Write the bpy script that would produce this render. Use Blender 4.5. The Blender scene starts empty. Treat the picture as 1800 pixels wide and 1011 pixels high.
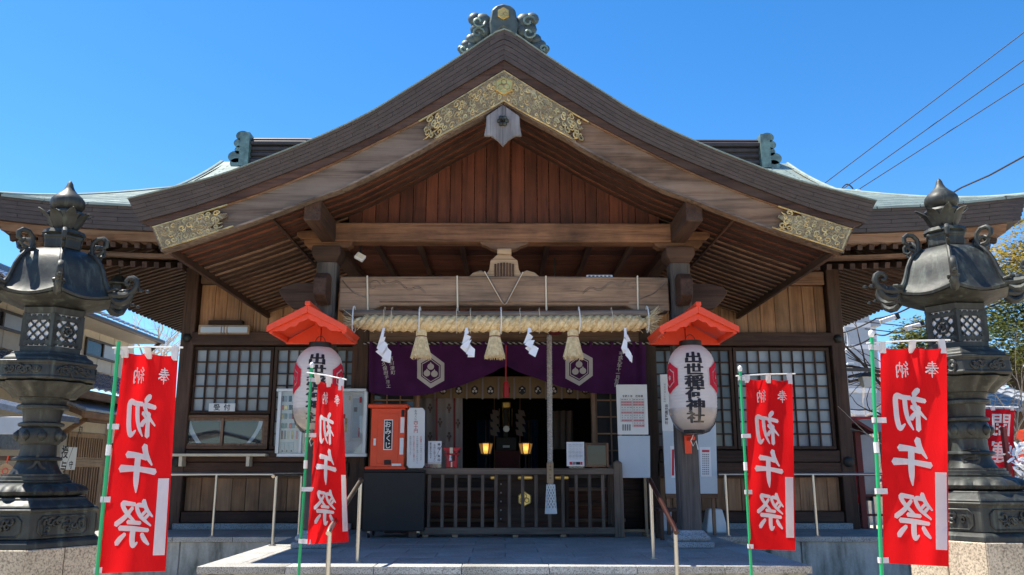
import bpy, bmesh, math, random
from mathutils import Vector, Matrix
random.seed(11)
scn = bpy.context.scene
COL = scn.collection
PI = math.pi
# ------------------------------------------------------------------ camera
F = 1470.0; CX, CY = 900.0, 505.5; HC = 1.6
TH = math.atan(324.5 / F); PS = math.atan(14 / F * math.cos(TH))
cam_d = bpy.data.cameras.new('camera'); cam = bpy.data.objects.new('camera', cam_d); COL.objects.link(cam)
cam_d.sensor_width = 36.0; cam_d.lens = F / 1800 * 36.0; cam_d.clip_end = 2000; cam_d.clip_start = 0.05
cam.location = (0, 0, HC); cam.rotation_euler = (PI / 2 + TH, 0, -PS)
scn.camera = cam
# ------------------------------------------------------------------ sky, sun, exposure
SUN_TO = Vector((-0.46, 0.13, 1.0)).normalized()          # direction towards the sun
EL = math.asin(SUN_TO.z); AZ = math.atan2(SUN_TO.x, SUN_TO.y)
w = bpy.data.worlds.new('World'); scn.world = w; w.use_nodes = True
nt = w.node_tree; nt.nodes.clear()
sky = nt.nodes.new('ShaderNodeTexSky'); sky.sky_type = 'NISHITA'; sky.sun_disc = False
sky.sun_elevation = EL; sky.sun_rotation = AZ; sky.ozone_density = 4.0; sky.air_density = 0.9; sky.dust_density = 0.2
hsv = nt.nodes.new('ShaderNodeHueSaturation'); hsv.inputs['Saturation'].default_value = 1.3
bg = nt.nodes.new('ShaderNodeBackground'); bg.inputs['Strength'].default_value = 0.107
wo = nt.nodes.new('ShaderNodeOutputWorld')
nt.links.new(sky.outputs[0], hsv.inputs['Color']); nt.links.new(hsv.outputs[0], bg.inputs[0]); nt.links.new(bg.outputs[0], wo.inputs[0])
sd = bpy.data.lights.new('sun', 'SUN'); sd.energy = 4.6; sd.angle = math.radians(0.53); sd.color = (1.0, 0.94, 0.83)
sun = bpy.data.objects.new('sun', sd); COL.objects.link(sun); sun.location = (-8, 3, 20)
sun.rotation_euler = SUN_TO.to_track_quat('Z', 'Y').to_euler()
scn.view_settings.view_transform = 'Standard'; scn.view_settings.look = 'None'
scn.view_settings.exposure = 1.2; scn.view_settings.gamma = 1.0; scn.view_settings.use_curve_mapping = False
scn.render.engine = 'CYCLES'; scn.cycles.max_bounces = 8; scn.cycles.transparent_max_bounces = 12
# ------------------------------------------------------------------ pixel -> world
RM = Matrix.Rotation(-PS, 3, 'Z') @ Matrix.Rotation(TH, 3, 'X')
def W(px, py, Y):
    d = RM @ Vector(((px - CX) / F, 1.0, -(py - CY) / F)); return Vector((0, 0, HC)) + d * (Y / d.y)
def ZW(py, Y, px=886): return W(px, py, Y).z
def XW(px, Y, py=700): return W(px, py, Y).x
# ------------------------------------------------------------------ mesh helpers
class MB:
    def __init__(s): s.v = []; s.f = []
    def add(s, vs, fs):
        o = len(s.v); s.v += [Vector(p) for p in vs]; s.f += [tuple(i + o for i in f) for f in fs]; return s
    def box(s, x0, x1, y0, y1, z0, z1):
        return s.add([(x0,y0,z0),(x1,y0,z0),(x1,y1,z0),(x0,y1,z0),(x0,y0,z1),(x1,y0,z1),(x1,y1,z1),(x0,y1,z1)],
                     [(0,3,2,1),(4,5,6,7),(0,1,5,4),(1,2,6,5),(2,3,7,6),(3,0,4,7)])
    def cbox(s, c, sx, sy, sz, m=None):
        p = [Vector((dx*sx/2, dy*sy/2, dz*sz/2)) for dz in (-1,1) for dx, dy in ((-1,-1),(1,-1),(1,1),(-1,1))]
        if m is not None: p = [m @ q for q in p]
        return s.add([Vector(c) + q for q in p], [(0,3,2,1),(4,5,6,7),(0,1,5,4),(1,2,6,5),(2,3,7,6),(3,0,4,7)])
    def beam(s, p, q, w, h, up=(0,0,1)):
        p, q, up = Vector(p), Vector(q), Vector(up); d = (q - p).normalized(); r = d.cross(up).normalized(); u = r.cross(d)
        a = []
        for c in (p, q):
            for i, j in ((-1,-1),(1,-1),(1,1),(-1,1)): a.append(c + r*(i*w/2) + u*(j*h/2))
        return s.add(a, [(0,1,2,3),(7,6,5,4),(0,4,5,1),(1,5,6,2),(2,6,7,3),(3,7,4,0)])
    def tube(s, pts, r, n=8, caps=True):
        pts = [Vector(p) for p in pts]; k = len(pts); rr = r if isinstance(r, (list, tuple)) else [r]*k
        prev = None; rings = []
        for i, p in enumerate(pts):
            t = (pts[min(i+1,k-1)] - pts[max(i-1,0)])
            t = t.normalized() if t.length > 1e-9 else Vector((0,0,1))
            if prev is None:
                a = Vector((0,0,1)) if abs(t.z) < .9 else Vector((1,0,0)); nrm = t.cross(a).normalized()
            else:
                nrm = prev - t*prev.dot(t)
                nrm = nrm.normalized() if nrm.length > 1e-9 else t.orthogonal().normalized()
            prev = nrm; b = t.cross(nrm)
            rings.append([p + (nrm*math.cos(2*PI*j/n) + b*math.sin(2*PI*j/n))*rr[i] for j in range(n)])
        return s.rings(rings, caps)
    def rings(s, rings, caps=True, closed=True):
        o = len(s.v); n = len(rings[0])
        for r in rings: s.v += [Vector(p) for p in r]
        m = n if closed else n-1
        for i in range(len(rings)-1):
            for j in range(m):
                a = o+i*n+j; b = o+i*n+(j+1) % n; s.f.append((a, b, b+n, a+n))
        if caps and closed:
            s.f.append(tuple(o+j for j in reversed(range(n)))); s.f.append(tuple(o+(len(rings)-1)*n+j for j in range(n)))
        return s
    def lathe(s, prof, n=24, c=(0,0,0), ph=0.0, caps=True, mod=None):
        c = Vector(c); R = []
        for i, (r, z) in enumerate(prof):
            ring = []
            for j in range(n):
                a = ph + 2*PI*j/n; q = r*(mod(a, i) if mod else 1); ring.append(c + Vector((q*math.cos(a), q*math.sin(a), z)))
            R.append(ring)
        return s.rings(R, caps)
    def prism(s, poly, y0, y1):                    # polygon in (x,z) extruded along Y
        n = len(poly)
        vs = [(x, y0, z) for x, z in poly] + [(x, y1, z) for x, z in poly]
        return s.add(vs, [tuple(range(n)), tuple(range(2*n-1, n-1, -1))] + [(i, i+n, (i+1) % n + n, (i+1) % n) for i in range(n)])
    def grid(s, fn, nu, nv, thick=None):
        o = len(s.v)
        for j in range(nv+1):
            for i in range(nu+1): s.v.append(Vector(fn(i/nu, j/nv)))
        for j in range(nv):
            for i in range(nu):
                a = o + j*(nu+1)+i; s.f.append((a, a+1, a+nu+2, a+nu+1))
        return s
    def mesh(s, name, bevel=0, smooth=False, solid=0, sub=0, ang=None):
        me = bpy.data.meshes.new(name); me.from_pydata([tuple(p) for p in s.v], [], s.f)
        bm = bmesh.new(); bm.from_mesh(me)
        bmesh.ops.recalc_face_normals(bm, faces=bm.faces[:])
        if solid:
            bmesh.ops.solidify(bm, geom=bm.faces[:], thickness=solid); bmesh.ops.recalc_face_normals(bm, faces=bm.faces[:])
        if bevel:
            es = [e for e in bm.edges if len(e.link_faces) == 2 and e.calc_face_angle(0) > .5]
            bmesh.ops.bevel(bm, geom=es, offset=bevel, segments=1, affect='EDGES', profile=.5)
        if smooth:
            for f in bm.faces: f.smooth = True
            lim = ang or .75
            for e in bm.edges:
                if len(e.link_faces) == 2 and e.calc_face_angle(0) > lim: e.smooth = False
        bm.to_mesh(me); bm.free()
        return me
    def build(s, name, mat, parent=None, **k): return place(name, s.mesh(name, **k), mat, parent)
def place(name, me, mat, parent=None, loc=None):
    o = bpy.data.objects.new(name, me); COL.objects.link(o)
    if mat is not None and len(me.materials) == 0: me.materials.append(mat)
    if loc is not None: o.location = loc
    if parent is not None:
        o.parent = parent; o.matrix_parent_inverse = wm(parent).inverted()
    return o
def wm(o):
    m = o.matrix_basis.copy()
    if o.parent is not None: m = wm(o.parent) @ o.matrix_parent_inverse @ m
    return m
def tag(o, label=None, cat=None, group=None, kind=None):
    if label: o['label'] = label
    if cat: o['category'] = cat
    if group: o['group'] = group
    if kind: o['kind'] = kind
    return o
def thing(name, label, cat, loc=(0,0,0), group=None):
    o = bpy.data.objects.new(name, None); COL.objects.link(o); o.location = loc; o.empty_display_size = .2
    return tag(o, label, cat, group)
def B(name, mat, parent, x0, x1, y0, y1, z0, z1, bevel=0.004):
    return MB().box(min(x0,x1), max(x0,x1), min(y0,y1), max(y0,y1), min(z0,z1), max(z0,z1)).build(name, mat, parent, bevel=bevel)
def lerp(a, b, t): return a + (b-a)*t
class Poly:                                         # arc length polyline in 2-D with smoothing
    def __init__(s, pts, n=80):
        P = [Vector((p[0], p[1], 0)) for p in pts]; out = []
        for i in range(len(P)-1):
            p0, p1, p2, p3 = P[max(i-1,0)], P[i], P[i+1], P[min(i+2, len(P)-1)]
            for k in range(12):
                t = k/12; out.append(.5*((2*p1)+(p2-p0)*t+(2*p0-5*p1+4*p2-p3)*t*t+(3*p1-p0-3*p2+p3)*t**3))
        out.append(P[-1]); s.p = out; s.l = [0]
        for i in range(1, len(out)): s.l.append(s.l[-1] + (out[i]-out[i-1]).length)
    def at(s, t):
        L = max(0, min(1, t))*s.l[-1]
        lo, hi = 0, len(s.l)-1
        while hi-lo > 1:
            m = (lo+hi)//2
            if s.l[m] <= L: lo = m
            else: hi = m
        d = s.l[hi]-s.l[lo]; q = s.p[lo].lerp(s.p[hi], (L-s.l[lo])/d if d else 0)
        return q.x, q.y
    def z_at_x(s, x):
        for a, b in zip(s.p, s.p[1:]):
            if (a.x-x)*(b.x-x) <= 0 and abs(b.x-a.x) > 1e-9: return a.y + (b.y-a.y)*(x-a.x)/(b.x-a.x)
        return s.p[-1].y if abs(x - s.p[-1].x) < abs(x - s.p[0].x) else s.p[0].y
# ------------------------------------------------------------------ materials
M = {}
def newmat(name):
    m = bpy.data.materials.new(name); m.use_nodes = True; t = m.node_tree; t.nodes.clear()
    out = t.nodes.new('ShaderNodeOutputMaterial'); b = t.nodes.new('ShaderNodeBsdfPrincipled'); t.links.new(b.outputs[0], out.inputs[0])
    M[name] = m; return m, t, b, out
def N(t, ty, **k):
    n = t.nodes.new(ty)
    for a, v in k.items():
        if a in n.inputs.keys(): n.inputs[a].default_value = v
        else: setattr(n, a, v)
    return n
def coords(t, scale=(1,1,1), rnd=True):
    tc = N(t, 'ShaderNodeTexCoord'); mp = N(t, 'ShaderNodeMapping'); mp.inputs['Scale'].default_value = scale
    if rnd:
        oi = N(t, 'ShaderNodeObjectInfo'); mu = N(t, 'ShaderNodeMath', operation='MULTIPLY'); mu.inputs[1].default_value = 37.0
        t.links.new(oi.outputs['Random'], mu.inputs[0]); ad = N(t, 'ShaderNodeVectorMath', operation='ADD')
        t.links.new(tc.outputs['Object'], ad.inputs[0]); t.links.new(mu.outputs[0], ad.inputs[1]); t.links.new(ad.outputs[0], mp.inputs[0])
    else: t.links.new(tc.outputs['Object'], mp.inputs[0])
    return mp
def ramp(t, stops):
    r = N(t, 'ShaderNodeValToRGB'); e = r.color_ramp.elements
    e[0].position, e[0].color = stops[0][0], (*stops[0][1], 1); e[1].position, e[1].color = stops[-1][0], (*stops[-1][1], 1)
    for p, c in stops[1:-1]:
        x = e.new(p); x.color = (*c, 1)
    return r
def mix(t, fac, a, b, mode='MIX'):
    m = N(t, 'ShaderNodeMix', data_type='RGBA', blend_type=mode)
    for sock, v in ((m.inputs[0], fac), (m.inputs[6], a), (m.inputs[7], b)):
        if hasattr(v, 'links'): t.links.new(v, sock)
        else: sock.default_value = v if not isinstance(v, tuple) else (*v, 1) if len(v) == 3 else v
    return m.outputs[2]
def wood(name, c1, c2, axis, rough=.72, var=.35, stain=.5, scale=1.0, weather=None):
    m, t, b, out = newmat(name)
    sc = [9*scale]*3; sc['xyz'.index(axis)] = .55*scale
    mp = coords(t, sc)
    n1 = N(t, 'ShaderNodeTexNoise', Scale=2.2, Detail=7, Roughness=.65, Distortion=.7); t.links.new(mp.outputs[0], n1.inputs['Vector'])
    r = ramp(t, [(.32, c2), (.5, tuple(lerp(a, q, .55) for a, q in zip(c2, c1))), (.72, c1)]); t.links.new(n1.outputs[0], r.inputs[0])
    mp2 = coords(t, (1, 1, 1)); n2 = N(t, 'ShaderNodeTexNoise', Scale=1.3, Detail=4, Roughness=.6); t.links.new(mp2.outputs[0], n2.inputs['Vector'])
    r2 = ramp(t, [(.35, (1-stain,)*3), (.62, (1, 1, 1))]); t.links.new(n2.outputs[0], r2.inputs[0])
    col = mix(t, 1.0, r.outputs[0], r2.outputs[0], 'MULTIPLY')
    if weather:
        n3 = N(t, 'ShaderNodeTexNoise', Scale=2.0, Detail=5, Roughness=.7); mp3 = coords(t, [s*.25 for s in sc]); t.links.new(mp3.outputs[0], n3.inputs['Vector'])
        r3 = ramp(t, [(.45, (0,0,0)), (.68, (weather[1],)*3)]); t.links.new(n3.outputs[0], r3.inputs[0])
        col = mix(t, r3.outputs[0], col, weather[0])
    sc4 = [34*scale]*3; sc4['xyz'.index(axis)] = .8*scale; mp4 = coords(t, sc4); n4 = N(t, 'ShaderNodeTexNoise', Scale=1.4, Detail=3, Roughness=.5, Distortion=.4); t.links.new(mp4.outputs[0], n4.inputs['Vector'])
    r4 = ramp(t, [(.30, (.42,)*3), (.40, (1,)*3)]); t.links.new(n4.outputs[0], r4.inputs[0]); col = mix(t, 1.0, col, r4.outputs[0], 'MULTIPLY')
    oi = N(t, 'ShaderNodeObjectInfo'); h = N(t, 'ShaderNodeHueSaturation'); mr = N(t, 'ShaderNodeMapRange')
    mr.inputs[3].default_value = 1-var; mr.inputs[4].default_value = 1+var*.7; t.links.new(oi.outputs['Random'], mr.inputs[0]); t.links.new(mr.outputs[0], h.inputs['Value'])
    t.links.new(col, h.inputs['Color']); t.links.new(h.outputs[0], b.inputs['Base Color'])
    b.inputs['Roughness'].default_value = rough; b.inputs['Specular IOR Level'].default_value = .35
    bp = N(t, 'ShaderNodeBump', Strength=.35, Distance=.01); t.links.new(n1.outputs[0], bp.inputs['Height']); t.links.new(bp.outputs[0], b.inputs['Normal'])
    return m
def plain(name, c, rough=.6, metal=0, var=.12, nscale=6, bump=0, c2=None, spec=.4, coat=0, detail=4):
    m, t, b, out = newmat(name); mp = coords(t)
    n = N(t, 'ShaderNodeTexNoise', Scale=nscale, Detail=detail, Roughness=.6); t.links.new(mp.outputs[0], n.inputs['Vector'])
    d = c2 or tuple(x*(1-var*2) for x in c); r = ramp(t, [(.3, d), (.68, c)]); t.links.new(n.outputs[0], r.inputs[0]); t.links.new(r.outputs[0], b.inputs['Base Color'])
    b.inputs['Roughness'].default_value = rough; b.inputs['Metallic'].default_value = metal; b.inputs['Specular IOR Level'].default_value = spec
    b.inputs['Coat Weight'].default_value = coat
    if name.startswith('pane'):
        oi = N(t, 'ShaderNodeObjectInfo'); hv = N(t, 'ShaderNodeHueSaturation'); mr = N(t, 'ShaderNodeMapRange'); mr.inputs[3].default_value = .72; mr.inputs[4].default_value = 1.2
        t.links.new(oi.outputs['Random'], mr.inputs[0]); t.links.new(mr.outputs[0], hv.inputs['Value']); t.links.new(r.outputs[0], hv.inputs['Color']); t.links.new(hv.outputs[0], b.inputs['Base Color'])
    if bump:
        bp = N(t, 'ShaderNodeBump', Strength=bump, Distance=.01); t.links.new(n.outputs[0], bp.inputs['Height']); t.links.new(bp.outputs[0], b.inputs['Normal'])
    return m
def granite(name, c, dark, rough=.75, sc=90):
    m, t, b, out = newmat(name); mp = coords(t)
    n = N(t, 'ShaderNodeTexNoise', Scale=sc, Detail=2, Roughness=.7); t.links.new(mp.outputs[0], n.inputs['Vector'])
    r = ramp(t, [(.36, dark), (.5, c), (.66, tuple(min(1, x*1.25) for x in c))]); t.links.new(n.outputs[0], r.inputs[0])
    n2 = N(t, 'ShaderNodeTexNoise', Scale=1.6, Detail=6, Roughness=.65); t.links.new(mp.outputs[0], n2.inputs['Vector'])
    r2 = ramp(t, [(.3, (.62, .6, .57)), (.65, (1, 1, 1))]); t.links.new(n2.outputs[0], r2.inputs[0])
    t.links.new(mix(t, 1.0, r.outputs[0], r2.outputs[0], 'MULTIPLY'), b.inputs['Base Color']); b.inputs['Roughness'].default_value = rough
    bp = N(t, 'ShaderNodeBump', Strength=.25, Distance=.004); t.links.new(n.outputs[0], bp.inputs['Height']); t.links.new(bp.outputs[0], b.inputs['Normal'])
    return m
def concrete(name, c):
    m, t, b, out = newmat(name); mp = coords(t, (1,1,.22), False); mp2 = coords(t, (1,1,1), False)
    n = N(t, 'ShaderNodeTexNoise', Scale=4.5, Detail=7, Roughness=.62); t.links.new(mp.outputs[0], n.inputs['Vector'])
    r = ramp(t, [(.34, (.16, .17, .16)), (.45, (.62, .63, .6)), (.6, (1, 1, 1))]); t.links.new(n.outputs[0], r.inputs[0])
    n2 = N(t, 'ShaderNodeTexNoise', Scale=40, Detail=5, Roughness=.7); t.links.new(mp2.outputs[0], n2.inputs['Vector'])
    r2 = ramp(t, [(.3, tuple(x*.8 for x in c)), (.7, c)]); t.links.new(n2.outputs[0], r2.inputs[0])
    t.links.new(mix(t, 1.0, r2.outputs[0], r.outputs[0], 'MULTIPLY'), b.inputs['Base Color']); b.inputs['Roughness'].default_value = .85
    return m
def cloth(name, c, trans=.5, rough=.9, c2=None):
    m, t, b, out = newmat(name); mp = coords(t, (1,1,1), False)
    n = N(t, 'ShaderNodeTexNoise', Scale=3, Detail=4); t.links.new(mp.outputs[0], n.inputs['Vector'])
    r = ramp(t, [(.3, c2 or tuple(x*.86 for x in c)), (.7, c)]); t.links.new(n.outputs[0], r.inputs[0]); t.links.new(r.outputs[0], b.inputs['Base Color'])
    b.inputs['Roughness'].default_value = rough; b.inputs['Specular IOR Level'].default_value = .15
    wv = N(t, 'ShaderNodeTexNoise', Scale=260, Detail=1); t.links.new(mp.outputs[0], wv.inputs['Vector'])
    bp = N(t, 'ShaderNodeBump', Strength=.08, Distance=.002); t.links.new(wv.outputs[0], bp.inputs['Height']); t.links.new(bp.outputs[0], b.inputs['Normal'])
    if name.startswith('banner'):
        mc = coords(t, (7, 7, 2.2), False); nc_ = N(t, 'ShaderNodeTexNoise', Scale=1.6, Detail=5, Roughness=.55, Distortion=1.2); t.links.new(mc.outputs[0], nc_.inputs['Vector'])
        b2 = N(t, 'ShaderNodeBump', Strength=.55, Distance=.03); t.links.new(nc_.outputs[0], b2.inputs['Height']); t.links.new(bp.outputs[0], b2.inputs['Normal']); t.links.new(b2.outputs[0], b.inputs['Normal'])
    if trans:
        tr = N(t, 'ShaderNodeBsdfTranslucent'); t.links.new(r.outputs[0], tr.inputs[0]); ms = N(t, 'ShaderNodeMixShader'); ms.inputs[0].default_value = trans
        t.links.new(b.outputs[0], ms.inputs[1]); t.links.new(tr.outputs[0], ms.inputs[2]); t.links.new(ms.outputs[0], out.inputs[0])
    return m
def glass(name, tint=(1,1,1), alpha=.25, rough=.03):
    m, t, b, out = newmat(name); tr = N(t, 'ShaderNodeBsdfTransparent'); tr.inputs[0].default_value = (*tint, 1)
    b.inputs['Base Color'].default_value = (*tint, 1); b.inputs['Roughness'].default_value = rough; b.inputs['Specular IOR Level'].default_value = .6
    gl = N(t, 'ShaderNodeBsdfGlossy'); gl.inputs['Roughness'].default_value = rough
    lw = N(t, 'ShaderNodeFresnel', IOR=1.5); ms = N(t, 'ShaderNodeMixShader'); t.links.new(lw.outputs[0], ms.inputs[0])
    t.links.new(tr.outputs[0], ms.inputs[1]); t.links.new(gl.outputs[0], ms.inputs[2])
    m2 = N(t, 'ShaderNodeMixShader'); m2.inputs[0].default_value = alpha; t.links.new(ms.outputs[0], m2.inputs[1]); t.links.new(b.outputs[0], m2.inputs[2]); t.links.new(m2.outputs[0], out.inputs[0])
    return m
def emit(name, c, s):
    m, t, b, out = newmat(name); b.inputs['Base Color'].default_value = (*c, 1); b.inputs['Emission Color'].default_value = (*c, 1); b.inputs['Emission Strength'].default_value = s; return m

GREY = ((.30, .27, .25), .85)
for ax in 'xyz':
    wood('wood_mid_'+ax, (.33, .18, .10), (.115, .055, .03), ax, weather=((.27, .20, .15), .6))
    wood('wood_red_'+ax, (.19, .064, .031), (.072, .023, .013), ax, var=.32, stain=.45)
    wood('wood_dark_'+ax, (.105, .050, .030), (.034, .017, .012), ax, weather=((.10, .066, .048), .6))
    wood('wood_grey_'+ax, (.25, .185, .14), (.085, .058, .042), ax, weather=((.29, .235, .19), .75))
    wood('wood_honey_'+ax, (.40, .225, .115), (.17, .085, .042), ax, var=.25, stain=.6)
    wood('wood_tan_'+ax, (.52, .36, .215), (.30, .19, .105), ax, var=.2, stain=.35)
wood('barge_grey', (.205, .15, .115), (.075, .05, .037), 'x', var=.05, stain=.45, scale=.8, weather=((.235, .19, .155), .7))
wood('barge_brown', (.27, .165, .10), (.09, .05, .03), 'x', var=.05, stain=.5, scale=.8, weather=((.29, .215, .16), .7))
wood('beam_brown', (.31, .155, .078), (.11, .05, .026), 'x', var=.05, stain=.6)
wood('beam_pale', (.44, .28, .17), (.16, .092, .055), 'x', var=.05, stain=.55, weather=((.38, .275, .195), .5))
wood('wood_silver', (.33, .32, .33), (.15, .145, .15), 'z', var=.05, stain=.35)
wood('wood_fence', (.24, .175, .13), (.09, .062, .046), 'z', var=.2, stain=.35)
wood('wood_fence_x', (.24, .175, .13), (.09, .062, .046), 'x', var=.2, stain=.35)
wood('board_wall', (.46, .25, .125), (.20, .10, .048), 'z', var=.25, stain=.5, scale=.7, weather=((.43, .285, .175), .5))
wood('gable_board', (.175, .052, .024), (.072, .022, .012), 'z', var=.3, stain=.45)
wood('pole_grey', (.115, .098, .088), (.045, .038, .034), 'z', var=.1, weather=((.15, .13, .115), .7))
plain('copper_fascia', (.064, .052, .053), .55, .2, nscale=5, c2=(.040, .033, .035), bump=.12)
plain('copper_top', (.28, .335, .295), .55, .1, nscale=3.2, c2=(.17, .215, .19), bump=.1)
plain('copper_green', (.20, .30, .265), .5, .3, nscale=7, c2=(.085, .115, .108), bump=.2)
plain('copper_dark', (.085, .115, .11), .5, .3, nscale=9, c2=(.045, .058, .06), bump=.2)
def chased(name):
    m, t, b, out = newmat(name); mp = coords(t, (1, 1, 1), False)
    n = N(t, 'ShaderNodeTexNoise', Scale=7.5, Detail=1.5, Roughness=.45, Distortion=2.4); t.links.new(mp.outputs[0], n.inputs['Vector'])
    g, d = (.34, .27, .15), (.085, .058, .045); st = [(.30, g)]
    for k, q in enumerate((.36, .42, .475, .53, .585, .64)): st += [(q-.018, (.38, .31, .18) if k % 2 else g), (q, d), (q+.012, (.52, .42, .24))]
    r = ramp(t, st); t.links.new(n.outputs[0], r.inputs[0])
    n2 = N(t, 'ShaderNodeTexNoise', Scale=2.5, Detail=5); t.links.new(mp.outputs[0], n2.inputs['Vector']); r2 = ramp(t, [(.3, (.5, .46, .44)), (.7, (1, 1, 1))]); t.links.new(n2.outputs[0], r2.inputs[0])
    t.links.new(mix(t, 1.0, r.outputs[0], r2.outputs[0], 'MULTIPLY'), b.inputs['Base Color']); b.inputs['Roughness'].default_value = .45; b.inputs['Metallic'].default_value = .4
    bp = N(t, 'ShaderNodeBump', Strength=.6, Distance=.02); t.links.new(r.outputs[0], bp.inputs['Height']); t.links.new(bp.outputs[0], b.inputs['Normal'])
chased('gold_plate')
plain('gold_relief', (.68, .54, .25), .42, .45, nscale=10, c2=(.24, .175, .09), bump=.3)
plain('gold_bright', (.86, .62, .20), .32, .7, nscale=8, c2=(.62, .42, .12))
plain('gold_brown', (.105, .062, .045), .6, .2, nscale=9)
def bronze():
    m, t, b, out = newmat('bronze'); mp = coords(t, (1,1,1), False)
    n = N(t, 'ShaderNodeTexNoise', Scale=5, Detail=8, Roughness=.68); t.links.new(mp.outputs[0], n.inputs['Vector'])
    r = ramp(t, [(.3, (.014, .015, .014)), (.52, (.030, .032, .029)), (.68, (.05, .058, .05)), (.82, (.13, .17, .145))]); t.links.new(n.outputs[0], r.inputs[0])
    ms_ = coords(t, (11, 11, .9), False); ns = N(t, 'ShaderNodeTexNoise', Scale=1.5, Detail=6, Roughness=.65); t.links.new(ms_.outputs[0], ns.inputs['Vector'])
    rs_ = ramp(t, [(.52, (0,0,0)), (.74, (.75,)*3)]); t.links.new(ns.outputs[0], rs_.inputs[0])
    t.links.new(mix(t, rs_.outputs[0], r.outputs[0], (.105, .125, .105)), b.inputs['Base Color']); b.inputs['Metallic'].default_value = .15; b.inputs['Specular IOR Level'].default_value = .38
    rr = ramp(t, [(.3, (.40,)*3), (.75, (.70,)*3)]); t.links.new(n.outputs[0], rr.inputs[0]); t.links.new(rr.outputs[0], b.inputs['Roughness'])
    n2 = N(t, 'ShaderNodeTexNoise', Scale=30, Detail=4); t.links.new(mp.outputs[0], n2.inputs['Vector'])
    bp = N(t, 'ShaderNodeBump', Strength=.12, Distance=.01); t.links.new(n2.outputs[0], bp.inputs['Height']); t.links.new(bp.outputs[0], b.inputs['Normal'])
bronze()
plain('bronze_dark', (.03, .032, .03), .55, .3, nscale=10)
granite('granite_grey', (.36, .37, .37), (.14, .145, .15))
granite('granite_edge', (.44, .44, .42), (.17, .17, .165))
granite('granite_tan', (.52, .44, .33), (.23, .19, .14), sc=70)
granite('slab_stone', (.40, .385, .36), (.28, .27, .25), rough=.6, sc=45)
concrete('concrete', (.50, .50, .46))
plain('ground_gravel', (.56, .47, .35), .95, nscale=60, c2=(.40, .33, .24), bump=.4)
plain('red_paint', (.80, .075, .026), .42, var=.06)
plain('red_deep', (.46, .012, .02), .5, var=.1)
plain('red_box', (.80, .085, .028), .45, var=.06)
plain('maroon', (.17, .022, .022), .6)
plain('black_paint', (.009, .009, .010), .5, var=.1)
plain('black_ink', (.012, .012, .018), .7, var=.05)
plain('red_ink', (.62, .035, .05), .7, var=.05)
plain('pink_ink', (.75, .30, .33), .7, var=.05)
plain('grey_ink', (.22, .22, .24), .7, var=.05)
plain('white_paint', (.78, .79, .80), .4, var=.04)
plain('white_plastic', (.72, .72, .70), .35, var=.05)
plain('sign_white', (.70, .72, .73), .35, var=.03)
plain('sign_blue', (.50, .58, .66), .25, var=.06, nscale=2)
plain('paper', (.78, .80, .84), .8, var=.03)
plain('cream', (.72, .63, .47), .6, var=.06)
plain('pane_frost', (.35, .38, .41), .18, var=.12, nscale=1.5, c2=(.20, .22, .23))
plain('pane_frost_dark', (.20, .21, .21), .16, var=.15, nscale=1.5, c2=(.10, .105, .105))
plain('window_dark', (.035, .038, .042), .06, var=.1)
plain('steel', (.50, .47, .42), .3, 1.0, var=.04)
plain('rail_brown', (.04, .014, .012), .3, var=.1)
plain('chrome', (.4, .4, .4), .45, 1.0, var=.02)
plain('alu', (.66, .68, .70), .4, .3, var=.04)
plain('wire', (.02, .02, .022), .6)
plain('green_pole', (.015, .36, .13), .35, var=.05)
cloth('banner_red', (.86, .012, .016), .5)
cloth('banner_white', (.80, .78, .79), .35)
cloth('banner_dark', (.50, .008, .02), .4)
cloth('purple', (.075, .017, .080), .08, c2=(.050, .011, .056))
cloth('crest_white', (.52, .48, .47), 0)
cloth('white_cloth', (.24, .20, .185), .1)
cloth('band_cloth', (.20, .135, .075), .05)
cloth('chochin', (.88, .83, .80), .4, rough=.6)
cloth('chochin_red', (.66, .03, .06), .25)
cloth('blue_cloth', (.012, .045, .10), 0)
plain('straw', (.82, .65, .37), .8, nscale=25, c2=(.44, .29, .12), bump=.4)
plain('straw_pale', (.86, .71, .43), .8, nscale=25, c2=(.52, .40, .22))
plain('rope_grey', (.50, .47, .43), .9, nscale=30, c2=(.26, .235, .21), bump=.3)
plain('string_white', (.78, .78, .76), .8, var=.05)
glass('plastic_clear', (.95, .95, .96), .04, .08)
glass('window_glass', (.95, .96, .97), .02, .02)
emit('lamp_glow', (1.0, .50, .13), .07)
plain('tile_blue', (.13, .16, .22), .25, nscale=20, c2=(.06, .075, .11))
plain('tile_grey', (.34, .36, .39), .3, nscale=12, c2=(.18, .19, .21))
plain('siding', (.72, .66, .54), .75, var=.05)
plain('stucco', (.58, .53, .44), .9, var=.06)
plain('gutter', (.07, .055, .05), .4)
plain('facade', (.58, .61, .66), .6, var=.05)
plain('facade_dark', (.30, .34, .40), .5, var=.05)
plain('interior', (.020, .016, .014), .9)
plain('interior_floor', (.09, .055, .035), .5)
plain('bark', (.10, .075, .055), .95, nscale=12)
plain('bark_pale', (.50, .42, .33), .95, nscale=12)
def leafmat(name, a, bcol):
    m, t, b, out = newmat(name); mp = coords(t, (1,1,1), False); n = N(t, 'ShaderNodeTexNoise', Scale=1.1, Detail=3); t.links.new(mp.outputs[0], n.inputs['Vector'])
    r = ramp(t, [(.38, a), (.62, bcol)]); t.links.new(n.outputs[0], r.inputs[0]); t.links.new(r.outputs[0], b.inputs['Base Color']); b.inputs['Roughness'].default_value = .5
    tr = N(t, 'ShaderNodeBsdfTranslucent'); t.links.new(r.outputs[0], tr.inputs[0]); ms = N(t, 'ShaderNodeMixShader'); ms.inputs[0].default_value = .35
    t.links.new(b.outputs[0], ms.inputs[1]); t.links.new(tr.outputs[0], ms.inputs[2]); t.links.new(ms.outputs[0], out.inputs[0])
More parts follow.
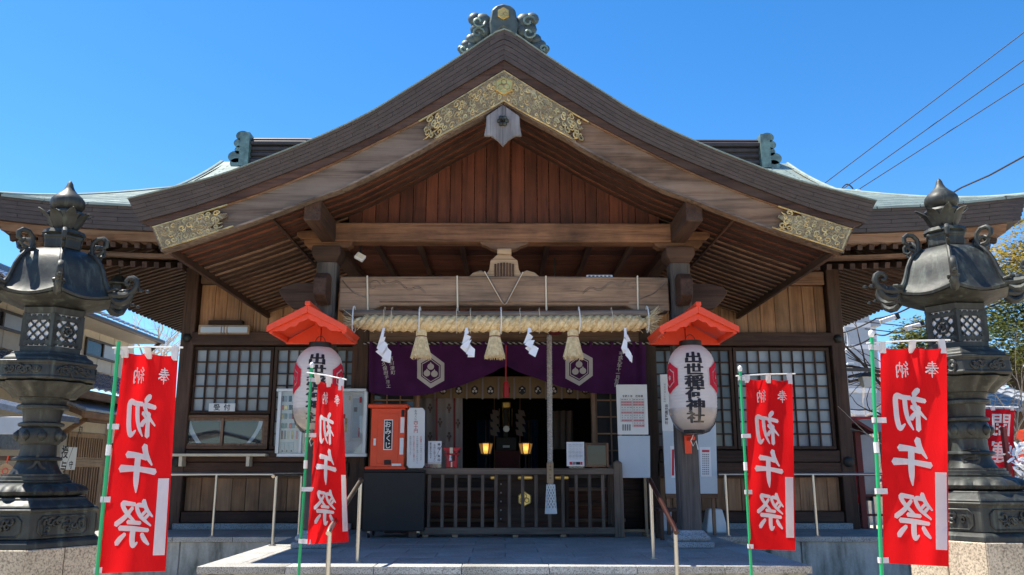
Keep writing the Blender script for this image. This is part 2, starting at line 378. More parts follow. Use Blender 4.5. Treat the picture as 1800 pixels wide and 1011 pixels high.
leafmat('leaf', (.045, .085, .022), (.17, .17, .035)); leafmat('leaf_yellow', (.16, .15, .03), (.42, .31, .05))
# ------------------------------------------------------------------ lettering
def glyphs(txt, bold=0.0):
    c = bpy.data.curves.new('t', 'FONT'); c.body = txt; c.size = 1; c.resolution_u = 2; c.offset = bold; c.align_x = 'CENTER'; c.align_y = 'CENTER'
    o = bpy.data.objects.new('t', c); COL.objects.link(o); dg = bpy.context.evaluated_depsgraph_get()
    me = bpy.data.meshes.new_from_object(o.evaluated_get(dg)); vs = [v.co.copy() for v in me.vertices]; fs = [tuple(p.vertices) for p in me.polygons]
    bpy.data.objects.remove(o); bpy.data.curves.remove(c); bpy.data.meshes.remove(me)
    if len(txt) == 1 and vs:
        xs = [v.x for v in vs]; ys = [v.y for v in vs]; cx, cy = (min(xs)+max(xs))/2, (min(ys)+max(ys))/2
        if txt not in '一ー、。': vs = [Vector((v.x-cx, v.y-cy, 0)) for v in vs]
        else: vs = [Vector((v.x-cx, v.y-cy+(0 if txt in '一ー' else .3), 0)) for v in vs]
    return vs, fs
_gc = {}
def glyph(ch, bold=0.0):
    if (ch, bold) not in _gc: _gc[ch, bold] = glyphs(ch, bold)
    return _gc[ch, bold]
def vtext(mb, txt, top, step, size, fn, x=0.0, bold=.0, sx=1.0):          # vertical line of characters; fn maps (u,v) -> 3-D
    y = top
    for ch in txt:
        if ch != ' ':
            vs, fs = glyph(ch, bold); mb.add([fn(x + v.x*size*sx, y - step/2 + v.y*size) for v in vs], fs)
        y -= step
    return mb
def htext(mb, txt, x0, step, size, fn, y=0.0, bold=.0):
    for i, ch in enumerate(txt):
        if ch != ' ':
            vs, fs = glyph(ch, bold); mb.add([fn(x0 + step*(i+.5) + v.x*size, y + v.y*size) for v in vs], fs)
    return mb
BR = {
 '初': [[(26,3,8),(33,7,10),(41,15,9)], [(7,29,7),(26,26,8),(43,24,8),(38,36,7),(24,54,6),(4,72,3)], [(27,44,9),(28,70,9),(27,97,10)], [(47,42,7),(36,54,4)], [(30,56,5),(40,62,8),(48,71,9)],
        [(50,22,7),(72,20,8),(92,18,10),(92,50,10),(88,78,10),(80,94,9),(66,84,3)], [(67,22,9),(64,50,9),(56,76,7),(42,97,3)]],
 '午': [[(37,2,11),(30,20,9),(12,42,3)], [(28,27,8),(55,22,8),(84,20,10)], [(2,57,9),(30,53,8),(60,50,8),(99,50,11)], [(53,24,11),(53,60,11),(52,82,9),(50,101,2)]],
 '祭': [[(30,1,8),(20,20,7),(3,36,3)], [(27,12,7),(47,12,7),(36,34,7),(6,56,3)], [(20,22,5),(30,31,6)], [(12,30,5),(22,39,6)], [(52,9,6),(70,7,7),(86,7,8),(74,26,7),(50,46,4)], [(58,16,6),(76,36,8),(99,52,9)],
        [(34,50,6),(68,47,7)], [(12,66,6),(50,62,8),(88,60,8)], [(52,65,10),(52,86,10),(48,99,8),(38,92,3)], [(28,74,7),(20,86,8),(8,97,4)], [(72,73,6),(84,84,9),(92,94,9)]],
 '奉': [[(22,15,5),(78,12,7)], [(14,29,5),(84,26,7)], [(3,44,5),(97,40,8)], [(50,1,9),(46,26,8),(30,52,6),(4,74,2)], [(58,42,5),(76,57,8),(99,68,9)], [(34,60,5),(66,58,6)], [(24,76,5),(76,73,7)], [(51,50,8),(51,80,8),(50,101,4)]],
 '納': [[(24,1,8),(8,22,6),(26,26,5)], [(38,15,7),(22,32,5),(5,48,6),(40,44,5)], [(24,46,7),(24,96,7)], [(13,60,5),(5,82,7)], [(34,58,5),(44,76,7)], [(52,24,8),(51,60,8),(50,98,7)], [(54,27,6),(94,23,8),(95,60,8),(92,96,8),(80,86,3)], [(72,2,8),(71,34,7),(58,66,4)], [(72,44,5),(86,66,8)]]}
def brush(mb, ch, cx, cy, sx, sy, fn, wk=1.0):       # written with tapered brush strokes, fn(u,v,layer)
    for li, st in enumerate(BR[ch]):
        pts = []
        for i in range(len(st)-1):
            p0, p1, p2, p3 = st[max(i-1,0)], st[i], st[i+1], st[min(i+2,len(st)-1)]
            for k in range(5):
                t = k/5; pts.append(tuple(.5*((2*b_)+(c_-a_)*t+(2*a_-5*b_+4*c_-d_)*t*t+(3*b_-a_-3*c_+d_)*t**3) for a_, b_, c_, d_ in zip(p0,p1,p2,p3)))
        pts.append(st[-1]); L = []; Rr = []
        for i, p in enumerate(pts):
            a, b_ = pts[max(i-1,0)], pts[min(i+1,len(pts)-1)]; dx, dy = b_[0]-a[0], b_[1]-a[1]; l = math.hypot(dx,dy) or 1
            wd = max(1.2, p[2])*wk*.62; nx, ny = -dy/l*wd, dx/l*wd
            L.append((p[0]+nx, p[1]+ny)); Rr.append((p[0]-nx, p[1]-ny))
        def m(q): return fn(cx+(q[0]/100-.5)*sx, cy-(q[1]/100-.5)*sy, li)
        n = len(pts); e0 = pts[0]; e1 = pts[-1]
        def ext(a, b_): dx, dy = a[0]-b_[0], a[1]-b_[1]; l = math.hypot(dx,dy) or 1; return (a[0]+dx/l*a[2]*.45*wk, a[1]+dy/l*a[2]*.45*wk)
        s0, s1 = ext(e0, pts[1]), ext(e1, pts[-2])
        mid = [(p[0], p[1]) for p in pts]
        vs = [m(q) for q in L] + [m(q) for q in mid] + [m(q) for q in Rr] + [m(s0), m(s1)]
        fs = []
        for i in range(n-1): fs += [(i, i+1, n+i+1, n+i), (n+i, n+i+1, 2*n+i+1, 2*n+i)]
        fs += [(3*n, 0, n), (3*n, n, 2*n), (3*n+1, 2*n-1, n-1), (3*n+1, 3*n-1, 2*n-1)]
        mb.add(vs, fs)
    return mb
def hexpts(r, ph=PI/2): return [(r*math.cos(ph+i*PI/3), r*math.sin(ph+i*PI/3)) for i in range(6)]
# ================================================================== setting
YPF, YG, YB, YP, YF, YWG, YW, PZ = 8.1, 8.9, 9.06, 10.15, 11.6, 11.7, 13.3, .75
X0 = -.01; PXL, PXR = -2.83, 2.86
ground = tag(MB().add([(-300,-200,0),(300,-200,0),(300,500,0),(-300,500,0)], [(0,1,2,3)]).build('ground', M['ground_gravel']), kind='structure')
plat = tag(MB().box(PXL+.05, PXR-.05, YPF+.06, YWG, 0, PZ-.07).box(-6.0, PXL+.05, YWG+.06, 19, 0, PZ-.07).box(PXL+.05, PXR-.05, YWG, 19, 0, PZ-.07).box(PXR-.05, 6.2, YWG+.06, 19, 0, PZ-.07).build('stone_platform', M['concrete']), kind='structure')
def slabs(x0, x1, y0, y1, nx, ny, mat, name='paving_slab', z=PZ, th=.066, off=False):
    dx, dy = (x1-x0)/nx, (y1-y0)/ny; me = MB().box(.003, dx-.003, .003, dy-.003, -th, 0).mesh(name, bevel=.003); me.materials.append(M[mat])
    for j in range(ny):
        sh = dx*.5 if off and j % 2 else 0
        for i in range(nx): 
            if sh and i == nx-1: continue
            place(name, me, None, plat, (x0+i*dx+sh, y0+j*dy, z - random.random()*.0015))
        if sh:
            for xx in (x0, x1-dx*.5): place(name, MB().box(.003, dx*.5-.003, .003, dy-.003, -th, 0).mesh(name, bevel=.003), M[mat], plat, (xx, y0+j*dy, z))
slabs(PXL, PXR, YPF, YPF+.32, 7, 1, 'granite_edge', 'coping_stone')
slabs(PXL, PXL+.32, YPF+.32, YWG+.32, 1, 4, 'granite_edge', 'coping_stone'); slabs(PXR-.32, PXR, YPF+.32, YWG+.32, 1, 4, 'granite_edge', 'coping_stone')
slabs(PXL+.32, PXR-.32, YPF+.32, YW-.1, 7, 9, 'slab_stone', off=True)
slabs(-6.05, PXL, YWG, YWG+.32, 4, 1, 'granite_edge', 'coping_stone'); slabs(PXR, 6.25, YWG, YWG+.32, 4, 1, 'granite_edge', 'coping_stone')
slabs(-6.05, PXL+.32, YWG+.32, YW-.1, 5, 2, 'slab_stone'); slabs(PXR-.32, 6.25, YWG+.32, YW-.1, 5, 2, 'slab_stone')
# face stones of the front riser, steps
XS0, XS1 = XW(600, YPF, 1003), XW(1117, YPF, 1003)
for i in range(5):
    a, b_ = lerp(XS0, XS1, i/5), lerp(XS0, XS1, (i+1)/5); B('riser_stone', M['granite_grey'], plat, a+.003, b_-.003, YPF+.03, YPF+.08, .6, PZ-.068)
for k in range(4):
    for i in range(3):
        a, b_ = lerp(XS0-.1, XS1+.1, i/3), lerp(XS0-.1, XS1+.1, (i+1)/3)
        B('step_stone', M['granite_grey'], plat, a+.003, b_-.003, YPF-.32*(k+1)+.06, YPF-.32*k+.03 if k == 0 else YPF-.32*k+.055, 0, .6-.15*k)
# concrete wing wall panels with joints
for xa, xb in ((-6.0, -4.35), (-4.33, PXL+.06), (PXR-.06, 4.0), (4.02, 6.2)):
    B('wall_panel', M['concrete'], plat, xa, xb, YWG+.035, YWG+.062, .01, PZ-.069)
for xa, xb in ((PXL+.04, XS0-.004), (XS1+.004, PXR-.04)): B('wall_panel', M['concrete'], plat, xa, xb, YPF+.035, YPF+.062, .01, PZ-.069)
# ================================================================== shrine hall
hall = thing('shrine_hall', 'wooden shrine hall with a curved copper gable, gilt fittings and latticed windows', 'shrine', (.08, YW, PZ))
HX0, HX1 = -5.03, 5.33
def cv(pts, Y):
    out = []
    for px, py in pts:
        p = W(px, py, Y); out.append((max(0.0, X0-p.x) if px != 884 else 0.0, p.z))
    return Poly(out)
T = cv([(884,51),(870,57),(809,98),(727,150),(646,199),(558,241),(450,284),(366,313),(224,349)], YG)
Bt = cv([(884,98),(776,163),(678,220),(580,266),(450,317),(333,359),(238,385)], YG)
BT = cv([(884,124),(753,204),(600,281),(500,324),(408,357),(266,400)], YB)
BB = cv([(884,183),(855,201),(776,243),(731,269),(613,328),(565,346),(420,399),(284,443)], YB)
def PC(s, v, side, y, A=None, Bc=None):
    a, b_ = (A or T).at(s), (Bc or Bt).at(s); return Vector((X0+side*lerp(a[0], b_[0], v), y, lerp(a[1], b_[1], v)))
def strip(name, mat, parent, A, Bc, side, s0, s1, v0, v1, y0f, y1f, yb, n=3, **k):
    R = []
    for i in range(n+1):
        s = lerp(s0, s1, i/n); R.append([PC(s, v0, side, y0f, A, Bc), PC(s, v1, side, y1f, A, Bc), PC(s, v1, side, yb, A, Bc), PC(s, v0, side, yb, A, Bc)])
    return MB().rings(R).build(name, mat, parent, **k)
# copper edge: six stepped courses of folded plates
NC = 6
for side in (-1, 1):
    fas = strip('copper_edge', M['copper_fascia'], hall, T, Bt, side, 0, 1, .01, .99, YG+.13, YG+.13, YG+.30, 40)
    for k in range(NC):
        n = 9; off = (.0, .37, .7)[k % 3]/n
        cuts = [0]+[i/n+off for i in range(0 if off else 1, n) if i/n+off < .985]+[1]
        for a, b_ in zip(cuts, cuts[1:]):
            y = YG+.016*k + random.uniform(-.002, .002)
            strip('copper_plate', M['copper_fascia'], fas, T, Bt, side, a+.0003, b_-.0003, (k+.03)/NC, (k+.96)/NC, y, y+.012, YG+.14, 4)
    strip('eave_board', M['wood_dark_x'], hall, Bt, BT, side, 0, .995, .0, 1.04, YG+.12, YB-.05, YB+.02, 40)
    brg = strip('barge_board', M['barge_grey' if side < 0 else 'barge_brown'], hall, BT, BB, side, 0, 1, 0, 1, YB, YB, YB+.12, 48)
    strip('barge_trim', M['wood_grey_x'], brg, BT, BB, side, .005, 1, .93, 1.0, YB-.018, YB-.018, YB+.06, 48)
    strip('barge_trim', M['wood_mid_x'], brg, BT, BB, side, .005, 1, -.02, .05, YB-.022, YB-.022, YB+.06, 48)
# copper sheet roof over the porch
def roof_fn(u, v):
    s = abs(u*2-1); d, z = T.at(s); sg = -1 if u < .5 else 1; return (X0+sg*d, lerp(YG-.015, 14.4, v), z+.004)
MB().grid(roof_fn, 80, 10).build('porch_roof', M['copper_top'], hall, solid=.012, smooth=True)
for side in (-1, 1):                                   # copper edge along the porch eaves
    e = None
    for k in range(NC):
        a, b_ = PC(1, (k+.03)/NC, side, 0), PC(1, (k+.96)/NC, side, 0); ins = side*(.012*k)
        o = MB().rings([[(a.x-ins, y, a.z), (b_.x-ins, y, b_.z), (b_.x-side*.25, y, b_.z), (a.x-side*.25, y, a.z)] for y in (YG+.15, 11.6)]).build('eave_copper_course', M['copper_fascia'], hall)
# porch soffit boards and curved rafters
def sof(d, up): return BB.z_at_x(d)+up
DMAX = BB.p[-1].x
for side in (-1, 1):
    g = MB().grid(lambda u, v: (X0+side*DMAX*u*1.0, lerp(YB+.12, YW-.05, v), sof(DMAX*u, .125)), 40, 1).build('soffit', M['wood_dark_x'], hall, solid=.03)  # boards coloured dark to paint in the shade of the gaps between rafters
    R = []
    for i in range(25):
        d = .05+(DMAX*.99-.05)*i/24; z = sof(d, .080); x = X0+side*d
        R.append([(x,0,z),(x,.052,z),(x,.052,z+.046),(x,0,z+.046)])
    me = MB().rings(R).mesh('rafter', bevel=0); me.materials.append(M['wood_red_x'])
    me2 = me.copy(); me2.materials.clear(); me2.materials.append(M['wood_mid_x'])
    y = YB+.2; j = 0
    while y < YW-.1:
        place('rafter', me if y < YP-.1 else me2, None, hall, (0, y, 0)); y += .195; j += 1
    x = X0+side*DMAX*.70; z = sof(DMAX*.70, .0)
    B('eave_batten', M['wood_dark_y'], hall, x-.018, x+.018, YB+.15, YW-.02, z+.04, z+.066)
    x = X0+side*(DMAX-.03); z = sof(DMAX, 0)
    B('eave_batten', M['wood_dark_y'], hall, x-.025, x+.025, YB+.13, YW-.02, z+.02, z+.13)
# gilt plates with cloud scrolls
def plate(side, s0, s1, name='gilt_plate', cut='in', brown=False):
    pl = None; n = 30; R = []
    def ends(v):                                       # scalloped free end
        q = .5+.5*math.sin(v*PI*3.1+.6)
        return q
    yf = YB-.03
    mb = MB()
    def fn(u, v):
        vv = lerp(.05, .95, v)
        if cut == 'end': a, b_ = s0+(s1-s0)*.0, s1-.06*ends(v)*1.0-.03*v
        elif cut == 'start': a, b_ = s0+.05*ends(v)+.04*abs(v-.5), s1
        p = PC(lerp(a, b_, u), vv, side, yf, BT, BB); return p
    pl = MB().grid(fn, 26, 8).build(name, M['gold_plate'], hall, solid=.02)
    rim = MB()
    for v in (.06, .94): rim.tube([PC(lerp(s0, s1 if v < .5 or cut != 'end' else s1-.05, i/24), v, side, yf-.012, BT, BB) for i in range(25)], .011, 5)
    ss = s1 if cut == 'start' else s0
    if cut == 'start': rim.tube([PC(s1-.004, lerp(.11, .89, i/6), side, yf-.012, BT, BB) for i in range(7)], .011, 5)
    rim.build('rim', M['gold_relief'], pl, smooth=True)
    sc = MB(); dk = MB(); L = BT.l[-1]; rnd = random.Random(5+int(s0*100)+side); sl = (s1-s0)*L; Hh = .40*.8
    cols = int(sl/.088); 
    for i in range(cols):
        for j in range(4):
            u = (i+.5+rnd.uniform(-.3,.3)+(.5 if j % 2 else 0))/cols; v = lerp(.14, .86, (j+.5)/4+rnd.uniform(-.07,.07))
            if u > .93 or u < .04: continue
            s = lerp(s0, s1, u)
            if cut == 'start' and u < .12: continue
            if s < .012: continue
            r0 = rnd.uniform(.022, .040); dr = rnd.choice((-1, 1)); a0 = rnd.uniform(0, 2*PI); pts = []
            for q in range(13):
                a = a0+dr*q*.62; r = r0*(1.15-.075*q)
                pts.append(PC(s+r*math.cos(a)/L, v+r*math.sin(a)/.36, side, yf-.012-.006*q/12, BT, BB))
            tail = [PC(s+(r0*1.15*math.cos(a0-dr*.5*q)+.016*q*dr)/L, v+(r0*1.15*math.sin(a0-dr*.5*q)+.003*q)/.36, side, yf-.010, BT, BB) for q in (3, 2, 1)]
            pts = tail+pts
            sc.tube(pts, [.003]+[.009]*2+[.0105]*(len(pts)-6)+[.007]*3, 5)
            dk.add([PC(s+1.25*r0*math.cos(q*PI/3)/L, v+1.25*r0*math.sin(q*PI/3)/.36, side, yf-.004, BT, BB) for q in range(6)], [tuple(range(6))])
    sc.build('scrollwork', M['gold_relief'], pl, smooth=True); dk.build('scroll_ground', M['gold_brown'], pl)
    return pl
for side in (-1, 1):
    plate(side, .0, .265, cut='end'); plate(side, .80, .994, cut='start')
def crest(cx, cz, y, r, parent, mats, face=1, name='hexagon_crest'):       # hexagon with three rings
    o = MB().prism([(cx+a, cz+b_) for a, b_ in hexpts(r)], y, y+.03).build(name, M[mats[0]], parent, bevel=.004)
    mb = MB()
    hp = [Vector((cx+a, y-.004, cz+b_)) for a, b_ in hexpts(r*.92)]; mb.tube(hp+[hp[0]], r*.06, 5)
    for k in range(3):
        a = PI/2+k*2*PI/3; ox, oz = .36*r*math.cos(a), .36*r*math.sin(a)
        hp = [Vector((cx+ox+.30*r*math.cos(q*PI/3+PI/6), y-.004, cz+oz+.30*r*math.sin(q*PI/3+PI/6))) for q in range(7)]; mb.tube(hp, r*.055, 5)
    mb.build('crest_lines', M[mats[1]], o, smooth=True); return o
p = W(884, 155, YB); crest(X0, p.z, YB-.075, .115, hall, ('gold_bright', 'gold_relief'))
# pendant board below the apex
def pxpoly(pts, Y): return [(W(a, b_, Y).x, W(a, b_, Y).z) for a, b_ in pts]
pend = MB().prism(pxpoly([(884,184),(913,204),(914,222),(917,238),(905,238),(893,246),(884,256),(875,246),(863,238),(851,238),(854,222),(855,204)], YB-.06), YB-.06, YB-.005).build('pendant_board', M['wood_silver'], hall, bevel=.006)
pc = W(884, 211, YB-.1); mb = MB()
for k in range(6): mb.lathe([(.001,-.012),(.022,-.010),(.026,0),(.022,.012),(.001,.014)], 8, (0,0,0)); 
mb = MB()
for k in range(6):
    a = k*PI/3; c = Vector((pc.x+.042*math.cos(a), YB-.085, pc.z+.042*math.sin(a)))
    mb.rings([[c+Vector((r*math.cos(q*PI/4), dy, r*math.sin(q*PI/4))) for q in range(8)] for r, dy in ((.027,.02),(.027,0),(.018,-.012),(.006,-.015))])
mb.tube([(pc.x, YB-.08, pc.z), (pc.x, YB-.15, pc.z)], [.016, .012], 8)
mb.build('rosette', M['bronze'], pend, smooth=True)
# ridge end ornament
on = MB().prism(pxpoly([(862,66),(860,40),(864,18),(873,10),(885,7),(897,10),(906,18),(910,40),(908,66),(885,48)], YG), YG-.02, YG+.25).build('ridge_ornament', M['copper_dark'], hall, bevel=.02)
p = W(885, 27, YG); crest(p.x, p.z, YG-.05, .075, on, ('gold_bright', 'gold_relief'), name='crest')
def blob(mb, px, py, r, sy=.6, Y=YG+.08):
    c = W(px, py, Y); mb.rings([[c+Vector((r*math.cos(f)*math.cos(a), r*sy*math.sin(f), r*math.cos(f)*math.sin(a))) for a in [q*PI/6 for q in range(12)]] for f in [-1.5+3.0*i/8 for i in range(9)]])
for sg in (-1, 1):
    mb = MB()
    for dx, py, r in ((37,38,.105),(50,34,.085),(44,52,.10),(35,55,.10),(46,66,.085),(56,70,.075),(28,48,.08),(65,80,.07),(70,88,.065),(74,86,.05),(58,84,.08)): blob(mb, 885+sg*dx, py, r)
    mb.build('cloud_scroll', M['copper_dark'], on, smooth=True, ang=3)
    mb = MB()
    for dx, py, r, dr in ((44,38,.075,1),(45,58,.07,-1),(70,86,.045,1)):
        c = W(885+sg*dx, py, YG+.0); mb.tube([c+Vector((r*(1.1-.08*q)*math.cos(dr*sg*q*.6), -.005, r*(1.1-.08*q)*math.sin(dr*sg*q*.6))) for q in range(12)], .013, 5)
    tag(mb.build('scroll_line', M['copper_green'], on, smooth=True), kind='stuff')
rz = T.at(0)[1]; B('ridge_cap', M['copper_fascia'], hall, X0-.16, X0+.16, YG+.1, 14.3, rz-.02, rz+.22, .02)
# ---------------- gable wall boards, tie beam, rainbow beam, struts
zg0 = ZW(391, YP)
x = -1.98; i = 0
while x < 1.9:
    wd = random.uniform(.14, .175); x2 = min(x+wd, 1.97); m = (x+x2)/2
    hi = [sof(abs(q-X0), .12) for q in (x, x2)]
    if min(hi) > zg0+.02:
        MB().prism([(x+.003, zg0), (x2-.003, zg0), (x2-.003, hi[1]), (x+.003, hi[0])], YP+.06+random.uniform(-.004,.004), YP+.1).build('gable_board', M['gable_board'], hall, bevel=.004)
    x = x2
B('king_strut', M['wood_red_z'], hall, X0-.075, X0+.075, YP+.0, YP+.056, zg0, sof(0,.05))
B('gable_backing', M['wood_dark_x'], hall, -1.95, 1.95, YP+.105, YP+.12, zg0-.1, zg0+.05)
tb0, tb1 = ZW(425, YP-.12), ZW(392, YP-.12)
B('tie_beam', M['beam_brown'], hall, XW(588, YP-.12, 410), XW(1180, YP-.12, 410), YP-.12, YP+.1, tb0, tb1, .01)
kx0, kx1, k0, k1 = XW(600, YP, 515), XW(1172, YP, 515), ZW(545, YP-.13), ZW(487, YP-.13)
nn = 24; poly = [(lerp(kx0, kx1, i/nn), k1 + .012*math.sin(PI*i/nn)) for i in range(nn+1)]
bot = [(kx1, k0-.01), (kx1-.42, k0-.012)] + [(lerp(kx1-.52, kx0+.52, i/12), k0+.055) for i in range(13)] + [(kx0+.42, k0-.012), (kx0, k0-.01)]
kr = MB().prism(poly+bot, YP-.13, YP+.12).build('rainbow_beam', M['beam_pale'], hall, bevel=.012)
MB().tube([(lerp(kx0+.5, kx1-.5, i/20), YP-.135, k0+.098) for i in range(21)], .010, 5).build('beam_moulding', M['beam_pale'], kr)
mb = MB()
for sg, xx in ((1, kx0), (-1, kx1)):                   # carved scrolls near the ends
    c = Vector((xx+sg*.42, YP-.132, k0+.30))
    mb.tube([c+Vector((sg*(.085-.006*q)*math.cos(q*.55), 0, (.085-.006*q)*math.sin(q*.55))) for q in range(13)], .0045, 5)
    for h in (.0, .05): mb.tube([c+Vector((sg*(.1+.045*q), 0, .06-.03*math.sin(q*1.1)-.012*q+h*.4)) for q in range(13)], [.0045]*12+[.002], 5)
    mb.tube([Vector((xx+sg*(.03+.03*q), YP-.132, k0+.37-.10*math.sin(min(1,q/6)*1.5)-.012*q)) for q in range(12)], .008, 5)
    tag(mb.build('beam_carving', M['wood_grey_x'], kr, smooth=True), kind='stuff'); mb = MB()

YK = YP-.1
fr = MB().prism(pxpoly([(822,488),(832,479),(845,475),(855,480),(860,474),(862,458),(868,453),(873,448),(897,448),(903,453),(910,458),(912,474),(916,480),(926,475),(940,479),(951,488)], YK), YK, YK+.1).build('frog_leg_strut', M['wood_tan_x'], hall, bevel=.006)
for i in range(7):
    a = 869+i*5.2; B('carved_rib', M['wood_dark_z'], fr, XW(a, YK, 475), XW(a+3.4, YK, 475), YK-.018, YK+.004, ZW(487, YK), ZW(465-3*math.sin(PI*(i+.5)/7), YK), .004)
B('bearing_block', M['wood_tan_x'], hall, XW(874, YK, 440), XW(899, YK, 440), YK-.02, YK+.12, ZW(448.5, YK), ZW(437, YK), .01)
MB().prism(pxpoly([(843,425),(930,425),(926,430),(916,433),(908,438),(898,441),(874,441),(864,438),(856,433),(847,430)], YK), YK-.01, YK+.12).build('bracket_arm', M['wood_mid_x'], hall, bevel=.005)
# ---------------- pillars with base stones, blocks, nosings, purlins
for sg in (-1, 1):
    px_ = 2.185*sg + X0; hw = .125; pr = None
    zt = ZW(466, YP)
    post = MB()
    ch = .03
    R = []
    for z in (PZ+.19, zt):
        R.append([(px_+a*hw-(a*ch if c else 0), YP+b_*hw-(b_*ch if not c else 0), z) for a, b_, c in ((-1,-1,1),(-1,-1,0),(-1,1,0),(-1,1,1),(1,1,1),(1,1,0),(1,-1,0),(1,-1,1))])
    post = MB().rings(R).build('pillar', M['pole_grey'], hall)
    B('plinth_stone', M['granite_grey'], post, px_-.23, px_+.23, YP-.23, YP+.23, PZ, PZ+.07, .012)
    MB().rings([[(px_+a*r, YP+b_*r, PZ+z) for a, b_ in ((-1,-1),(1,-1),(1,1),(-1,1))] for r, z in ((.17,.07),(.195,.10),(.19,.13),(.15,.165),(.135,.195))]).build('base_stone', M['granite_grey'], post, bevel=.008)
    MB().rings([[(px_+a*r, YP+b_*r, z) for a, b_ in ((-1,-1),(1,-1),(1,1),(-1,1))] for r, z in ((.12,zt),(.175,zt+.09),(.175,zt+.20))]).build('bearing_block', M['wood_dark_x'], hall, bevel=.008)
    for a0, a1, z0, z1 in ((-.30, .30, zt+.20, zt+.31), (-.40, .40, zt+.31, zt+.42)):
        q_ = .06; MB().prism([(px_+a0+q_, z0), (px_+a1-q_, z0), (px_+a1, z0+q_*.8), (px_+a1, z1), (px_+a0, z1), (px_+a0, z0+q_*.8)], YP-.08, YP+.08).build('bracket_arm', M['beam_brown'], hall, bevel=.006)
    zp0, zp1 = ZW(388, YB+.09), ZW(350, YB+.09)
    B('purlin', M['wood_dark_y'], hall, px_-.095, px_+.095, YB+.09, YW, zp0, zp1, .012)
    MB().prism([(0,0),(.16,-.02),(.34,.03),(.42,.12),(.36,.2),(.40,.27),(.0,.29)], 0, .13)
    pts = [(0,0),(.14,-.03),(.30,-.02),(.36,.03),(.42,.10),(.47,.18),(.42,.25),(.36,.26),(.25,.29),(0,.29)]
    MB().prism([(px_+sg*(hw-.01+a), k0+.06+b_) for a, b_ in pts], YP-.07, YP+.07).build('side_nosing', M['wood_dark_x'], hall, bevel=.008)
    R = []
    for yy, z0, z1 in ((YP-hw+.01, k0+.06, k0+.40), (YP-hw-.10, k0+.04, k0+.43), (YP-hw-.22, k0+.07, k0+.41), (YP-hw-.31, k0+.13, k0+.33)):
        R.append([(px_-.075, yy, z0), (px_+.075, yy, z0), (px_+.075, yy, z1), (px_-.075, yy, z1)])
    MB().rings(R).build('front_nosing', M['wood_dark_y'], hall, bevel=.012)
# ---------------- porch ceiling
zc = ZW(424, YP+.15)+.02
y = YP+.13
while y < YW-.05: B('ceiling_board', M['wood_red_x'], hall, -2.3, 2.3, y+.004, y+.27, zc+random.uniform(0,.006), zc+.03, .004); y += .275
for i in range(9):
    xx = lerp(-2.2, 2.2, i/8); B('ceiling_batten', M['wood_dark_y'], hall, xx-.035, xx+.035, YP+.12, YW, zc-.055, zc-.002, .004)
# ---------------- hall wall
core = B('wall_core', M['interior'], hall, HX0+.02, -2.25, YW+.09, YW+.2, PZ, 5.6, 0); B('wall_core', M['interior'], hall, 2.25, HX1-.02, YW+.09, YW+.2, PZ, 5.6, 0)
for xx in (HX0, HX1):
    B('side_wall', M['wood_dark_z'], hall, xx-.06, xx+.06, YW+.13, 18.2, PZ, 5.6)
    B('corner_post', M['wood_dark_z'], hall, xx-.105, xx+.105, YW-.12, YW+.12, PZ, 5.62, .01)
B('rear_wall', M['wood_dark_z'], hall, HX0, HX1, 18.2, 18.3, PZ, 5.6)
for xx in (-2.28, 2.28): B('door_post', M['wood_dark_z'], hall, xx-.13, xx+.13, YW-.10, YW+.12, PZ, 4.9, .01)
def wallrun(xa, xb):
    Z = lambda y: ZW(y, YW)
    B('wall_plate', M['wood_mid_x'], hall, xa, xb, YW-.07, YW+.05, Z(501), Z(478), .008)
    B('upper_panel', M['wood_red_x'], hall, xa, xb, YW+.0, YW+.05, Z(477.5), 5.6, .004)
    B('head_beam', M['wood_dark_x'], hall, xa-.05, xb+.05, YW-.13, YW+.05, Z(609), Z(586), .01)
    B('sill_beam', M['wood_dark_x'], hall, xa, xb, YW-.12, YW+.05, Z(812), Z(792), .008)
    B('sill_beam', M['wood_dark_x'], hall, xa-.04, xb+.04, YW-.10, YW+.05, Z(838), Z(813), .008)
    B('base_beam', M['wood_dark_x'], hall, xa, xb, YW-.10, YW+.05, Z(918), Z(899), .008)
    B('foundation', M['granite_grey'], hall, xa-.1, xb+.1, YW-.16, YW+.02, PZ, Z(919), .01)
    for z0, z1, mat in ((Z(585), Z(502), 'board_wall'), (Z(898), Z(839), 'board_wall')):
        x = xa
        while x < xb-.05:
            x2 = min(xb, x+random.uniform(.19, .245)); MB().box(x+.003, x2-.003, YW+random.uniform(-.004,.004), YW+.04, z0, z1).build('wall_board', M[mat], hall, bevel=.005); x = x2
wallrun(HX0+.12, -2.41); wallrun(2.41, HX1-.12)
for xx in (HX0, HX1):
    mb = MB(); c = Vector((xx, YW-.16, ZW(597, YW)))
    MB().rings([[c+Vector((r*math.cos(q*PI/3), dy, r*math.sin(q*PI/3))) for q in range(6)] for r, dy in ((.075,.05),(.075,.02),(.055,.0),(.03,-.02))]).build('nail_cover', M['bronze_dark'], hall, smooth=True)
    c = Vector((xx, YW-.16, ZW(812, YW))); MB().rings([[c+Vector((r*math.cos(q*PI/8), dy, r*math.sin(q*PI/8))) for q in range(16)] for r, dy in ((.08,.05),(.08,.01),(.05,-.02),(.01,-.025))]).build('nail_cover', M['bronze_dark'], hall, smooth=True)
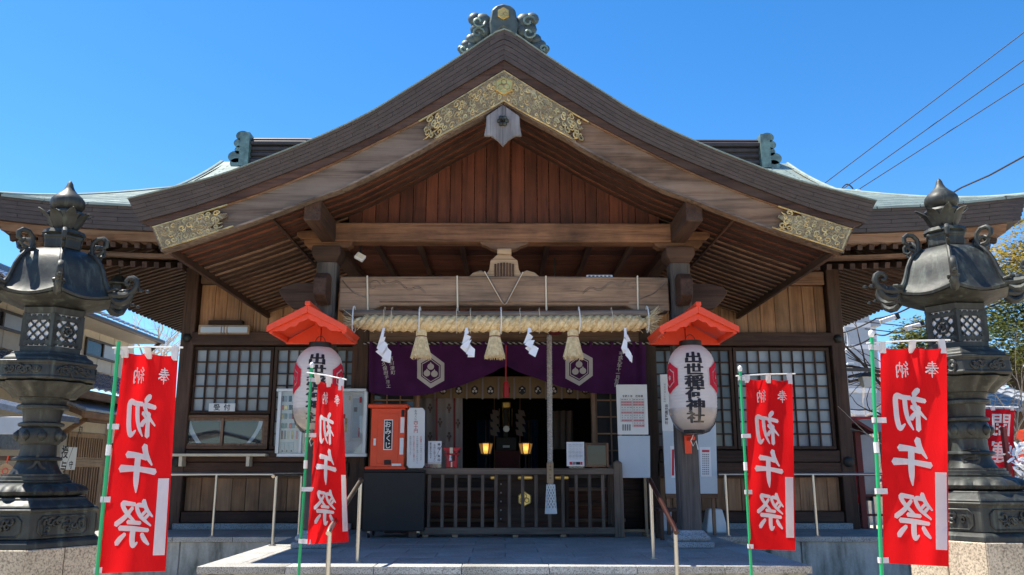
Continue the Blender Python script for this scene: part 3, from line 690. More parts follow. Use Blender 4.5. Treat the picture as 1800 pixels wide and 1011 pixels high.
def lattice(x0p, x1p, y0p, y1p, nc, nr, mat='pane_frost', wm_='wood_dark', name='lattice_window', Y=YW, yy=700, fw=.05):
    xa, xb, z1, z0 = XW(x0p, Y, yy), XW(x1p, Y, yy), ZW(y0p, Y), ZW(y1p, Y)
    fr = MB(); 
    fr.box(xa, xb, Y-.05, Y+.02, z0, z0+fw).box(xa, xb, Y-.05, Y+.02, z1-fw, z1).box(xa, xa+fw, Y-.048, Y+.02, z0+fw, z1-fw).box(xb-fw, xb, Y-.048, Y+.02, z0+fw, z1-fw)
    o = fr.build(name, M[wm_+'_z'], hall, bevel=.004)
    ia, ib, ja, jb = xa+fw, xb-fw, z0+fw, z1-fw; dx, dz = (ib-ia)/nc, (jb-ja)/nr; bw = .022
    pane = MB().box(0, dx, 0, .006, 0, dz).mesh('pane'); pane.materials.append(M[mat])
    for i in range(nc):
        for j in range(nr):
            q = place('pane', pane, None, o, (ia+i*dx, Y+.012+random.uniform(0,.002), ja+j*dz)); q.rotation_euler = (random.uniform(-.02,.02), 0, random.uniform(-.02,.02))
    vb = MB().box(-bw/2, bw/2, 0, .03, ja-.002, jb+.002).mesh('bar', bevel=.003); vb.materials.append(M[wm_+'_z'])
    hb = MB().box(ia-.002, ib+.002, 0, .024, -bw/2, bw/2).mesh('bar', bevel=.003); hb.materials.append(M[wm_+'_x'])
    for i in range(1, nc): place('bar', vb, None, o, (ia+i*dx, Y-.036, 0))
    for j in range(1, nr): place('bar', hb, None, o, (0, Y-.032, ja+j*dz))
    return o
lattice(316, 478, 611, 728, 8, 5)
lattice(479.5, 565, 611, 790, 4, 8, mat='pane_frost'); lattice(566, 646, 611, 790, 4, 8, mat='pane_frost_dark')
lattice(1131, 1213, 611, 790, 4, 8, mat='pane_frost_dark'); lattice(1214, 1290, 611, 790, 4, 8, mat='pane_frost_dark'); lattice(1291.5, 1462, 611, 790, 8, 8, mat='pane_frost')
# reception window: two sliding dark panes
rx0, rx1, rz0, rz1 = XW(309, YW, 760), XW(473, YW, 760), ZW(790, YW), ZW(730, YW)
rw = MB().box(rx0, rx1, YW-.08, YW, rz0, rz0+.05).box(rx0, rx1, YW-.08, YW, rz1-.05, rz1).box(rx0, rx0+.06, YW-.078, YW, rz0+.05, rz1-.05).box(rx1-.06, rx1, YW-.078, YW, rz0+.05, rz1-.05).build('reception_window', M['wood_mid_x'], hall, bevel=.004)
xm = (rx0+rx1)/2
for a, b_, dy in ((rx0+.06, xm+.03, -.05), (xm-.03, rx1-.06, -.02)):
    s_ = MB().box(a, b_, YW+dy-.02, YW+dy, rz0+.05, rz0+.09).box(a, b_, YW+dy-.02, YW+dy, rz1-.09, rz1-.05).box(a, a+.04, YW+dy-.02, YW+dy, rz0+.09, rz1-.09).box(b_-.04, b_, YW+dy-.02, YW+dy, rz0+.09, rz1-.09).build('sash', M['wood_mid_z'], rw, bevel=.003)
    B('pane', M['window_glass'], rw, a+.035, b_-.035, YW+dy-.011, YW+dy-.007, rz0+.085, rz1-.085, 0)
B('counter_box', M['interior'], rw, rx0+.03, rx1-.03, YW+.02, YW+.085, rz0, rz1, 0)
# shelf rail below the reception window
z = ZW(800, YW-.25)
B('counter_shelf', M['cream'], hall, XW(302, YW-.25, 800), XW(468, YW-.25, 800), YW-.30, YW-.10, z-.02, z+.02)
for q in (319, 437): B('shelf_bracket', M['cream'], hall, XW(q-3, YW-.25, 800), XW(q+3, YW-.25, 800), YW-.28, YW-.1, ZW(820, YW-.25), z-.021)
# ---------------- doorway, interior
Z = lambda y: ZW(y, YW)
dl, dr = XW(737, YW, 760), XW(1040, YW, 760); zf = Z(834)
B('lintel', M['wood_mid_x'], hall, -2.15, 2.15, YW-.10, YW+.08, Z(606), Z(580), .01)
x = -2.15
while x < 2.1:
    x2 = min(2.15, x+.22); B('transom_board', M['wood_red_z'], hall, x+.003, x2-.003, YW-.01, YW+.03, Z(579), zc, .004); x = x2
for sg, xa, xb in ((-1, -2.15, dl), (1, dr, 2.15)):
    o = B('door_jamb', M['wood_mid_z'], hall, (dl-.06 if sg < 0 else dr), (dl if sg < 0 else dr+.06), YW-.06, YW+.06, zf, Z(606.5), .006)
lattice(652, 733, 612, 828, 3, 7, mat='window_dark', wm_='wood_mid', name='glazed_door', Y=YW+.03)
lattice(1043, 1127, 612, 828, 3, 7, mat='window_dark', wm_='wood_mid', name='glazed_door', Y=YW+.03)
B('floor_skirt', M['wood_dark_x'], hall, -2.15, 2.15, YW+.06, YW+.10, PZ, zf-.061, .004)
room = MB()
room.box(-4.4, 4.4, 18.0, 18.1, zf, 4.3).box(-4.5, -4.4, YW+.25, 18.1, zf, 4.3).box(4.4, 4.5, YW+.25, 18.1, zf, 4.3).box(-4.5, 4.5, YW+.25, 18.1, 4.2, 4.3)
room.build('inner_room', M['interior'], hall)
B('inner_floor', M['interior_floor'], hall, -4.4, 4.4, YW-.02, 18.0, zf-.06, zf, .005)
for k, (ya, zt) in enumerate(((12.45, .95), (12.72, 1.16), (12.99, 1.37))):
    B('tread', M['wood_mid_x'], hall, -1.75, 1.75, ya, ya+.30, zt-.05, zt, .006); B('riser_board', M['wood_red_x'], hall, -1.72, 1.72, ya+.03, ya+.05, zt-.21 if k else PZ, zt-.051, .003)
# ---------------- main roof behind
YE, YR, ZE, ZR = 11.15, 15.5, 5.20, 7.52; XE = 7.32; XC = .02
def mroof(x, t):                                       # t 0 ridge .. 1 eave
    q = 1-t; z = ZE+(ZR-ZE)*(0.78*q+.22*q**2.2); lift = .2*max(0, (abs(x)-4.2)/(XE-4.2))**2.2*t**3
    return z+lift
def mhw(t): return 5.55 if t < .5 else lerp(5.55, XE, ((t-.5)/.5)**.9)
sh = MB(); NCR = 44; rnd = random.Random(3)
for back in (0, 1):
    for j in range(NCR):
        t0, t1 = j/NCR, (j+1)/NCR; h0, h1 = mhw(t0), mhw(t1); n = 24
        for i in range(-1, n):
            a, b_ = -1+2*(i+(.5 if j % 2 else 0))/n, -1+2*(i+1+(.5 if j % 2 else 0))/n; a, b_ = max(-1, a), min(1, b_)
            if b_-a < .01: continue
            lf = rnd.uniform(.003, .006); vs = []
            for (u, h, t, up) in ((a+.001, h0, t0, .0), (b_-.001, h0, t0, .0), (b_-.001, h1, t1, lf), (a+.001, h1, t1, lf)):
                yy = lerp(YR, YE-.03, t); yy = yy if not back else 2*YR-yy
                vs.append((XC+u*h, yy, mroof(u*h, t)+up+.01))
            ed = .035 if j == NCR-1 else lf+.002
            vs += [(vs[3][0], vs[3][1], vs[3][2]-ed), (vs[2][0], vs[2][1], vs[2][2]-ed)]
            sh.add(vs, [(0,1,2,3), (3,2,5,4)])
tag(sh.build('copper_shingles', M['copper_top'], hall), kind='stuff')
for sg in (-1, 1):                                     # hipped side skirts
    sk = MB()
    for j in range(15):
        t0, t1 = .5+j/30, .5+(j+1)/30; n = 20
        for i in range(n):
            vs = []
            for u, t, up in ((i/n, t0, 0), ((i+1)/n, t0, 0), ((i+1)/n, t1, .018), (i/n, t1, .018)):
                ya = lerp(YR, YE-.03, t); vs.append((XC+sg*(mhw(t)+.002), lerp(ya, 2*YR-ya, u), mroof(mhw(t)*(1 if abs(u-.5) > .4 else .6+abs(u-.5)), t)+up+.008))
            sk.add(vs, [(0,1,2,3)])
    tag(sk.build('side_shingles', M['copper_top'], hall), kind='stuff')
    MB().prism([(0,0)]*3, 0, 1)
    MB().add([(XC+sg*5.45, YR, ZR), (XC+sg*5.45, lerp(YR,YE,.5), mroof(0,.5)), (XC+sg*5.45, 2*YR-lerp(YR,YE,.5), mroof(0,.5))], [(0,1,2)]).build('side_gable', M['wood_dark_z'], hall)
def eave_z(x): return mroof(x, 1.0)
for k in range(NC):                                    # copper edge along the front and side eaves
    y = YE+.014*k
    for sg in (-1, 1):
        cuts = [3.3+i*1.05+(0,.35,.7)[k % 3] for i in range(5)]; cuts = [3.3]+[c for c in cuts if 3.4 < c < XE-.1]+[XE-.014*k]
        for a, b_ in zip(cuts, cuts[1:]):
            R = []
            for i in range(4):
                xx = lerp(a+.003, b_-.003, i/3); zt = eave_z(xx)-.33*(k+.03)/NC; zb = eave_z(xx)-.33*(k+.96)/NC
                R.append([(XC+sg*xx, y, zt), (XC+sg*xx, y+.01, zb), (XC+sg*xx, y+.3, zb), (XC+sg*xx, y+.3, zt)])
            MB().rings(R).build('copper_plate', M['copper_fascia'], hall)
        R = []
        for i in range(25):
            u = i/24; yy = lerp(YE+.014*k, 2*YR-YE-.014*k, u); e = max(0, (abs(u-.5)-.25)/.25)**2.2*.2
            zt = ZE+e-.33*(k+.03)/NC; zb = ZE+e-.33*(k+.96)/NC; xx = XC+sg*(XE-.014*k)
            R.append([(xx, yy, zt), (xx, yy, zb), (xx-sg*.3, yy, zb), (xx-sg*.3, yy, zt)])
        MB().rings(R).build('side_copper_course', M['copper_fascia'], hall)
for sg in (-1, 1):
    R = []
    for i in range(16):                                # board below the copper, then rafter-end batten
        xx = lerp(3.4, XE-.22, i/15); zz = eave_z(xx)-.33; R.append([(XC+sg*xx, YE+.16, zz), (XC+sg*xx, YE+.22, zz-.12), (XC+sg*xx, YE+.42, zz-.12), (XC+sg*xx, YE+.42, zz)])
    MB().rings(R).build('eave_board', M['wood_mid_x'], hall)
    R = []
    for i in range(16):
        xx = lerp(3.4, XE-.3, i/15); zz = eave_z(xx)-.55; R.append([(XC+sg*xx, YE+.5, zz), (XC+sg*xx, YE+.5, zz-.06), (XC+sg*xx, YE+.6, zz-.06), (XC+sg*xx, YE+.6, zz)])
    MB().rings(R).build('eave_batten', M['wood_mid_x'], hall)
    # front flying rafters and lower rafters
    fl = MB().beam((0, YE+.28, 0), (0, YE+1.0, .20), .07, .075).mesh('rafter'); fl.materials.append(M['wood_dark_y'])
    lo = MB().beam((0, YE+.58, 0), (0, YW+.1, .52), .07, .085).mesh('rafter'); lo.materials.append(M['wood_dark_y'])
    xx = 3.5
    while xx < XE-.5:
        zz = eave_z(xx)-.33; place('rafter', fl, None, hall, (XC+sg*xx, 0, zz-.165))
        if xx < 6.9: place('rafter', lo, None, hall, (XC+sg*xx, 0, zz-.31-.06))
        xx += .17
    sf = MB().beam((0, 0, 0), (sg*.78, 0, -.21), .07, .075).mesh('rafter'); sf.materials.append(M['wood_dark_x'])
    sl = MB().beam((0, 0, 0), (sg*1.42, 0, -.44), .07, .085).mesh('rafter'); sl.materials.append(M['wood_dark_x'])
    yy = YE+.4
    while yy < 18.5:
        u = (yy-YE)/(2*YR-2*YE); e = max(0, (abs(u-.5)-.25)/.25)**2.2*.2; zz = ZE+e-.33
        if yy > YE+1.0: place('rafter', sl, None, hall, (XC+sg*(XE-1.95), yy, zz+.05))
        place('rafter', sf, None, hall, (XC+sg*(XE-1.05), yy, zz+.055)); yy += .165
    # soffit boards
    MB().add([(XC+sg*3.3, YE+.2, 5.03), (XC+sg*(XE-.2), YE+.2, 5.2), (XC+sg*5.3, YW+.3, 5.62), (XC+sg*3.3, YW+.3, 5.62)], [(0,1,2,3)]).build('soffit', M['wood_dark_x'], hall, solid=.02)
    MB().add([(XC+sg*(XE-.2), YE+.2, 5.2), (XC+sg*(XE-.2), YE+2.2, 5.06), (XC+sg*(XE-.2), 18.6, 5.06), (XC+sg*5.3, 18.6, 5.62), (XC+sg*5.3, YW+.3, 5.62)], [(0,1,4),(1,2,3,4)]).build('soffit', M['wood_dark_x'], hall, solid=.02)
    zz = eave_z(XE)-.33
    MB().beam((XC+sg*(XE-.42), YE+.42, zz-.26), (XC+sg*5.2, YW+.15, 5.42), .17, .24).build('hip_beam', M['wood_grey_x'], hall, bevel=.012)
    MB().beam((XC+sg*(XE-.28), YE+.28, zz-.10), (XC+sg*5.9, YW-.75, 5.35), .15, .14).build('hip_rafter', M['wood_grey_x'], hall, bevel=.01)
    for yb in (YW,):
        B('bracket_beam', M['wood_dark_y'], hall, XC+sg*5.34-.10, XC+sg*5.34+.10, YW-.75, YW, 4.86, 5.06, .01)
        B('bracket_beam', M['wood_mid_x'], hall, XC+sg*4.6, XC+sg*6.1, YW-.09, YW+.09, 5.08, 5.28, .01)
B('eave_purlin', M['wood_dark_x'], hall, XC-5.9, XC+5.9, YW-.75, YW-.57, 5.08, 5.24, .01)
# main ridge
rdg = B('ridge', M['copper_fascia'], hall, XC-5.0, XC+5.0, YR-.2, YR+.2, ZR-.12, ZR+.36, .02)
for k, (dz, ex) in enumerate(((.0, .28), (.14, .25), (.26, .25), (.36, .30))): B('ridge_band', M['copper_fascia'], rdg, XC-5.0, XC+5.0, YR-ex, YR+ex, ZR-.1+dz, ZR-.02+dz, .02)
B('ridge_top', M['copper_fascia'], rdg, XC-5.05, XC+5.05, YR-.22, YR+.22, ZR+.36, ZR+.43, .03)
for sg in (-1, 1):
    mb = MB()
    for dz, r, dx in ((.42, .10, .02), (.27, .095, .06), (.13, .09, .04), (-.01, .12, .12), (-.14, .10, .10)):
        c = Vector((XC+sg*(5.06+dx), YR, ZR+dz)); mb.rings([[c+Vector((r*math.cos(q*PI/8)*1.25, dy, r*math.sin(q*PI/8))) for q in range(16)] for dy in (-.33, -.30, .30, .33)])
    mb.box(XC+sg*5.02-.09, XC+sg*5.02+.09, YR-.36, YR+.36, ZR-.2, ZR+.48); mb.build('ridge_end', M['copper_green'], hall, smooth=True)

for sg in (-1, 1):                                     # rounded copper roll along the roof's outer edge
    pts = []
    for i in range(41):
        t = i/40; h = mhw(t); pts.append((XC+sg*h, lerp(YR, YE-.03, t), mroof(h, t)+.0))
    MB().tube(pts, .04, 8).build('verge_roll', M['copper_top'], hall, smooth=True)
# ================================================================== things on and around the porch
def rail(name, label, paths, mat='steel', r=.02, top='steel', rt=.021, group=None):
    t = thing(name, label, 'handrail', paths[1][0], group)
    MB().tube(paths[0], rt, 12).build('top_rail', M[top], t, smooth=True)
    for p, h in paths[2:]:
        q = Vector(p); MB().tube([q, q+Vector((0,0,h))], r, 12).build('post', M[mat], t, smooth=True)
        MB().lathe([(.045,0),(.045,.008),(.022,.012)], 14, q).build('base_flange', M[mat], t, smooth=True)
    return t
zr = 1.57
rail('handrail', 'steel handrail on the platform edge turning the corner below the reception counter', [[(-5.3, YWG+.12, zr), (-3.9, YWG+.12, zr), (-2.80, YWG+.12, zr), (-2.74, YWG+.06, zr), (-2.74, 10.3, zr), (-2.74, 10.2, zr-.02)], ((-5.3, YWG+.12, PZ), 0), ((-5.3, YWG+.12, PZ), zr-PZ), ((-3.95, YWG+.12, PZ), zr-PZ), ((-2.78, YWG+.10, PZ), zr-PZ), ((-2.74, 10.35, PZ), zr-PZ)])
rail('handrail', 'steel handrail on the platform edge before the lattice wall without a counter', [[(2.98, YWG+.16, zr), (3.06, YWG+.14, zr), (4.4, YWG+.12, zr), (5.9, YWG+.12, zr)], ((3.06, YWG+.14, PZ), 0), ((3.06, YWG+.14, PZ), zr-PZ), ((4.27, YWG+.12, PZ), zr-PZ), ((5.85, YWG+.12, PZ), zr-PZ)])
def stair_rail(label, X, Ya, Yb, top):
    za = ZW(847, Ya); zb = ZW(930, Yb)
    t = rail('stair_handrail', label, [[(X, Ya+.07, za+.012), (X, Ya+.02, za+.02), (X, Ya-.03, za), (X, Yb, zb), (X, Yb-.05, zb-.03)], ((X, Ya, PZ), 0), ((X, Ya, PZ), za-PZ), ((X, Yb, .3), zb-.3)], top=top, rt=.022)
    B('end_cap', M['black_paint'], t, X-.026, X+.026, Ya+.06, Ya+.10, za-.015, za+.03, .008)
stair_rail('steel stair rail standing near the black cabinet of the fortune box', -1.42, 8.5, 7.1, 'steel')
stair_rail('steel stair rail with a brown grip beside the fence and whiteboard', 1.5, 8.78, 7.6, 'rail_brown')
# ---- wooden fence in front of the offering box
fx0, fx1 = XW(728, YF, 890), XW(1087, YF, 890); fz0, fz1 = PZ+.02, ZW(823, YF)
fen = thing('offering_fence', 'low weathered wooden fence with square balusters before the offering box', 'fence', ((fx0+fx1)/2, YF, PZ))
for xx in (fx0, fx1):
    MB().rings([[(xx+a*r, YF+b_*r, z) for a, b_ in ((-1,-1),(1,-1),(1,1),(-1,1))] for r, z in ((.06,PZ+.002),(.06,fz1+.06),(.045,fz1+.085),(.01,fz1+.1))]).build('post', M['wood_fence'], fen, bevel=.005)
    B('side_rail', M['wood_grey_y'], fen, xx-.035, xx+.035, YF+.06, YF+.85, fz1-.09, fz1-.01); B('side_rail', M['wood_grey_y'], fen, xx-.035, xx+.035, YF+.06, YF+.85, PZ+.05, PZ+.13)
    for k in range(4): B('baluster', M['wood_fence'], fen, xx-.02, xx+.02, YF+.2+k*.17, YF+.24+k*.17, PZ+.13, fz1-.09)
    B('post', M['wood_fence'], fen, xx-.05, xx+.05, YF+.80, YF+.90, PZ+.002, fz1+.05)
B('top_rail', M['wood_fence_x'], fen, fx0+.05, fx1-.05, YF-.055, YF+.055, fz1-.085, fz1, .008)
B('bottom_rail', M['wood_fence_x'], fen, fx0+.05, fx1-.05, YF-.045, YF+.045, PZ+.04, PZ+.13, .008)
bm_ = MB().box(-.022, .022, -.022, .022, PZ+.13, fz1-.085).mesh('baluster', bevel=.004); bm_.materials.append(M['wood_fence'])
for i in range(14): place('baluster', bm_, None, fen, (XW(754+23.55*i, YF, 880), YF, 0))
for q in (748, 800, 906, 990): B('foot_block', M['wood_tan_x'], fen, XW(q-5, YF, 940), XW(q+5, YF, 940), YF-.05, YF+.05, PZ+.002, PZ+.04)
# ---- offering box
YO = 11.95
ox0, ox1, oz1 = XW(868, YO, 870), XW(1000, YO, 870), ZW(833, YO)
ob = thing('offering_box', 'dark wooden offering box with gilt straps and gold hexagon crest behind the fence', 'box', ((ox0+ox1)/2, YO+.3, PZ))
B('front_panel', M['wood_dark_x'], ob, ox0+.05, ox1-.05, YO, YO+.03, PZ+.18, oz1-.09, .004)
for z0, z1 in ((PZ+.10, PZ+.18), (oz1-.09, oz1)): B('frame_rail', M['wood_dark_x'], ob, ox0, ox1, YO-.03, YO+.04, z0, z1, .005)
for xa, xb in ((ox0, ox0+.05), (ox1-.05, ox1)):
    B('frame_stile', M['wood_dark_z'], ob, xa, xb, YO-.025, YO+.04, PZ+.18, oz1-.09, .004); B('side_panel', M['wood_dark_z'], ob, xa, xb, YO+.04, YO+.6, PZ+.1, oz1-.02)
    for yy in (YO, YO+.5): B('leg', M['wood_dark_z'], ob, xa, xb, yy, yy+.08, PZ, PZ+.1)
B('rear_panel', M['wood_dark_x'], ob, ox0+.05, ox1-.05, YO+.56, YO+.6, PZ+.1, oz1-.02)
for k in range(9): B('grate_slat', M['wood_dark_x'], ob, ox0+.05, ox1-.05, YO+.05+k*.06, YO+.08+k*.06, oz1-.05, oz1-.01)
for q0, q1 in ((852,871),(910,936),(975,999)):
    xa, xb = max(ox0-.05, XW(q0, YO, 838)), XW(q1, YO, 838); B('gilt_strap', M['gold_bright'], ob, xa, xb, YO-.05, YO-.031, oz1-.075, oz1-.03, .012)
for k in range(5): 
    c = Vector((ox0+.10, YO-.004, lerp(PZ+.22, oz1-.14, k/4))); MB().rings([[c+Vector((r*math.cos(q*PI/4), dy, r*math.sin(q*PI/4))) for q in range(8)] for r, dy in ((.012,.002),(.010,-.008),(.003,-.012))]).build('stud', M['steel'], ob, smooth=True)
p = W(922, 877, YO); crest(p.x, p.z, YO-.03, .105, ob, ('gold_bright', 'gold_plate'))
# ---- black cabinet with the fortune slip box
YA = 11.45
cx0, cx1, cz1 = XW(638, YA, 880), XW(746, YA, 880), ZW(826, YA)
cab = thing('black_cabinet', 'plain black cabinet on casters under the red fortune box', 'cabinet', ((cx0+cx1)/2, YA+.25, PZ))
B('body', M['black_paint'], cab, cx0, cx1, YA, YA+.55, PZ+.09, cz1-.03, .008); B('top_board', M['black_paint'], cab, cx0-.01, cx1+.01, YA-.01, YA+.56, cz1-.029, cz1, .006)
for xx in (cx0+.08, cx1-.08):
    for yy in (YA+.07, YA+.48):
        c = MB().tube([(xx-.015, yy, PZ+.035), (xx+.015, yy, PZ+.035)], .034, 12).build('caster', M['black_paint'], cab, smooth=True)
        B('fork', M['steel'], c, xx-.02, xx+.02, yy-.015, yy+.02, PZ+.05, PZ+.089, .003)
YQ = YA+.06
bx = thing('fortune_box', 'red omikuji fortune slip dispenser box with black title plate on the black cabinet', 'box', (W(681,820,YQ).x, YQ+.15, cz1))
def PX(name, mat, parent, x0, x1, y0, y1, Y, d, bevel=.004):          # box whose front face spans the pixels at depth Y
    a, b_ = W(x0, (y0+y1)/2, Y), W(x1, (y0+y1)/2, Y); return B(name, M[mat], parent, a.x, b_.x, Y, Y+d, ZW(y1, Y, x0), ZW(y0, Y, x0), bevel)
def onpx(Y): return lambda u, v: W(u, v, Y)
zb0 = cz1
a, b_ = XW(654, YQ), XW(713, YQ); B('body', M['red_box'], bx, a, b_, YQ, YQ+.3, zb0+.03, ZW(718, YQ), .008)
B('base_board', M['red_box'], bx, XW(646, YQ), XW(716, YQ), YQ-.03, YQ+.32, zb0, zb0+.045, .012); B('cap_board', M['red_box'], bx, XW(648, YQ), XW(718, YQ), YQ-.04, YQ+.32, ZW(718, YQ)+.002, ZW(712, YQ)+.01, .014)
PX('door_panel', 'red_box', bx, 663, 700, 727, 815, YQ-.008, .012)
PX('title_frame', 'white_paint', bx, 674.5, 690, 737.5, 791, YQ-.014, .008, .001); PX('title_plate', 'black_paint', bx, 676, 688.5, 739.3, 789.3, YQ-.018, .006, 0)
mb = MB(); fn = lambda u, v: W(u, v, YQ-.0205)
for ch, yy in zip('おみくじ', (746, 758.5, 770.5, 783)):
    vs, fs = glyph(ch, .02); mb.add([fn(682.2+v.x*11.5, yy-v.y*12) for v in vs], fs)
tag(mb.build('lettering', M['white_paint'], bx), kind='stuff')
PX('coin_slot', 'black_paint', bx, 705.5, 711, 720.5, 732.5, YQ-.012, .014); PX('notice_strip', 'white_paint', bx, 704, 710.5, 733.5, 761, YQ-.01, .011, 0); PX('notice_strip', 'white_paint', bx, 702.5, 709, 770, 799, YQ-.0105, .012, 0)
PX('notice_strip', 'white_paint', bx, 656.5, 660.5, 771, 783, YQ-.01, .011, 0); PX('notice_strip', 'white_paint', bx, 688.5, 705, 815, 819, YQ-.012, .013, 0)
PX('outlet', 'black_paint', bx, 675, 687, 808.5, 817, YQ-.02, .022)
def signtext(parent, cols, Y, mat='black_ink', bold=.0):              # cols: (text, px x, px y0, px y1, size px)
    mb = MB()
    for tx, x, y0, y1, s in cols:
        st = (y1-y0)/len(tx)
        for i, ch in enumerate(tx):
            if ch == ' ': continue
            vs, fs = glyph(ch, bold); mb.add([W(x+v.x*s, y0+st*(i+.5)-v.y*s, Y) for v in vs], fs)
    return tag(mb.build('lettering', M[mat], parent), kind='stuff')
YS = YA+.03
sg_ = thing('price_sign', 'tall white omikuji price board with clipped corners beside the red box', 'sign', (XW(731, YS), YS, cz1))
MB().prism(pxpoly([(716.5,722),(720.5,717),(743,717),(747,722),(746,818),(742,823),(719,823),(715,818)], YS), YS, YS+.02).build('board', M['sign_white'], sg_, bevel=.003)
signtext(sg_, [('おみくじ', 731, 720, 739, 5)], YS-.003); signtext(sg_, [('四十円', 731, 740, 761, 8)], YS-.003, 'red_ink', .01)
signtext(sg_, [('その他の硬貨を使用されますと', 733.5, 766, 815, 3.6), ('故障の原因になります', 721.5, 766, 800, 3.4)], YS-.003, 'grey_ink'); signtext(sg_, [('十円硬貨', 740, 766, 778, 3.6), ('おつりは出ませんのでご注意下さい', 727.5, 766, 812, 3.5)], YS-.003, 'red_ink'); signtext(sg_, [('のみ使用できます', 740, 779, 810, 3.6)], YS-.003, 'grey_ink')
YT = YF-.02
cd_ = thing('card_stand', 'small white text card in a clear acrylic stand on the fence rail', 'sign', (XW(763, YT), YT, fz1))
PX('card', 'paper', cd_, 752.5, 776, 775.5, 816, YT, .006, 0); a = W(746, 820, YT); MB().box(XW(747, YT), XW(778, YT), YT-.04, YT+.03, fz1+.001, ZW(813, YT)).build('holder', M['plastic_clear'], cd_, bevel=.004)
signtext(cd_, [('神社御朱印', 771.5, 778, 812, 5.2)], YT-.003, bold=.02); signtext(cd_, [('ご自由にお取り下さい', 764, 778, 812, 3.8), ('書き置きのみです', 757, 778, 806, 3.8)], YT-.003)
YM = YF-.01
tr = thing('mini_torii', 'tiny red torii gate ornament with a white fox on the fence rail', 'ornament', (XW(794, YM), YM, fz1))
def pp(pts, Y, d, name, mat, parent, bev=.003): return MB().prism(pxpoly(pts, Y), Y, Y+d).build(name, M[mat], parent, bevel=bev)
pp([(777.5,786.5),(811,786.5),(805,793.5),(783,793.5)], YM-.03, .06, 'top_beam', 'red_deep', tr); pp([(781,796.5),(807,796.5),(807,799.5),(781,799.5)], YM-.02, .04, 'tie_beam', 'red_deep', tr)
for q in (785, 799.8): MB().prism(pxpoly([(q,793.6),(q+3.8,793.6),(q+4.4,822),(q-.6,822)], YM), YM-.02, YM+.02).build('post', M['red_deep'], tr, bevel=.003)
pp([(790.5,787),(796,787),(796,797),(790.5,797)], YM-.036, .006, 'plaque', 'cream', tr, 0); pp([(786,810),(803,810),(803,821.9),(786,821.9)], YM-.035, .05, 'offering_slot_box', 'red_deep', tr); pp([(792.5,812),(795,812),(795,821),(792.5,821)], YM-.039, .004, 'paper_slip', 'cream', tr, 0)
mb = MB(); c = W(791.5, 805, YM-.0); mb.lathe([(.001,-.04),(.022,-.038),(.02,-.01),(.011,.005),(.015,.018),(.011,.032),(.002,.036)], 10, c); mb.lathe([(.005,0),(.001,.02)], 6, c+Vector((-.009,0,.03))); mb.lathe([(.005,0),(.001,.02)], 6, c+Vector((.009,0,.03))); mb.build('fox_figure', M['white_paint'], tr, smooth=True)
dc = thing('document_stand', 'white printed notice sheet leaning on the fence rail beside a wooden frame', 'notice', (XW(1011, YT), YT, fz1))
PX('sheet', 'paper', dc, 996, 1027, 777, 819.5, YT, .008, .001); B('foot', M['plastic_clear'], dc, XW(998, YT), XW(1025, YT), YT+.001, YT+.05, fz1+.001, fz1+.03)
signtext(dc, [('お願い申し上げます社務所まで御連絡下さい', x, 780, 808, 1.6) for x in (1023,1020.5,1018,1015.5,1013,1010.5,1008,1005.5,1003,1000.5)], YT-.003, 'grey_ink')
for q0, q1, m_ in ((1001,1006,'red_ink'),(1006.5,1012,'grey_ink'),(1012.5,1020,'black_ink'),(1020.5,1024,'red_ink')): PX('stamp', m_, dc, q0, q1, 812, 817, YT-.002, .003, 0)
fm = thing('wooden_frame', 'empty brown wooden picture frame standing on the fence rail', 'frame', (XW(1049, YT), YT, fz1))
for q in ((1028.5,1033,778.5,821),(1065.5,1070,778.5,821)): PX('stile', 'wood_mid_z', fm, *q, YT-.005, .03)
for q in ((1033.2,1065.3,778.5,783),(1033.2,1065.3,817,821)): PX('rail', 'wood_mid_x', fm, *q, YT-.003, .03)
PX('pane', 'window_dark', fm, 1033, 1065.5, 782.5, 817.5, YT+.01, .004, 0)
# ---- free standing notice boards
YN = 11.75
nb = thing('notice_board', 'white unlucky-years chart above a blank whiteboard on a wooden stand', 'notice board', (XW(1113, YN, 900), YN, PZ))
MB().prism(pxpoly([(1083,676),(1137,676),(1140,764),(1086,764)], YN), YN, YN+.025).build('chart_board', M['sign_white'], nb, bevel=.003)
MB().prism(pxpoly([(1086,766),(1142.5,766),(1143,840),(1089,840)], YN-.02), YN-.02, YN+.01).build('whiteboard', M['sign_blue'], nb, bevel=.003)
for q in (1094, 1136): B('leg', M['wood_tan_z'], nb, XW(q-2.5, YN, 880), XW(q+2.5, YN, 880), YN+.026, YN+.06, PZ, ZW(690, YN))
B('foot', M['wood_tan_x'], nb, XW(1088, YN, 920), XW(1142, YN, 920), YN+.061, YN+.09, PZ+.05, PZ+.09); 
for q in (1094, 1136): B('brace', M['wood_tan_y'], nb, XW(q-2, YN, 930), XW(q+2, YN, 930), YN-.15, YN+.3, PZ+.001, PZ+.045)
mb = MB(); htext(mb, '令和5年', 1092.5, 4.1, 4.4, lambda u, v: W(u, v, YN-.003), 0); mb = MB()
for i, ch in enumerate('令和5年 厄年表'):
    if ch == ' ': continue
    vs, fs = glyph(ch, .02); mb.add([W(1096+i*4.6+v.x*4.5, 696.5-v.y*4.5, YN-.003) for v in vs], fs)
tag(mb.build('lettering', M['black_ink'], nb), kind='stuff')
lines = MB(); pink = MB(); txt = MB(); rnd = random.Random(2)
def rq(mb, x0, x1, y0, y1, Y): mb.add([W(x0,y1,Y), W(x1,y1,Y), W(x1,y0,Y), W(x0,y0,Y)], [(0,1,2,3)])
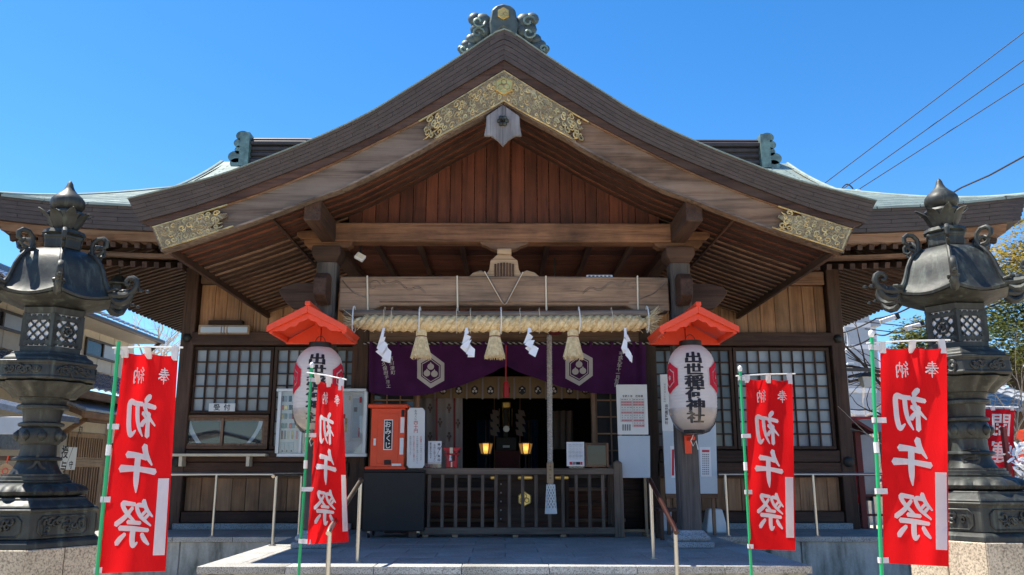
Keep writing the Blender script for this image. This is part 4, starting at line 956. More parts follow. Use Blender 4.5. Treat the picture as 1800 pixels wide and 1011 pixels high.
for c, (xa, xb) in enumerate(((1091, 1111), (1112, 1132))):
    n = 9 if c == 0 else 11
    for j in range(n+1): rq(lines, xa+j*.13, xb+j*.13, 700+j*4.6-.15, 700+j*4.6+.15, YN-.003)
    for j in range(n):
        y0 = 700+j*4.6; o = j*.13
        if j in (1, 2, 5, 8, 10): rq(pink, xa+.4+o, xb-.4+o, y0+.6, y0+4.2, YN-.004)
        for k in range(4): 
            w_ = rnd.uniform(2, 4); x = xa+1+k*4.8+o; rq(txt, x, x+w_, y0+1.7, y0+3.0, YN-.005)
    for x in (xa, xb): rq(lines, x, x+.35, 700, 700+n*4.6, YN-.0034)
for k in range(4): rq(txt, 1094+k*4, 1096.5+k*4, 746, 757, YN-.005)
tag(lines.build('table_lines', M['grey_ink'], nb), kind='stuff'); tag(pink.build('table_shading', M['pink_ink'], nb), kind='stuff'); tag(txt.build('table_text', M['grey_ink'], nb), kind='stuff')
YN2 = 12.0
nb2 = thing('tall_notice_board', 'tall white board with the shrine name standing behind the pillar', 'notice board', (XW(1212, YN2, 900), YN2, PZ))
MB().prism(pxpoly([(1160,658),(1256,655),(1261.5,868),(1170,868)], YN2), YN2, YN2+.03).build('board', M['sign_blue'], nb2, bevel=.004)
MB().prism(pxpoly([(1160.5,659),(1182,658),(1186,758),(1164.5,758)], YN2-.006), YN2-.006, YN2-.001).build('title_panel', M['sign_white'], nb2)
signtext(nb2, [('開運招福と守護神', 1168.5, 674, 708, 3.6)], YN2-.008, 'grey_ink'); signtext(nb2, [('出世稲荷神社', 1171.5, 710, 746, 5.8)], YN2-.008, bold=.02)
rq_ = MB(); rq(rq_, 1181, 1192, 786, 838, YN2-.004); rq(rq_, 1232, 1249, 786, 838, YN2-.004); rq_.v = rq_.v[:]; 
for q in ((1179, 1196, 784, 840), (1231, 1250, 786, 838)): PX('calendar_sheet', 'paper', nb2, *q, YN2-.006, .004, 0)
mb = MB(); rq(mb, 1181, 1185, 790, 836, YN2-.008); rq(mb, 1234, 1247, 791, 795, YN2-.008); tag(mb.build('calendar_header', M['red_ink'], nb2), kind='stuff')
mb = MB()
for j in range(10):
    for k in range(4): rq(mb, 1234.5+k*3.2, 1236.7+k*3.2, 798+j*3.8, 800+j*3.8, YN2-.008)
tag(mb.build('calendar_text', M['grey_ink'], nb2), kind='stuff')
for q in (1176, 1256): B('leg', M['wood_mid_z'], nb2, XW(q-3, YN2, 900), XW(q+3, YN2, 900), YN2+.031, YN2+.07, PZ, ZW(860, YN2))
B('cross_rail', M['wood_mid_x'], nb2, XW(1170, YN2, 872), XW(1262, YN2, 872), YN2-.01, YN2+.03, ZW(876, YN2), ZW(868.5, YN2))
# weights and a stool by the wall
def weight(label, px, py, Y, s):
    c = W(px, py, Y); return tag(MB().rings([[(c.x+a*r*s, Y+.15+b_*r*s, PZ+z*s) for a, b_ in ((-1,-1),(1,-1),(1,1),(-1,1))] for r, z in ((.16,0),(.17,.02),(.11,.34),(.095,.36))]).build('banner_weight', M['white_plastic'], bevel=.01), label, 'weight')
weight('pale plastic banner weight on the floor at the right of the dark pillar', 1261, 930, 12.4, .92); weight('pale plastic banner weight tucked behind the low dark stool', 1172, 930, 12.75, .85)
st = thing('low_stool', 'low dark wooden stool beside the pillar base under the tall board', 'stool', (XW(1163, 11.2, 920), 11.2, PZ))
a, b_ = XW(1148, 11.2), XW(1188, 11.2); B('seat', M['wood_dark_x'], st, a, b_, 11.1, 11.5, PZ+.35, PZ+.39)
for xx in (a+.04, b_-.04):
    for yy in (11.13, 11.45): B('leg', M['wood_dark_z'], st, xx-.025, xx+.025, yy-.025, yy+.025, PZ, PZ+.35)
# ---- purple curtain across the doorway
YC = 13.06
bot = Poly([(648,690),(690,696),(740,695),(780,687),(830,671),(865,656),(889,645),(913,655),(950,668),(1000,684),(1050,692),(1100,693),(1137,690)])
def curt(px, py, dy=0): 
    k = max(0, min(1, (py-606)/90)); q = abs(px-889)/245
    wv = .028*k*math.sin(px*.075+.6)+.018*k*math.sin(px*.031)+.02*k*math.sin((px-py*.8)*.11)*(1-q*.4)+(.03*math.sin(px*.33)*(1 if abs(px-889) > 222 else 0))
    return W(px, py, YC)+Vector((0, -abs(.03*k)-wv*.8+dy-.02, 0))
ct = thing('door_curtain', 'purple shrine curtain with white hexagon crests drawn up in the middle', 'curtain', (X0, YC, ZW(606, YC)))
MB().grid(lambda u, v: curt(lerp(649, 1136, u), lerp(607, bot.z_at_x(lerp(649, 1136, u)), v)), 150, 16).build('cloth', M['purple'], ct, smooth=True, ang=3)
mb = MB(); n = 110                                      # twisted two-colour cord
for ph, mt in ((0, 'black_paint'), (PI, 'rope_grey')):
    m2 = MB(); m2.tube([W(lerp(640, 1150, i/420), 604, YC)+Vector((0, -.03+.011*math.cos(i*.75+ph), .011*math.sin(i*.75+ph))) for i in range(421)], .011, 5); m2.build('cord', M[mt], ct, smooth=True)
for q in (652, 700, 775, 850, 889, 930, 1003, 1038, 1076, 1114, 1126): PX('loop', 'purple', ct, q-2.6, q+2.6, 600, 611, YC-.055, .012, .002)
def ring2(mb, outer, inner, fn, dy):
    n = len(outer); mb.add([fn(x, y, dy) for x, y in outer]+[fn(x, y, dy) for x, y in inner], [(i, (i+1) % n, n+(i+1) % n, n+i) for i in range(n)])
def cloth_crest(cx, cy, skew):
    mb = MB(); n = 48
    def hexr(r, k):
        pts = []
        for i in range(n):
            a = -PI/2+2*PI*i/n; m = ((a+PI/2) % (PI/3))-PI/6; q = r*math.cos(PI/6)/math.cos(m); x = q*math.cos(a); pts.append((cx+x, cy+q*math.sin(a)*1.13+x*skew))
        return pts
    ring2(mb, hexr(27.5, 0), hexr(20, 0), curt, -.006); ring2(mb, hexr(18.2, 0), hexr(16.8, 0), curt, -.006)
    for dx, dy in ((0, -6.8), (-6.6, 5.2), (6.6, 5.2)):
        pts = [(cx+dx+5.9*math.cos(2*PI*i/20), cy+dy+5.6*math.sin(2*PI*i/20)+dx*skew) for i in range(20)]; pts[15] = (pts[15][0], pts[15][1]-2.6)
        mb.add([curt(x, y, -.006) for x, y in pts]+[curt(cx+dx, cy+dy+dx*skew, -.008)], [(i, (i+1) % 20, 20) for i in range(20)])
    mb.build('hexagon_crest', M['crest_white'], ct)
cloth_crest(757.5, 652, .10); cloth_crest(1017.5, 648, -.10)
def ctext(cols):
    mb = MB()
    for tx, xa, ya, xb, yb, s in cols:
        for i, ch in enumerate(tx):
            t = (i+.5)/len(tx); vs, fs = glyph(ch, .015); mb.add([curt(lerp(xa, xb, t)+v.x*s, lerp(ya, yb, t)-v.y*s, -.007) for v in vs], fs)
    tag(mb.build('lettering', M['crest_white'], ct), kind='stuff')
ctext([('西川津町', 687, 627, 692.5, 660, 8), ('久保田チヨエ', 675, 636, 685, 684, 8)]); ctext([('平成九年十一月吉日', 1092, 619, 1081.5, 681, 8)])
ta = thing('curtain_tassel', 'red cord and tassel holding up the middle of the purple curtain', 'tassel', W(889, 645, YC-.1))
MB().tube([W(889.5, 606, YC-.09), W(889, 672, YC-.12)], .012, 6).build('cord', M['red_deep'], ta, smooth=True)
c = W(889.5, 686, YC-.12); MB().lathe([(.006,.145),(.03,.135),(.045,.09),(.043,.05),(.047,-.10),(.045,-.115)], 18, c, mod=lambda a, i: 1+.05*math.sin(a*9)).build('tassel', M['red_deep'], ta, smooth=True)
# ---- sacred straw rope with tassels and paper streamers
YR_ = YP-.25
bar = tag(MB().tube([W(606, 551, YR_), W(760, 553, YR_), W(900, 553.5, YR_), W(1142, 551, YR_)], .045, 10).build('rope_pole', M['wood_grey_x'], None, smooth=True), 'grey wooden pole slung under the carved beam holding the straw rope', 'pole')
sr = thing('sacred_rope', 'thick twisted straw rope hung across the porch between the pillars', 'rope', W(885, 580, YR_-.03))
rr = .052; NT = 360
def axis(u): return W(lerp(616, 1140, u), 567.5+2.2*math.sin(PI*u), YR_-.02)
for k in range(3):
    pts = []; ra = []
    for i in range(NT+1):
        u = i/NT; a = -u*2*PI*12.5+k*2*PI/3; e = min(1, u*14, (1-u)*22); R_ = .049*(.45+.55*e)
        pts.append(axis(u)+Vector((0, R_*math.cos(a), R_*math.sin(a)))); ra.append(.051*(.5+.5*e)*(1+.03*math.sin(i*2.1+k)))
    o = MB()
    o.tube(pts, ra, 12); o.build('strand', M['straw'], sr, smooth=True, ang=3)
fib = MB(); rnd = random.Random(8)                      # fine straws following the twist
for k in range(420):
    u0 = rnd.uniform(.02, .96); ln = rnd.uniform(.012, .03); st_ = rnd.randrange(3); ph = rnd.uniform(-.9, .9); pts = []
    for i in range(6):
        u = u0+ln*i/5; a = -u*2*PI*12.5+st_*2*PI/3; b2 = a+ph+i*.3
        pts.append(axis(u)+Vector((0, .049*math.cos(a)+.053*math.cos(b2), .049*math.sin(a)+.053*math.sin(b2))))
    pts[-1] += Vector((rnd.uniform(-.01,.01), -rnd.uniform(0,.02), rnd.uniform(-.03,.01))); fib.tube(pts, .0028, 4)
tag(fib.build('loose_straw', M['straw_pale'], sr), kind='stuff')
fr_ = MB()
for k in range(130):
    y = rnd.gauss(0, .045); z = rnd.gauss(0, .035); p0 = axis(.992)+Vector((0, y, z)); L = rnd.uniform(.08, .17)
    fr_.tube([p0, p0+Vector((L*.5, y*.8, z*.9+.015)), p0+Vector((L, y*2.2, z*2.0+rnd.uniform(-.03,.05)))], [.004,.004,.0015], 4)
for k in range(60):
    y = rnd.gauss(0, .03); z = rnd.gauss(0, .025); p0 = axis(.012)+Vector((0, y, z)); L = rnd.uniform(.06, .14)
    fr_.tube([p0, p0+Vector((-L*.5, y*.5, z*.6+.01)), p0+Vector((-L, y, z+rnd.uniform(0,.05)))], [.004,.004,.0015], 4)
tag(fr_.build('frayed_end', M['straw_pale'], sr), kind='stuff')
for q in (622, 738, 881, 1018, 1138):
    u = (q-616)/524; c = axis(min(.998, u)); MB().tube([c+Vector((.003*math.sin(i), .118*math.cos(i*PI/8), .118*math.sin(i*PI/8)+(.085 if 0 < i < 8 else 0)*math.sin(i*PI/8))) for i in range(17)], .008, 6).build('white_tie', M['string_white'], sr, smooth=True)
for q in (676, 689, 803, 827, 914, 948, 1075):
    u = (q-616)/524; c = axis(u); MB().tube([c+Vector((.004*math.sin(i*2), .112*math.cos(i*PI/8), .112*math.sin(i*PI/8)+(.085 if 0 < i < 8 else 0)*math.sin(i*PI/8))) for i in range(17)], .0035, 5).build('twine', M['cream'], sr, smooth=True)
ykf = YP-.145
for q, lb in ((646, 'beside the side of the pillar with the notice case'), (804, 'next to the strut on the reception side'), (960, 'next to the strut above the bell'), (1121, 'beside the pillar with the tall notice board')):
    tag(MB().tube([W(q, 486, YP+.05), W(q-.5, 485.5, ykf), W(q, 515, ykf), W(q+.5, 546, ykf), W(q+3, 549, YR_-.03), W(q+3, 556, YR_-.03), W(q+3, 556, YR_+.05)], .011, 6).build('beam_cord', M['cream'], None, smooth=True), 'pale cord over the carved beam '+lb, 'cord')
tag(MB().tube([W(852, 477, YP-.14), W(884, 533, ykf), W(887, 535, ykf), W(890, 533, ykf), W(919, 478, YP-.14)], .009, 6).build('wire_loop', M['steel'], None, smooth=True), 'bent metal wire hanging in a V over the middle of the carved beam', 'wire')
tl = ('between the two streamers on the reception side', 'at the middle of the rope', 'beside the bell rope')
for (q, y0, y1), lb in zip(((741, 579, 630), (870, 579, 630), (1007, 579, 631)), tl):
    t = thing('straw_tassel', 'straw tassel on the rope '+lb, 'tassel', W(q, y0, YR_-.03), 'straw tassels on the sacred rope')
    c = W(q, y0, YR_-.03); hh = c.z-ZW(y1, YR_-.03); c = Vector((c.x, c.y, c.z-hh))
    MB().lathe([(.02,hh),(.05,hh*.97),(.062,hh*.9),(.058,hh*.76),(.064,hh*.68),(.085,hh*.4),(.112,hh*.08),(.10,hh*.05)], 40, c, mod=lambda a, i: 1+.045*math.sin(a*17+i*.3)+.02*math.sin(a*29)).build('bundle', M['straw_pale'], t, smooth=True)
    MB().tube([c+Vector((.064*math.cos(i*PI/9), .064*math.sin(i*PI/9), hh*.745)) for i in range(19)], .006, 5).build('binding', M['maroon'], t)
    s2 = MB()
    for k in range(170):
        a = rnd.uniform(0, 2*PI); r1 = .113*rnd.uniform(.9, 1.12); d0 = Vector((math.cos(a), math.sin(a), 0)); e = rnd.uniform(-.012, .02)
        s2.tube([c+d0*.062+Vector((0,0,hh*.9)), c+d0*.061+Vector((0,0,hh*.74)), c+d0*.092+Vector((0,0,hh*.36)), c+d0*r1+Vector((0,0,e+.0))], [.0035,.0035,.0035,.002], 4)
    tag(s2.build('straws', M['straw_pale'], t), kind='stuff')
def shide(label, q, y0, pieces, seed):
    t = thing('paper_streamer', 'white zigzag paper streamer on the sacred rope '+label, 'paper streamer', W(q, y0, YR_-.06), 'paper streamers on the sacred rope')
    mb = MB(); yy = YR_-.10
    for i, pl in enumerate(pieces):
        pts = [W(q+x, y, yy+.012*(i % 2)+.010*j*(1 if i % 2 else -1)) for j, (x, y) in enumerate(pl)]; mb = MB().add(pts, [(0,1,2,3)]); mb.build('fold', M['paper'], t, solid=.0015)
A_ = [[(-1,576),(3,576),(0,594),(-6,594)], [(-6,594),(4,592),(0,605),(-12,612)], [(-12,612),(2,600),(8,606),(-3,622)], [(-14,618),(6,606),(9,615),(-2,628)], [(-3,628),(8,612),(14,618),(12,638)], [(-4,634),(2,622),(12,638),(9,638)]]
B_ = [[(-2,576),(2,576),(4,586),(-4,590)], [(-8,604),(-3,586),(8,592),(3,602)], [(-11,610),(-4,602),(9,597),(2,612)], [(-11,611),(4,603),(12,612),(1,622)], [(-1,622),(8,608),(15,614),(14,628)], [(2,628),(3,616),(14,614),(14,628)]]
C_ = [[(-3,576),(1,576),(4,583),(-4,587)], [(-11,604),(-3,584),(6,592),(0,602)], [(-9,606),(-2,598),(9,598),(3,612)], [(-8,612),(2,604),(13,610),(1,620)], [(-2,621),(5,607),(16,612),(10,628)]]
D_ = [[(-3,576),(1,576),(2,590),(-3,594)], [(-2,592),(3,588),(9,600),(2,601)], [(-8,612),(-3,594),(3,600),(2,616)], [(-8,612),(2,606),(4,618),(-4,622)], [(-2,620),(4,612),(10,622),(8,636)], [(-1,624),(5,616),(12,626),(11,638)]]
shide('nearest the pillar with the notice case', 674, 576, A_, 1); shide('between the first tassel and the middle tassel', 820, 576, B_, 2); shide('between the middle tassel and the bell rope', 931, 576, C_, 3); shide('nearest the frayed end of the rope', 1100, 576, D_, 4)
# ---- bell, bell rope
YBL = 11.25
c = W(976, 574, YBL)
bl = thing('shrine_bell', 'dark copper shrine bell hanging above the grey pull rope', 'bell', c)
MB().lathe([(.02,.12),(.08,.11),(.125,.06),(.14,0),(.125,-.06),(.08,-.105),(.02,-.12)], 24, c).build('bell_body', M['maroon'], bl, smooth=True)
MB().tube([c+Vector((0,0,.1)), Vector((c.x, c.y, zc))], .012, 6).build('hanger', M['bronze_dark'], bl)
MB().tube([c+Vector((.143*math.cos(i*PI/12), .143*math.sin(i*PI/12), 0)) for i in range(25)], .01, 6).build('rim', M['bronze_dark'], bl, smooth=True)
br = thing('bell_rope', 'twisted grey bell rope with a wooden grip and netted tassel', 'rope', W(967, 898, YBL))
p0, p1 = W(965.5, 590, YBL), W(967, 815, YBL)
for k in range(3): MB().tube([p0.lerp(p1, i/220)+Vector((.019*math.cos(i*.52+k*2*PI/3), .019*math.sin(i*.52+k*2*PI/3), 0)) for i in range(221)], .019, 6).build('strand', M['rope_grey'], br, smooth=True, ang=3)
gp = PX('grip', 'wood_tan_z', br, 961.5, 973, 813, 850, YBL-.045, .09, .008); signtext(gp, [('奉納 鈴緒', 967.3, 818, 843, 4)], YBL-.047, 'gold_brown')
c = W(968.5, 899, YBL); hh = ZW(850, YBL)-c.z
MB().lathe([(.03,hh),(.048,hh*.95),(.045,hh*.7),(.055,hh*.35),(.066,.03),(.06,.02)], 24, c).build('tassel_core', M['rope_grey'], br, smooth=True)
nt_ = MB()
for k in range(10):
    for dr in (-1, 1): nt_.tube([c+Vector(((.053+.018*(1-i/14))*math.cos(k*PI/5+dr*i*.2), (.053+.018*(1-i/14))*math.sin(k*PI/5+dr*i*.2), hh*(.06+.9*i/14))) for i in range(15)], .006, 5)
for k in range(26): a = k*2*PI/26; nt_.tube([c+Vector((.068*math.cos(a), .068*math.sin(a), .04)), c+Vector((.074*math.cos(a), .074*math.sin(a), -.03))], .007, 5)
tag(nt_.build('netting', M['string_white'], br, smooth=True), kind='stuff')
# ---- paper lanterns under small red canopies on the pillars
def chochin(side, px, y0, y1, ph, lab1, lab2):
    YL = YP-.46; c0 = W(px, y0, YL); c1 = W(px, y1, YL); cz = (c0.z+c1.z)/2; hh = (c0.z-c1.z)/2; R_ = .272; cx = (c0.x+c1.x)/2; c = Vector((cx, YL, cz))
    grp = 'paper lanterns on the porch pillars'
    t = thing('paper_lantern', lab1, 'lantern', c-Vector((0,0,hh)), grp)
    def rad(w): return R_*(1-abs(w)**5.2*.52)*(1+.006*math.cos(w*PI*26))
    MB().lathe([(rad(-1+2*i/104), hh*(-1+2*i/104)) for i in range(105)], 40, c, caps=False).build('paper_body', M['chochin'], t, smooth=True, ang=3)
    MB().lathe([(.118,hh-.03),(.128,hh-.03),(.128,hh+.06),(.118,hh+.06)], 32, c, caps=False).build('top_ring', M['black_paint'], t, smooth=True)
    MB().lathe([(.10,-hh-.03),(.118,-hh-.03),(.118,-hh+.03),(.10,-hh+.03)], 32, c, caps=False).build('bottom_ring', M['black_paint'], t, smooth=True)
    MB().lathe([(R_*1.02,-hh*.5),(R_*1.0,-hh*.62),(R_*.86,-hh*.86),(R_*.62,-hh*1.04),(R_*.35,-hh*1.10),(.03,-hh*1.12)], 36, c, caps=False, mod=lambda a, i: 1+.02*math.sin(a*7+i)).build('rain_cover', M['plastic_clear'], t, smooth=True)
    va = math.atan2(-YL, -cx)                          # angle that faces the forecourt
    fa = -PI/2+(va+PI/2)*.55+ph
    def wrap(u, v, e=.006):
        w = max(-1, min(1, v/hh)); r = rad(w)+e*1.6; a = fa+u/R_; return Vector((cx+r*math.cos(a), YL+r*math.sin(a), cz+v))
    mb = MB(); yy = hh*.80; stp = 2*hh*.83/6
    for ch in '出世稲荷神社':
        vs, fs = glyph(ch, .016); s = stp*1.05
        bm = bmesh.new(); bv = [bm.verts.new((v.x, v.y, 0)) for v in vs]
        for f in fs:
            try: bm.faces.new([bv[i] for i in f])
            except ValueError: pass
        bmesh.ops.subdivide_edges(bm, edges=[e for e in bm.edges if e.calc_length() > .12], cuts=2)
        bmesh.ops.triangulate(bm, faces=bm.faces[:]); bm.verts.index_update()
        
        for q_, (ox_, oy_) in enumerate(((0, 0), (.032, .0), (-.032, .0), (.0, .022))): mb.add([wrap((v.co.x+ox_)*s*1.55, yy-stp/2+(v.co.y+oy_)*s, .0045+.0004*q_) for v in bm.verts], [tuple(v.index for v in f.verts) for f in bm.faces])
        bm.free(); yy -= stp
    tag(mb.build('lettering', M['black_ink'], t), kind='stuff')
    for sg in (-1, 1):
        m3 = MB(); n = 36
        def hx(r): 
            out = []
            for i in range(n):
                a = 2*PI*i/n+PI/2; m = ((a-PI/2) % (PI/3))-PI/6; q = r*math.cos(PI/6)/math.cos(m); out.append((sg*.335+q*math.cos(a), hh*.22+q*math.sin(a)*1.1))
            return out
        ring2(m3, hx(.17), hx(.105), lambda x, y, e: wrap(x, y, e), .005); ring2(m3, hx(.09), hx(.03), lambda x, y, e: wrap(x, y, e), .005); m3.build('crest', M['chochin_red'], t)
    # canopy
    X = 2.185*side+X0; ya, yb = YP-.97, YP-.127; zr_ = ZW(536, ya); ze = ZW(576, ya)
    k = thing('lantern_canopy', lab2, 'canopy', (X, YP-.13, ze), 'red canopies over the paper lanterns'); hw_ = .435; dz = zr_-ze
    for sg in (-1, 1):
        n_ = Vector((sg*dz, 0, hw_)).normalized()*.022
        sl = MB().rings([[Vector((X, y, zr_-.02))+n_, Vector((X+sg*hw_, y, ze-.0))+n_, Vector((X+sg*hw_, y, ze))-n_, Vector((X, y, zr_-.02))-n_] for y in (ya+.02, yb)]).build('roof_slope', M['red_paint'], k, bevel=.004)
        MB().rings([[Vector((X, y, zr_)), Vector((X+sg*(hw_+.01), y, ze+.02)), Vector((X+sg*(hw_+.01), y, ze-.05)), Vector((X, y, zr_-.085))] for y in (ya, ya+.03)]).build('verge_board', M['red_paint'], k, bevel=.004)
        pts = [(0,-.10),(.10,-.12),(.14,-.17),(.22,-.18),(.30,-.20),(.37,-.205)]
        up = [(.37,-.19),(0,-.03)]
        MB().prism([(X+sg*a, zr_+b_) for a, b_ in [(0,-.15),(.05,-.18),(.09,-.185),(.13,-.235),(.2,-.24),(.25,-.285),(.395,-.295)]+[(.395,-.22),(0,-.05)]], ya+.05, ya+.075).build('gable_board', M['red_paint'], k, bevel=.002)
        B('eave_trim', M['red_paint'], k, X+sg*(hw_-.05), X+sg*(hw_-.01), ya+.04, yb-.01, ze-.06, ze-.005)
    for xa_, xb_ in ((-hw_+.02, -.005), (.005, hw_-.02)):
        zi = lambda q: zr_-.05-dz*abs(q)/hw_
        MB().prism([(X+xa_, ze-.075), (X+xb_, ze-.075), (X+xb_, zi(xb_)), (X+xa_, zi(xa_))], yb-.10, yb-.075).build('rear_gable_board', M['red_paint'], k, bevel=.002)
    B('ridge_piece', M['red_paint'], k, X-.03, X+.03, ya-.02, yb, zr_-.01, zr_+.04, .008)
    B('back_plate', M['red_paint'], k, X-.05, X+.05, yb-.02, YP-.126, ZW(600, YP-.2)-.05, zr_-.05); B('arm', M['red_paint'], k, X-.02, X+.02, YL-.02, yb-.02, zr_-.14, zr_-.10)
    MB().tube([(cx+.06*math.cos(i*PI/10), YL, cz+hh+.05+.09*math.sin(i*PI/10)) for i in range(11)], .004, 5).build('hook', M['wire'], k)
    zb = cz-hh-.10; B('lower_plate', M['red_paint'], k, X-.045, X+.035, YP-.15, YP-.126, zb-.16, zb+.05); B('lower_arm', M['red_paint'], k, X-.02, X+.02, YL+.05, YP-.15, zb-.01, zb+.03)
    MB().tube([(X+.01, YL+.06, zb+.06), (X-.03, YL+.05, zb-.02), (X-.01, YL+.04, zb-.08), (X+.03, YL+.05, zb-.02), (X+.05, YL+.05, zb-.12)], .006, 5).build('cord', M['string_white'], k, smooth=True)
chochin(1, 1217, 609, 756, .0, 'white paper lantern with black shrine name by the frayed rope end', 'small red wooden canopy over the paper lantern by the frayed rope end'); chochin(-1, 559, 612, 756, .0, 'white paper lantern partly covered by a red banner', 'small red wooden canopy over the banner-covered paper lantern')
# ---- notice case, reception sign, lamp fixtures
YV = YW-.22
nc = thing('notice_case', 'glazed aluminium notice case with rows of coloured amulets on the wall', 'display case', W(565, 802, YV))
PX('back_panel', 'sign_white', nc, 489, 641, 686, 799, YV+.06, .02, 0)
for q in ((486, 644, 683, 688), (486, 644, 797, 803)): PX('frame_rail', 'alu', nc, *q, YV-.02, .11)
for q in ((486, 492, 688.2, 796.8), (638, 644, 688.2, 796.8), (527, 531.5, 688.2, 796.8)): PX('frame_stile', 'alu', nc, *q, YV-.018, .10)
PX('pane', 'window_glass', nc, 492, 638, 688, 797, YV+.0, .004, 0)
cols_ = ['red_deep','black_paint','gold_bright','maroon','facade_dark','red_paint','gold_relief','red_paint','copper_green','red_deep','blue_cloth','paper']
rnd = random.Random(4)
for r_, (y0, y1) in enumerate(((696,706),(712,720.5),(727,736.5),(744,753))):
    for k in range(5):
        x = 494+k*5.6+(2.4 if k > 1 else 0)+(2 if k > 3 else 0)
        if x < 521: PX('amulet', rnd.choice(cols_), nc, x, x+5, y0, y1, YV+.045, .012, .003)
for x, m_ in ((494,'maroon'),(499,'grey_ink'),(504.5,'cream'),(512,'gold_relief'),(520,'pink_ink')): PX('amulet', m_, nc, x, x+3.2, 757, 772, YV+.047, .010, .002)
for x in (493, 501, 509): PX('paper_slip', 'sign_blue', nc, x, x+7, 777, 796, YV+.05, .008, 0)
for x in (495,503,511): PX('charm', 'black_ink', nc, x, x+2, 791, 794.5, YV+.046, .004, 0)
for q, m_ in (((534,560,690,740),'paper'),((563,598,690,796),'paper'),((603,617,694,775),'paper'),((619,636,700,770),'sign_blue'),((610,636,776,792),'paper'),((534,560,744,794),'cream'),((613,616,696,704),'gold_relief'),((632,636,698,708),'red_ink'),((622,628,716,724),'grey_ink'),((630,632,752,768),'red_ink'),((606,610,735,760),'gold_relief'),((604,607,728,736),'red_ink')):
    PX('notice', m_, nc, *q, YV+.05 if m_ in ('paper','sign_blue','cream') else YV+.046, .004 if m_ not in ('paper','sign_blue','cream') else .008, 0)
rs = thing('reception_sign', 'white reception sign fixed to the lattice above the sliding window', 'sign', W(390, 723, YW-.08))
PX('board', 'sign_white', rs, 367, 413, 709, 723, YW-.09, .02, .002)
mb = MB()
for i, ch in enumerate('受付'):
    vs, fs = glyph(ch, .015); mb.add([W(381+i*18+v.x*12, 716-v.y*12, YW-.0935) for v in vs], fs)
tag(mb.build('lettering', M['black_ink'], rs), kind='stuff')
cu = thing('counter_goods', 'pale paper charms laid out inside the reception window', 'charms', W(390, 786, YW-.0)) 
for i in range(16):
    x = 350+i*7.3+rnd.uniform(-1,1); 
    if 386 < x < 396: continue
    PX('charm', rnd.choice(['paper','cream','pink_ink','sign_blue','white_paint']), cu, x, x+rnd.uniform(4,7), 781+rnd.uniform(-1,1), 785, YW-.0065, .02, .002)
for xs in ((327,345),(462,440)):
    MB().grid(lambda u, v: W(lerp(xs[0], xs[1], v**1.6)+u*(9 if xs[1] > xs[0] else -7), lerp(740, 779, v), YW-.004), 3, 12).build('paper_curtain', M['sign_blue'], cu)
lt = thing('wall_lamp', 'long flat lamp fixture with a copper frame above the head beam', 'lamp', W(394, 587, YW-.1))
PX('frame', 'wood_tan_x', lt, 348.5, 438.5, 571, 587.5, YW-.16, .10, .006); PX('diffuser', 'sign_blue', lt, 352, 435, 574, 584.5, YW-.172, .02, .006); PX('bracket', 'wood_dark_x', lt, 366, 426, 563, 570.5, YW-.1, .095)
for q in (388, 393, 398): PX('clip', 'wood_tan_z', lt, q, q+1.5, 571.5, 587, YW-.18, .025, 0)
fl_ = thing('floodlight', 'small white floodlight clamped under the tie beam beside the pillar', 'lamp', W(634, 450, YP+.15))
c = W(633, 452, YP+.05); mm = Matrix.Rotation(.5, 3, 'Y') @ Matrix.Rotation(-.5, 3, 'X')
MB().cbox(c, .12, .05, .09, mm).build('housing', M['white_paint'], fl_, bevel=.006); MB().cbox(c+mm @ Vector((0,-.027,0)), .10, .004, .07, mm).build('lens', M['cream'], fl_); MB().beam(c+Vector((0,.02,.03)), c+Vector((0,.06,.2)), .02, .02).build('bracket', M['black_paint'], fl_)
ps_ = thing('power_strip', 'grey power strip lying on top of the carved beam', 'power strip', W(1054, 487, YP-.02)); PX('body', 'alu', ps_, 1031, 1077, 483.2, 487.4, YP-.05, .06, .004)
for k in range(6): PX('socket', 'black_paint', ps_, 1034+k*7, 1038+k*7, 484.5, 486.3, YP-.053, .006, 0)
# ---- things in the dark inner room
YI = YW+.32
cr = thing('patterned_curtain', 'off-white curtain with brown crest pattern and red bands in the doorway', 'curtain', W(780, 830, YI))
def cwave(px, py, dy=0): return W(px, py, YI)+Vector((0, .02*math.sin(px*.35)+dy, 0))
MB().grid(lambda u, v: cwave(lerp(738, 813, u), lerp(700, 838, v)), 40, 6).build('cloth', M['white_cloth'], cr, smooth=True, ang=3)
for q in (766, 797): MB().grid(lambda u, v: cwave(q+u*3.5, lerp(700, 838, v), -.006), 2, 6).build('red_band', M['maroon'], cr)
mb = MB()
for i, (x, ys) in enumerate(((756,(718,768,815)),(773.5,(743,793)),(789.5,(718,768,815)),(805,(745,795)))):
    for y in ys:
        for dx, dy, r in ((0,-6,2.2),(-2.2,-1,2),(2.2,-1,2),(0,3,2.2),(0,7,1.2)): mb.add([cwave(x+dx+r*math.cos(q*PI/4), y+dy+r*1.3*math.sin(q*PI/4), -.006) for q in range(8)], [tuple(range(8))])
tag(mb.build('crest_print', M['gold_brown'], cr), kind='stuff')
bd = thing('crest_valance', 'tan cloth valance with black hexagon crests above the dark doorway', 'valance', W(889, 668, YI-.03))
def vwave(px, py, dy=0): return W(px, py, YI-.06)+Vector((0, .012*math.sin(px*.2)+dy, 0))
MB().grid(lambda u, v: vwave(lerp(738, 1040, u), lerp(662, 700, v)), 90, 4).build('cloth', M['band_cloth'], bd, smooth=True, ang=3)
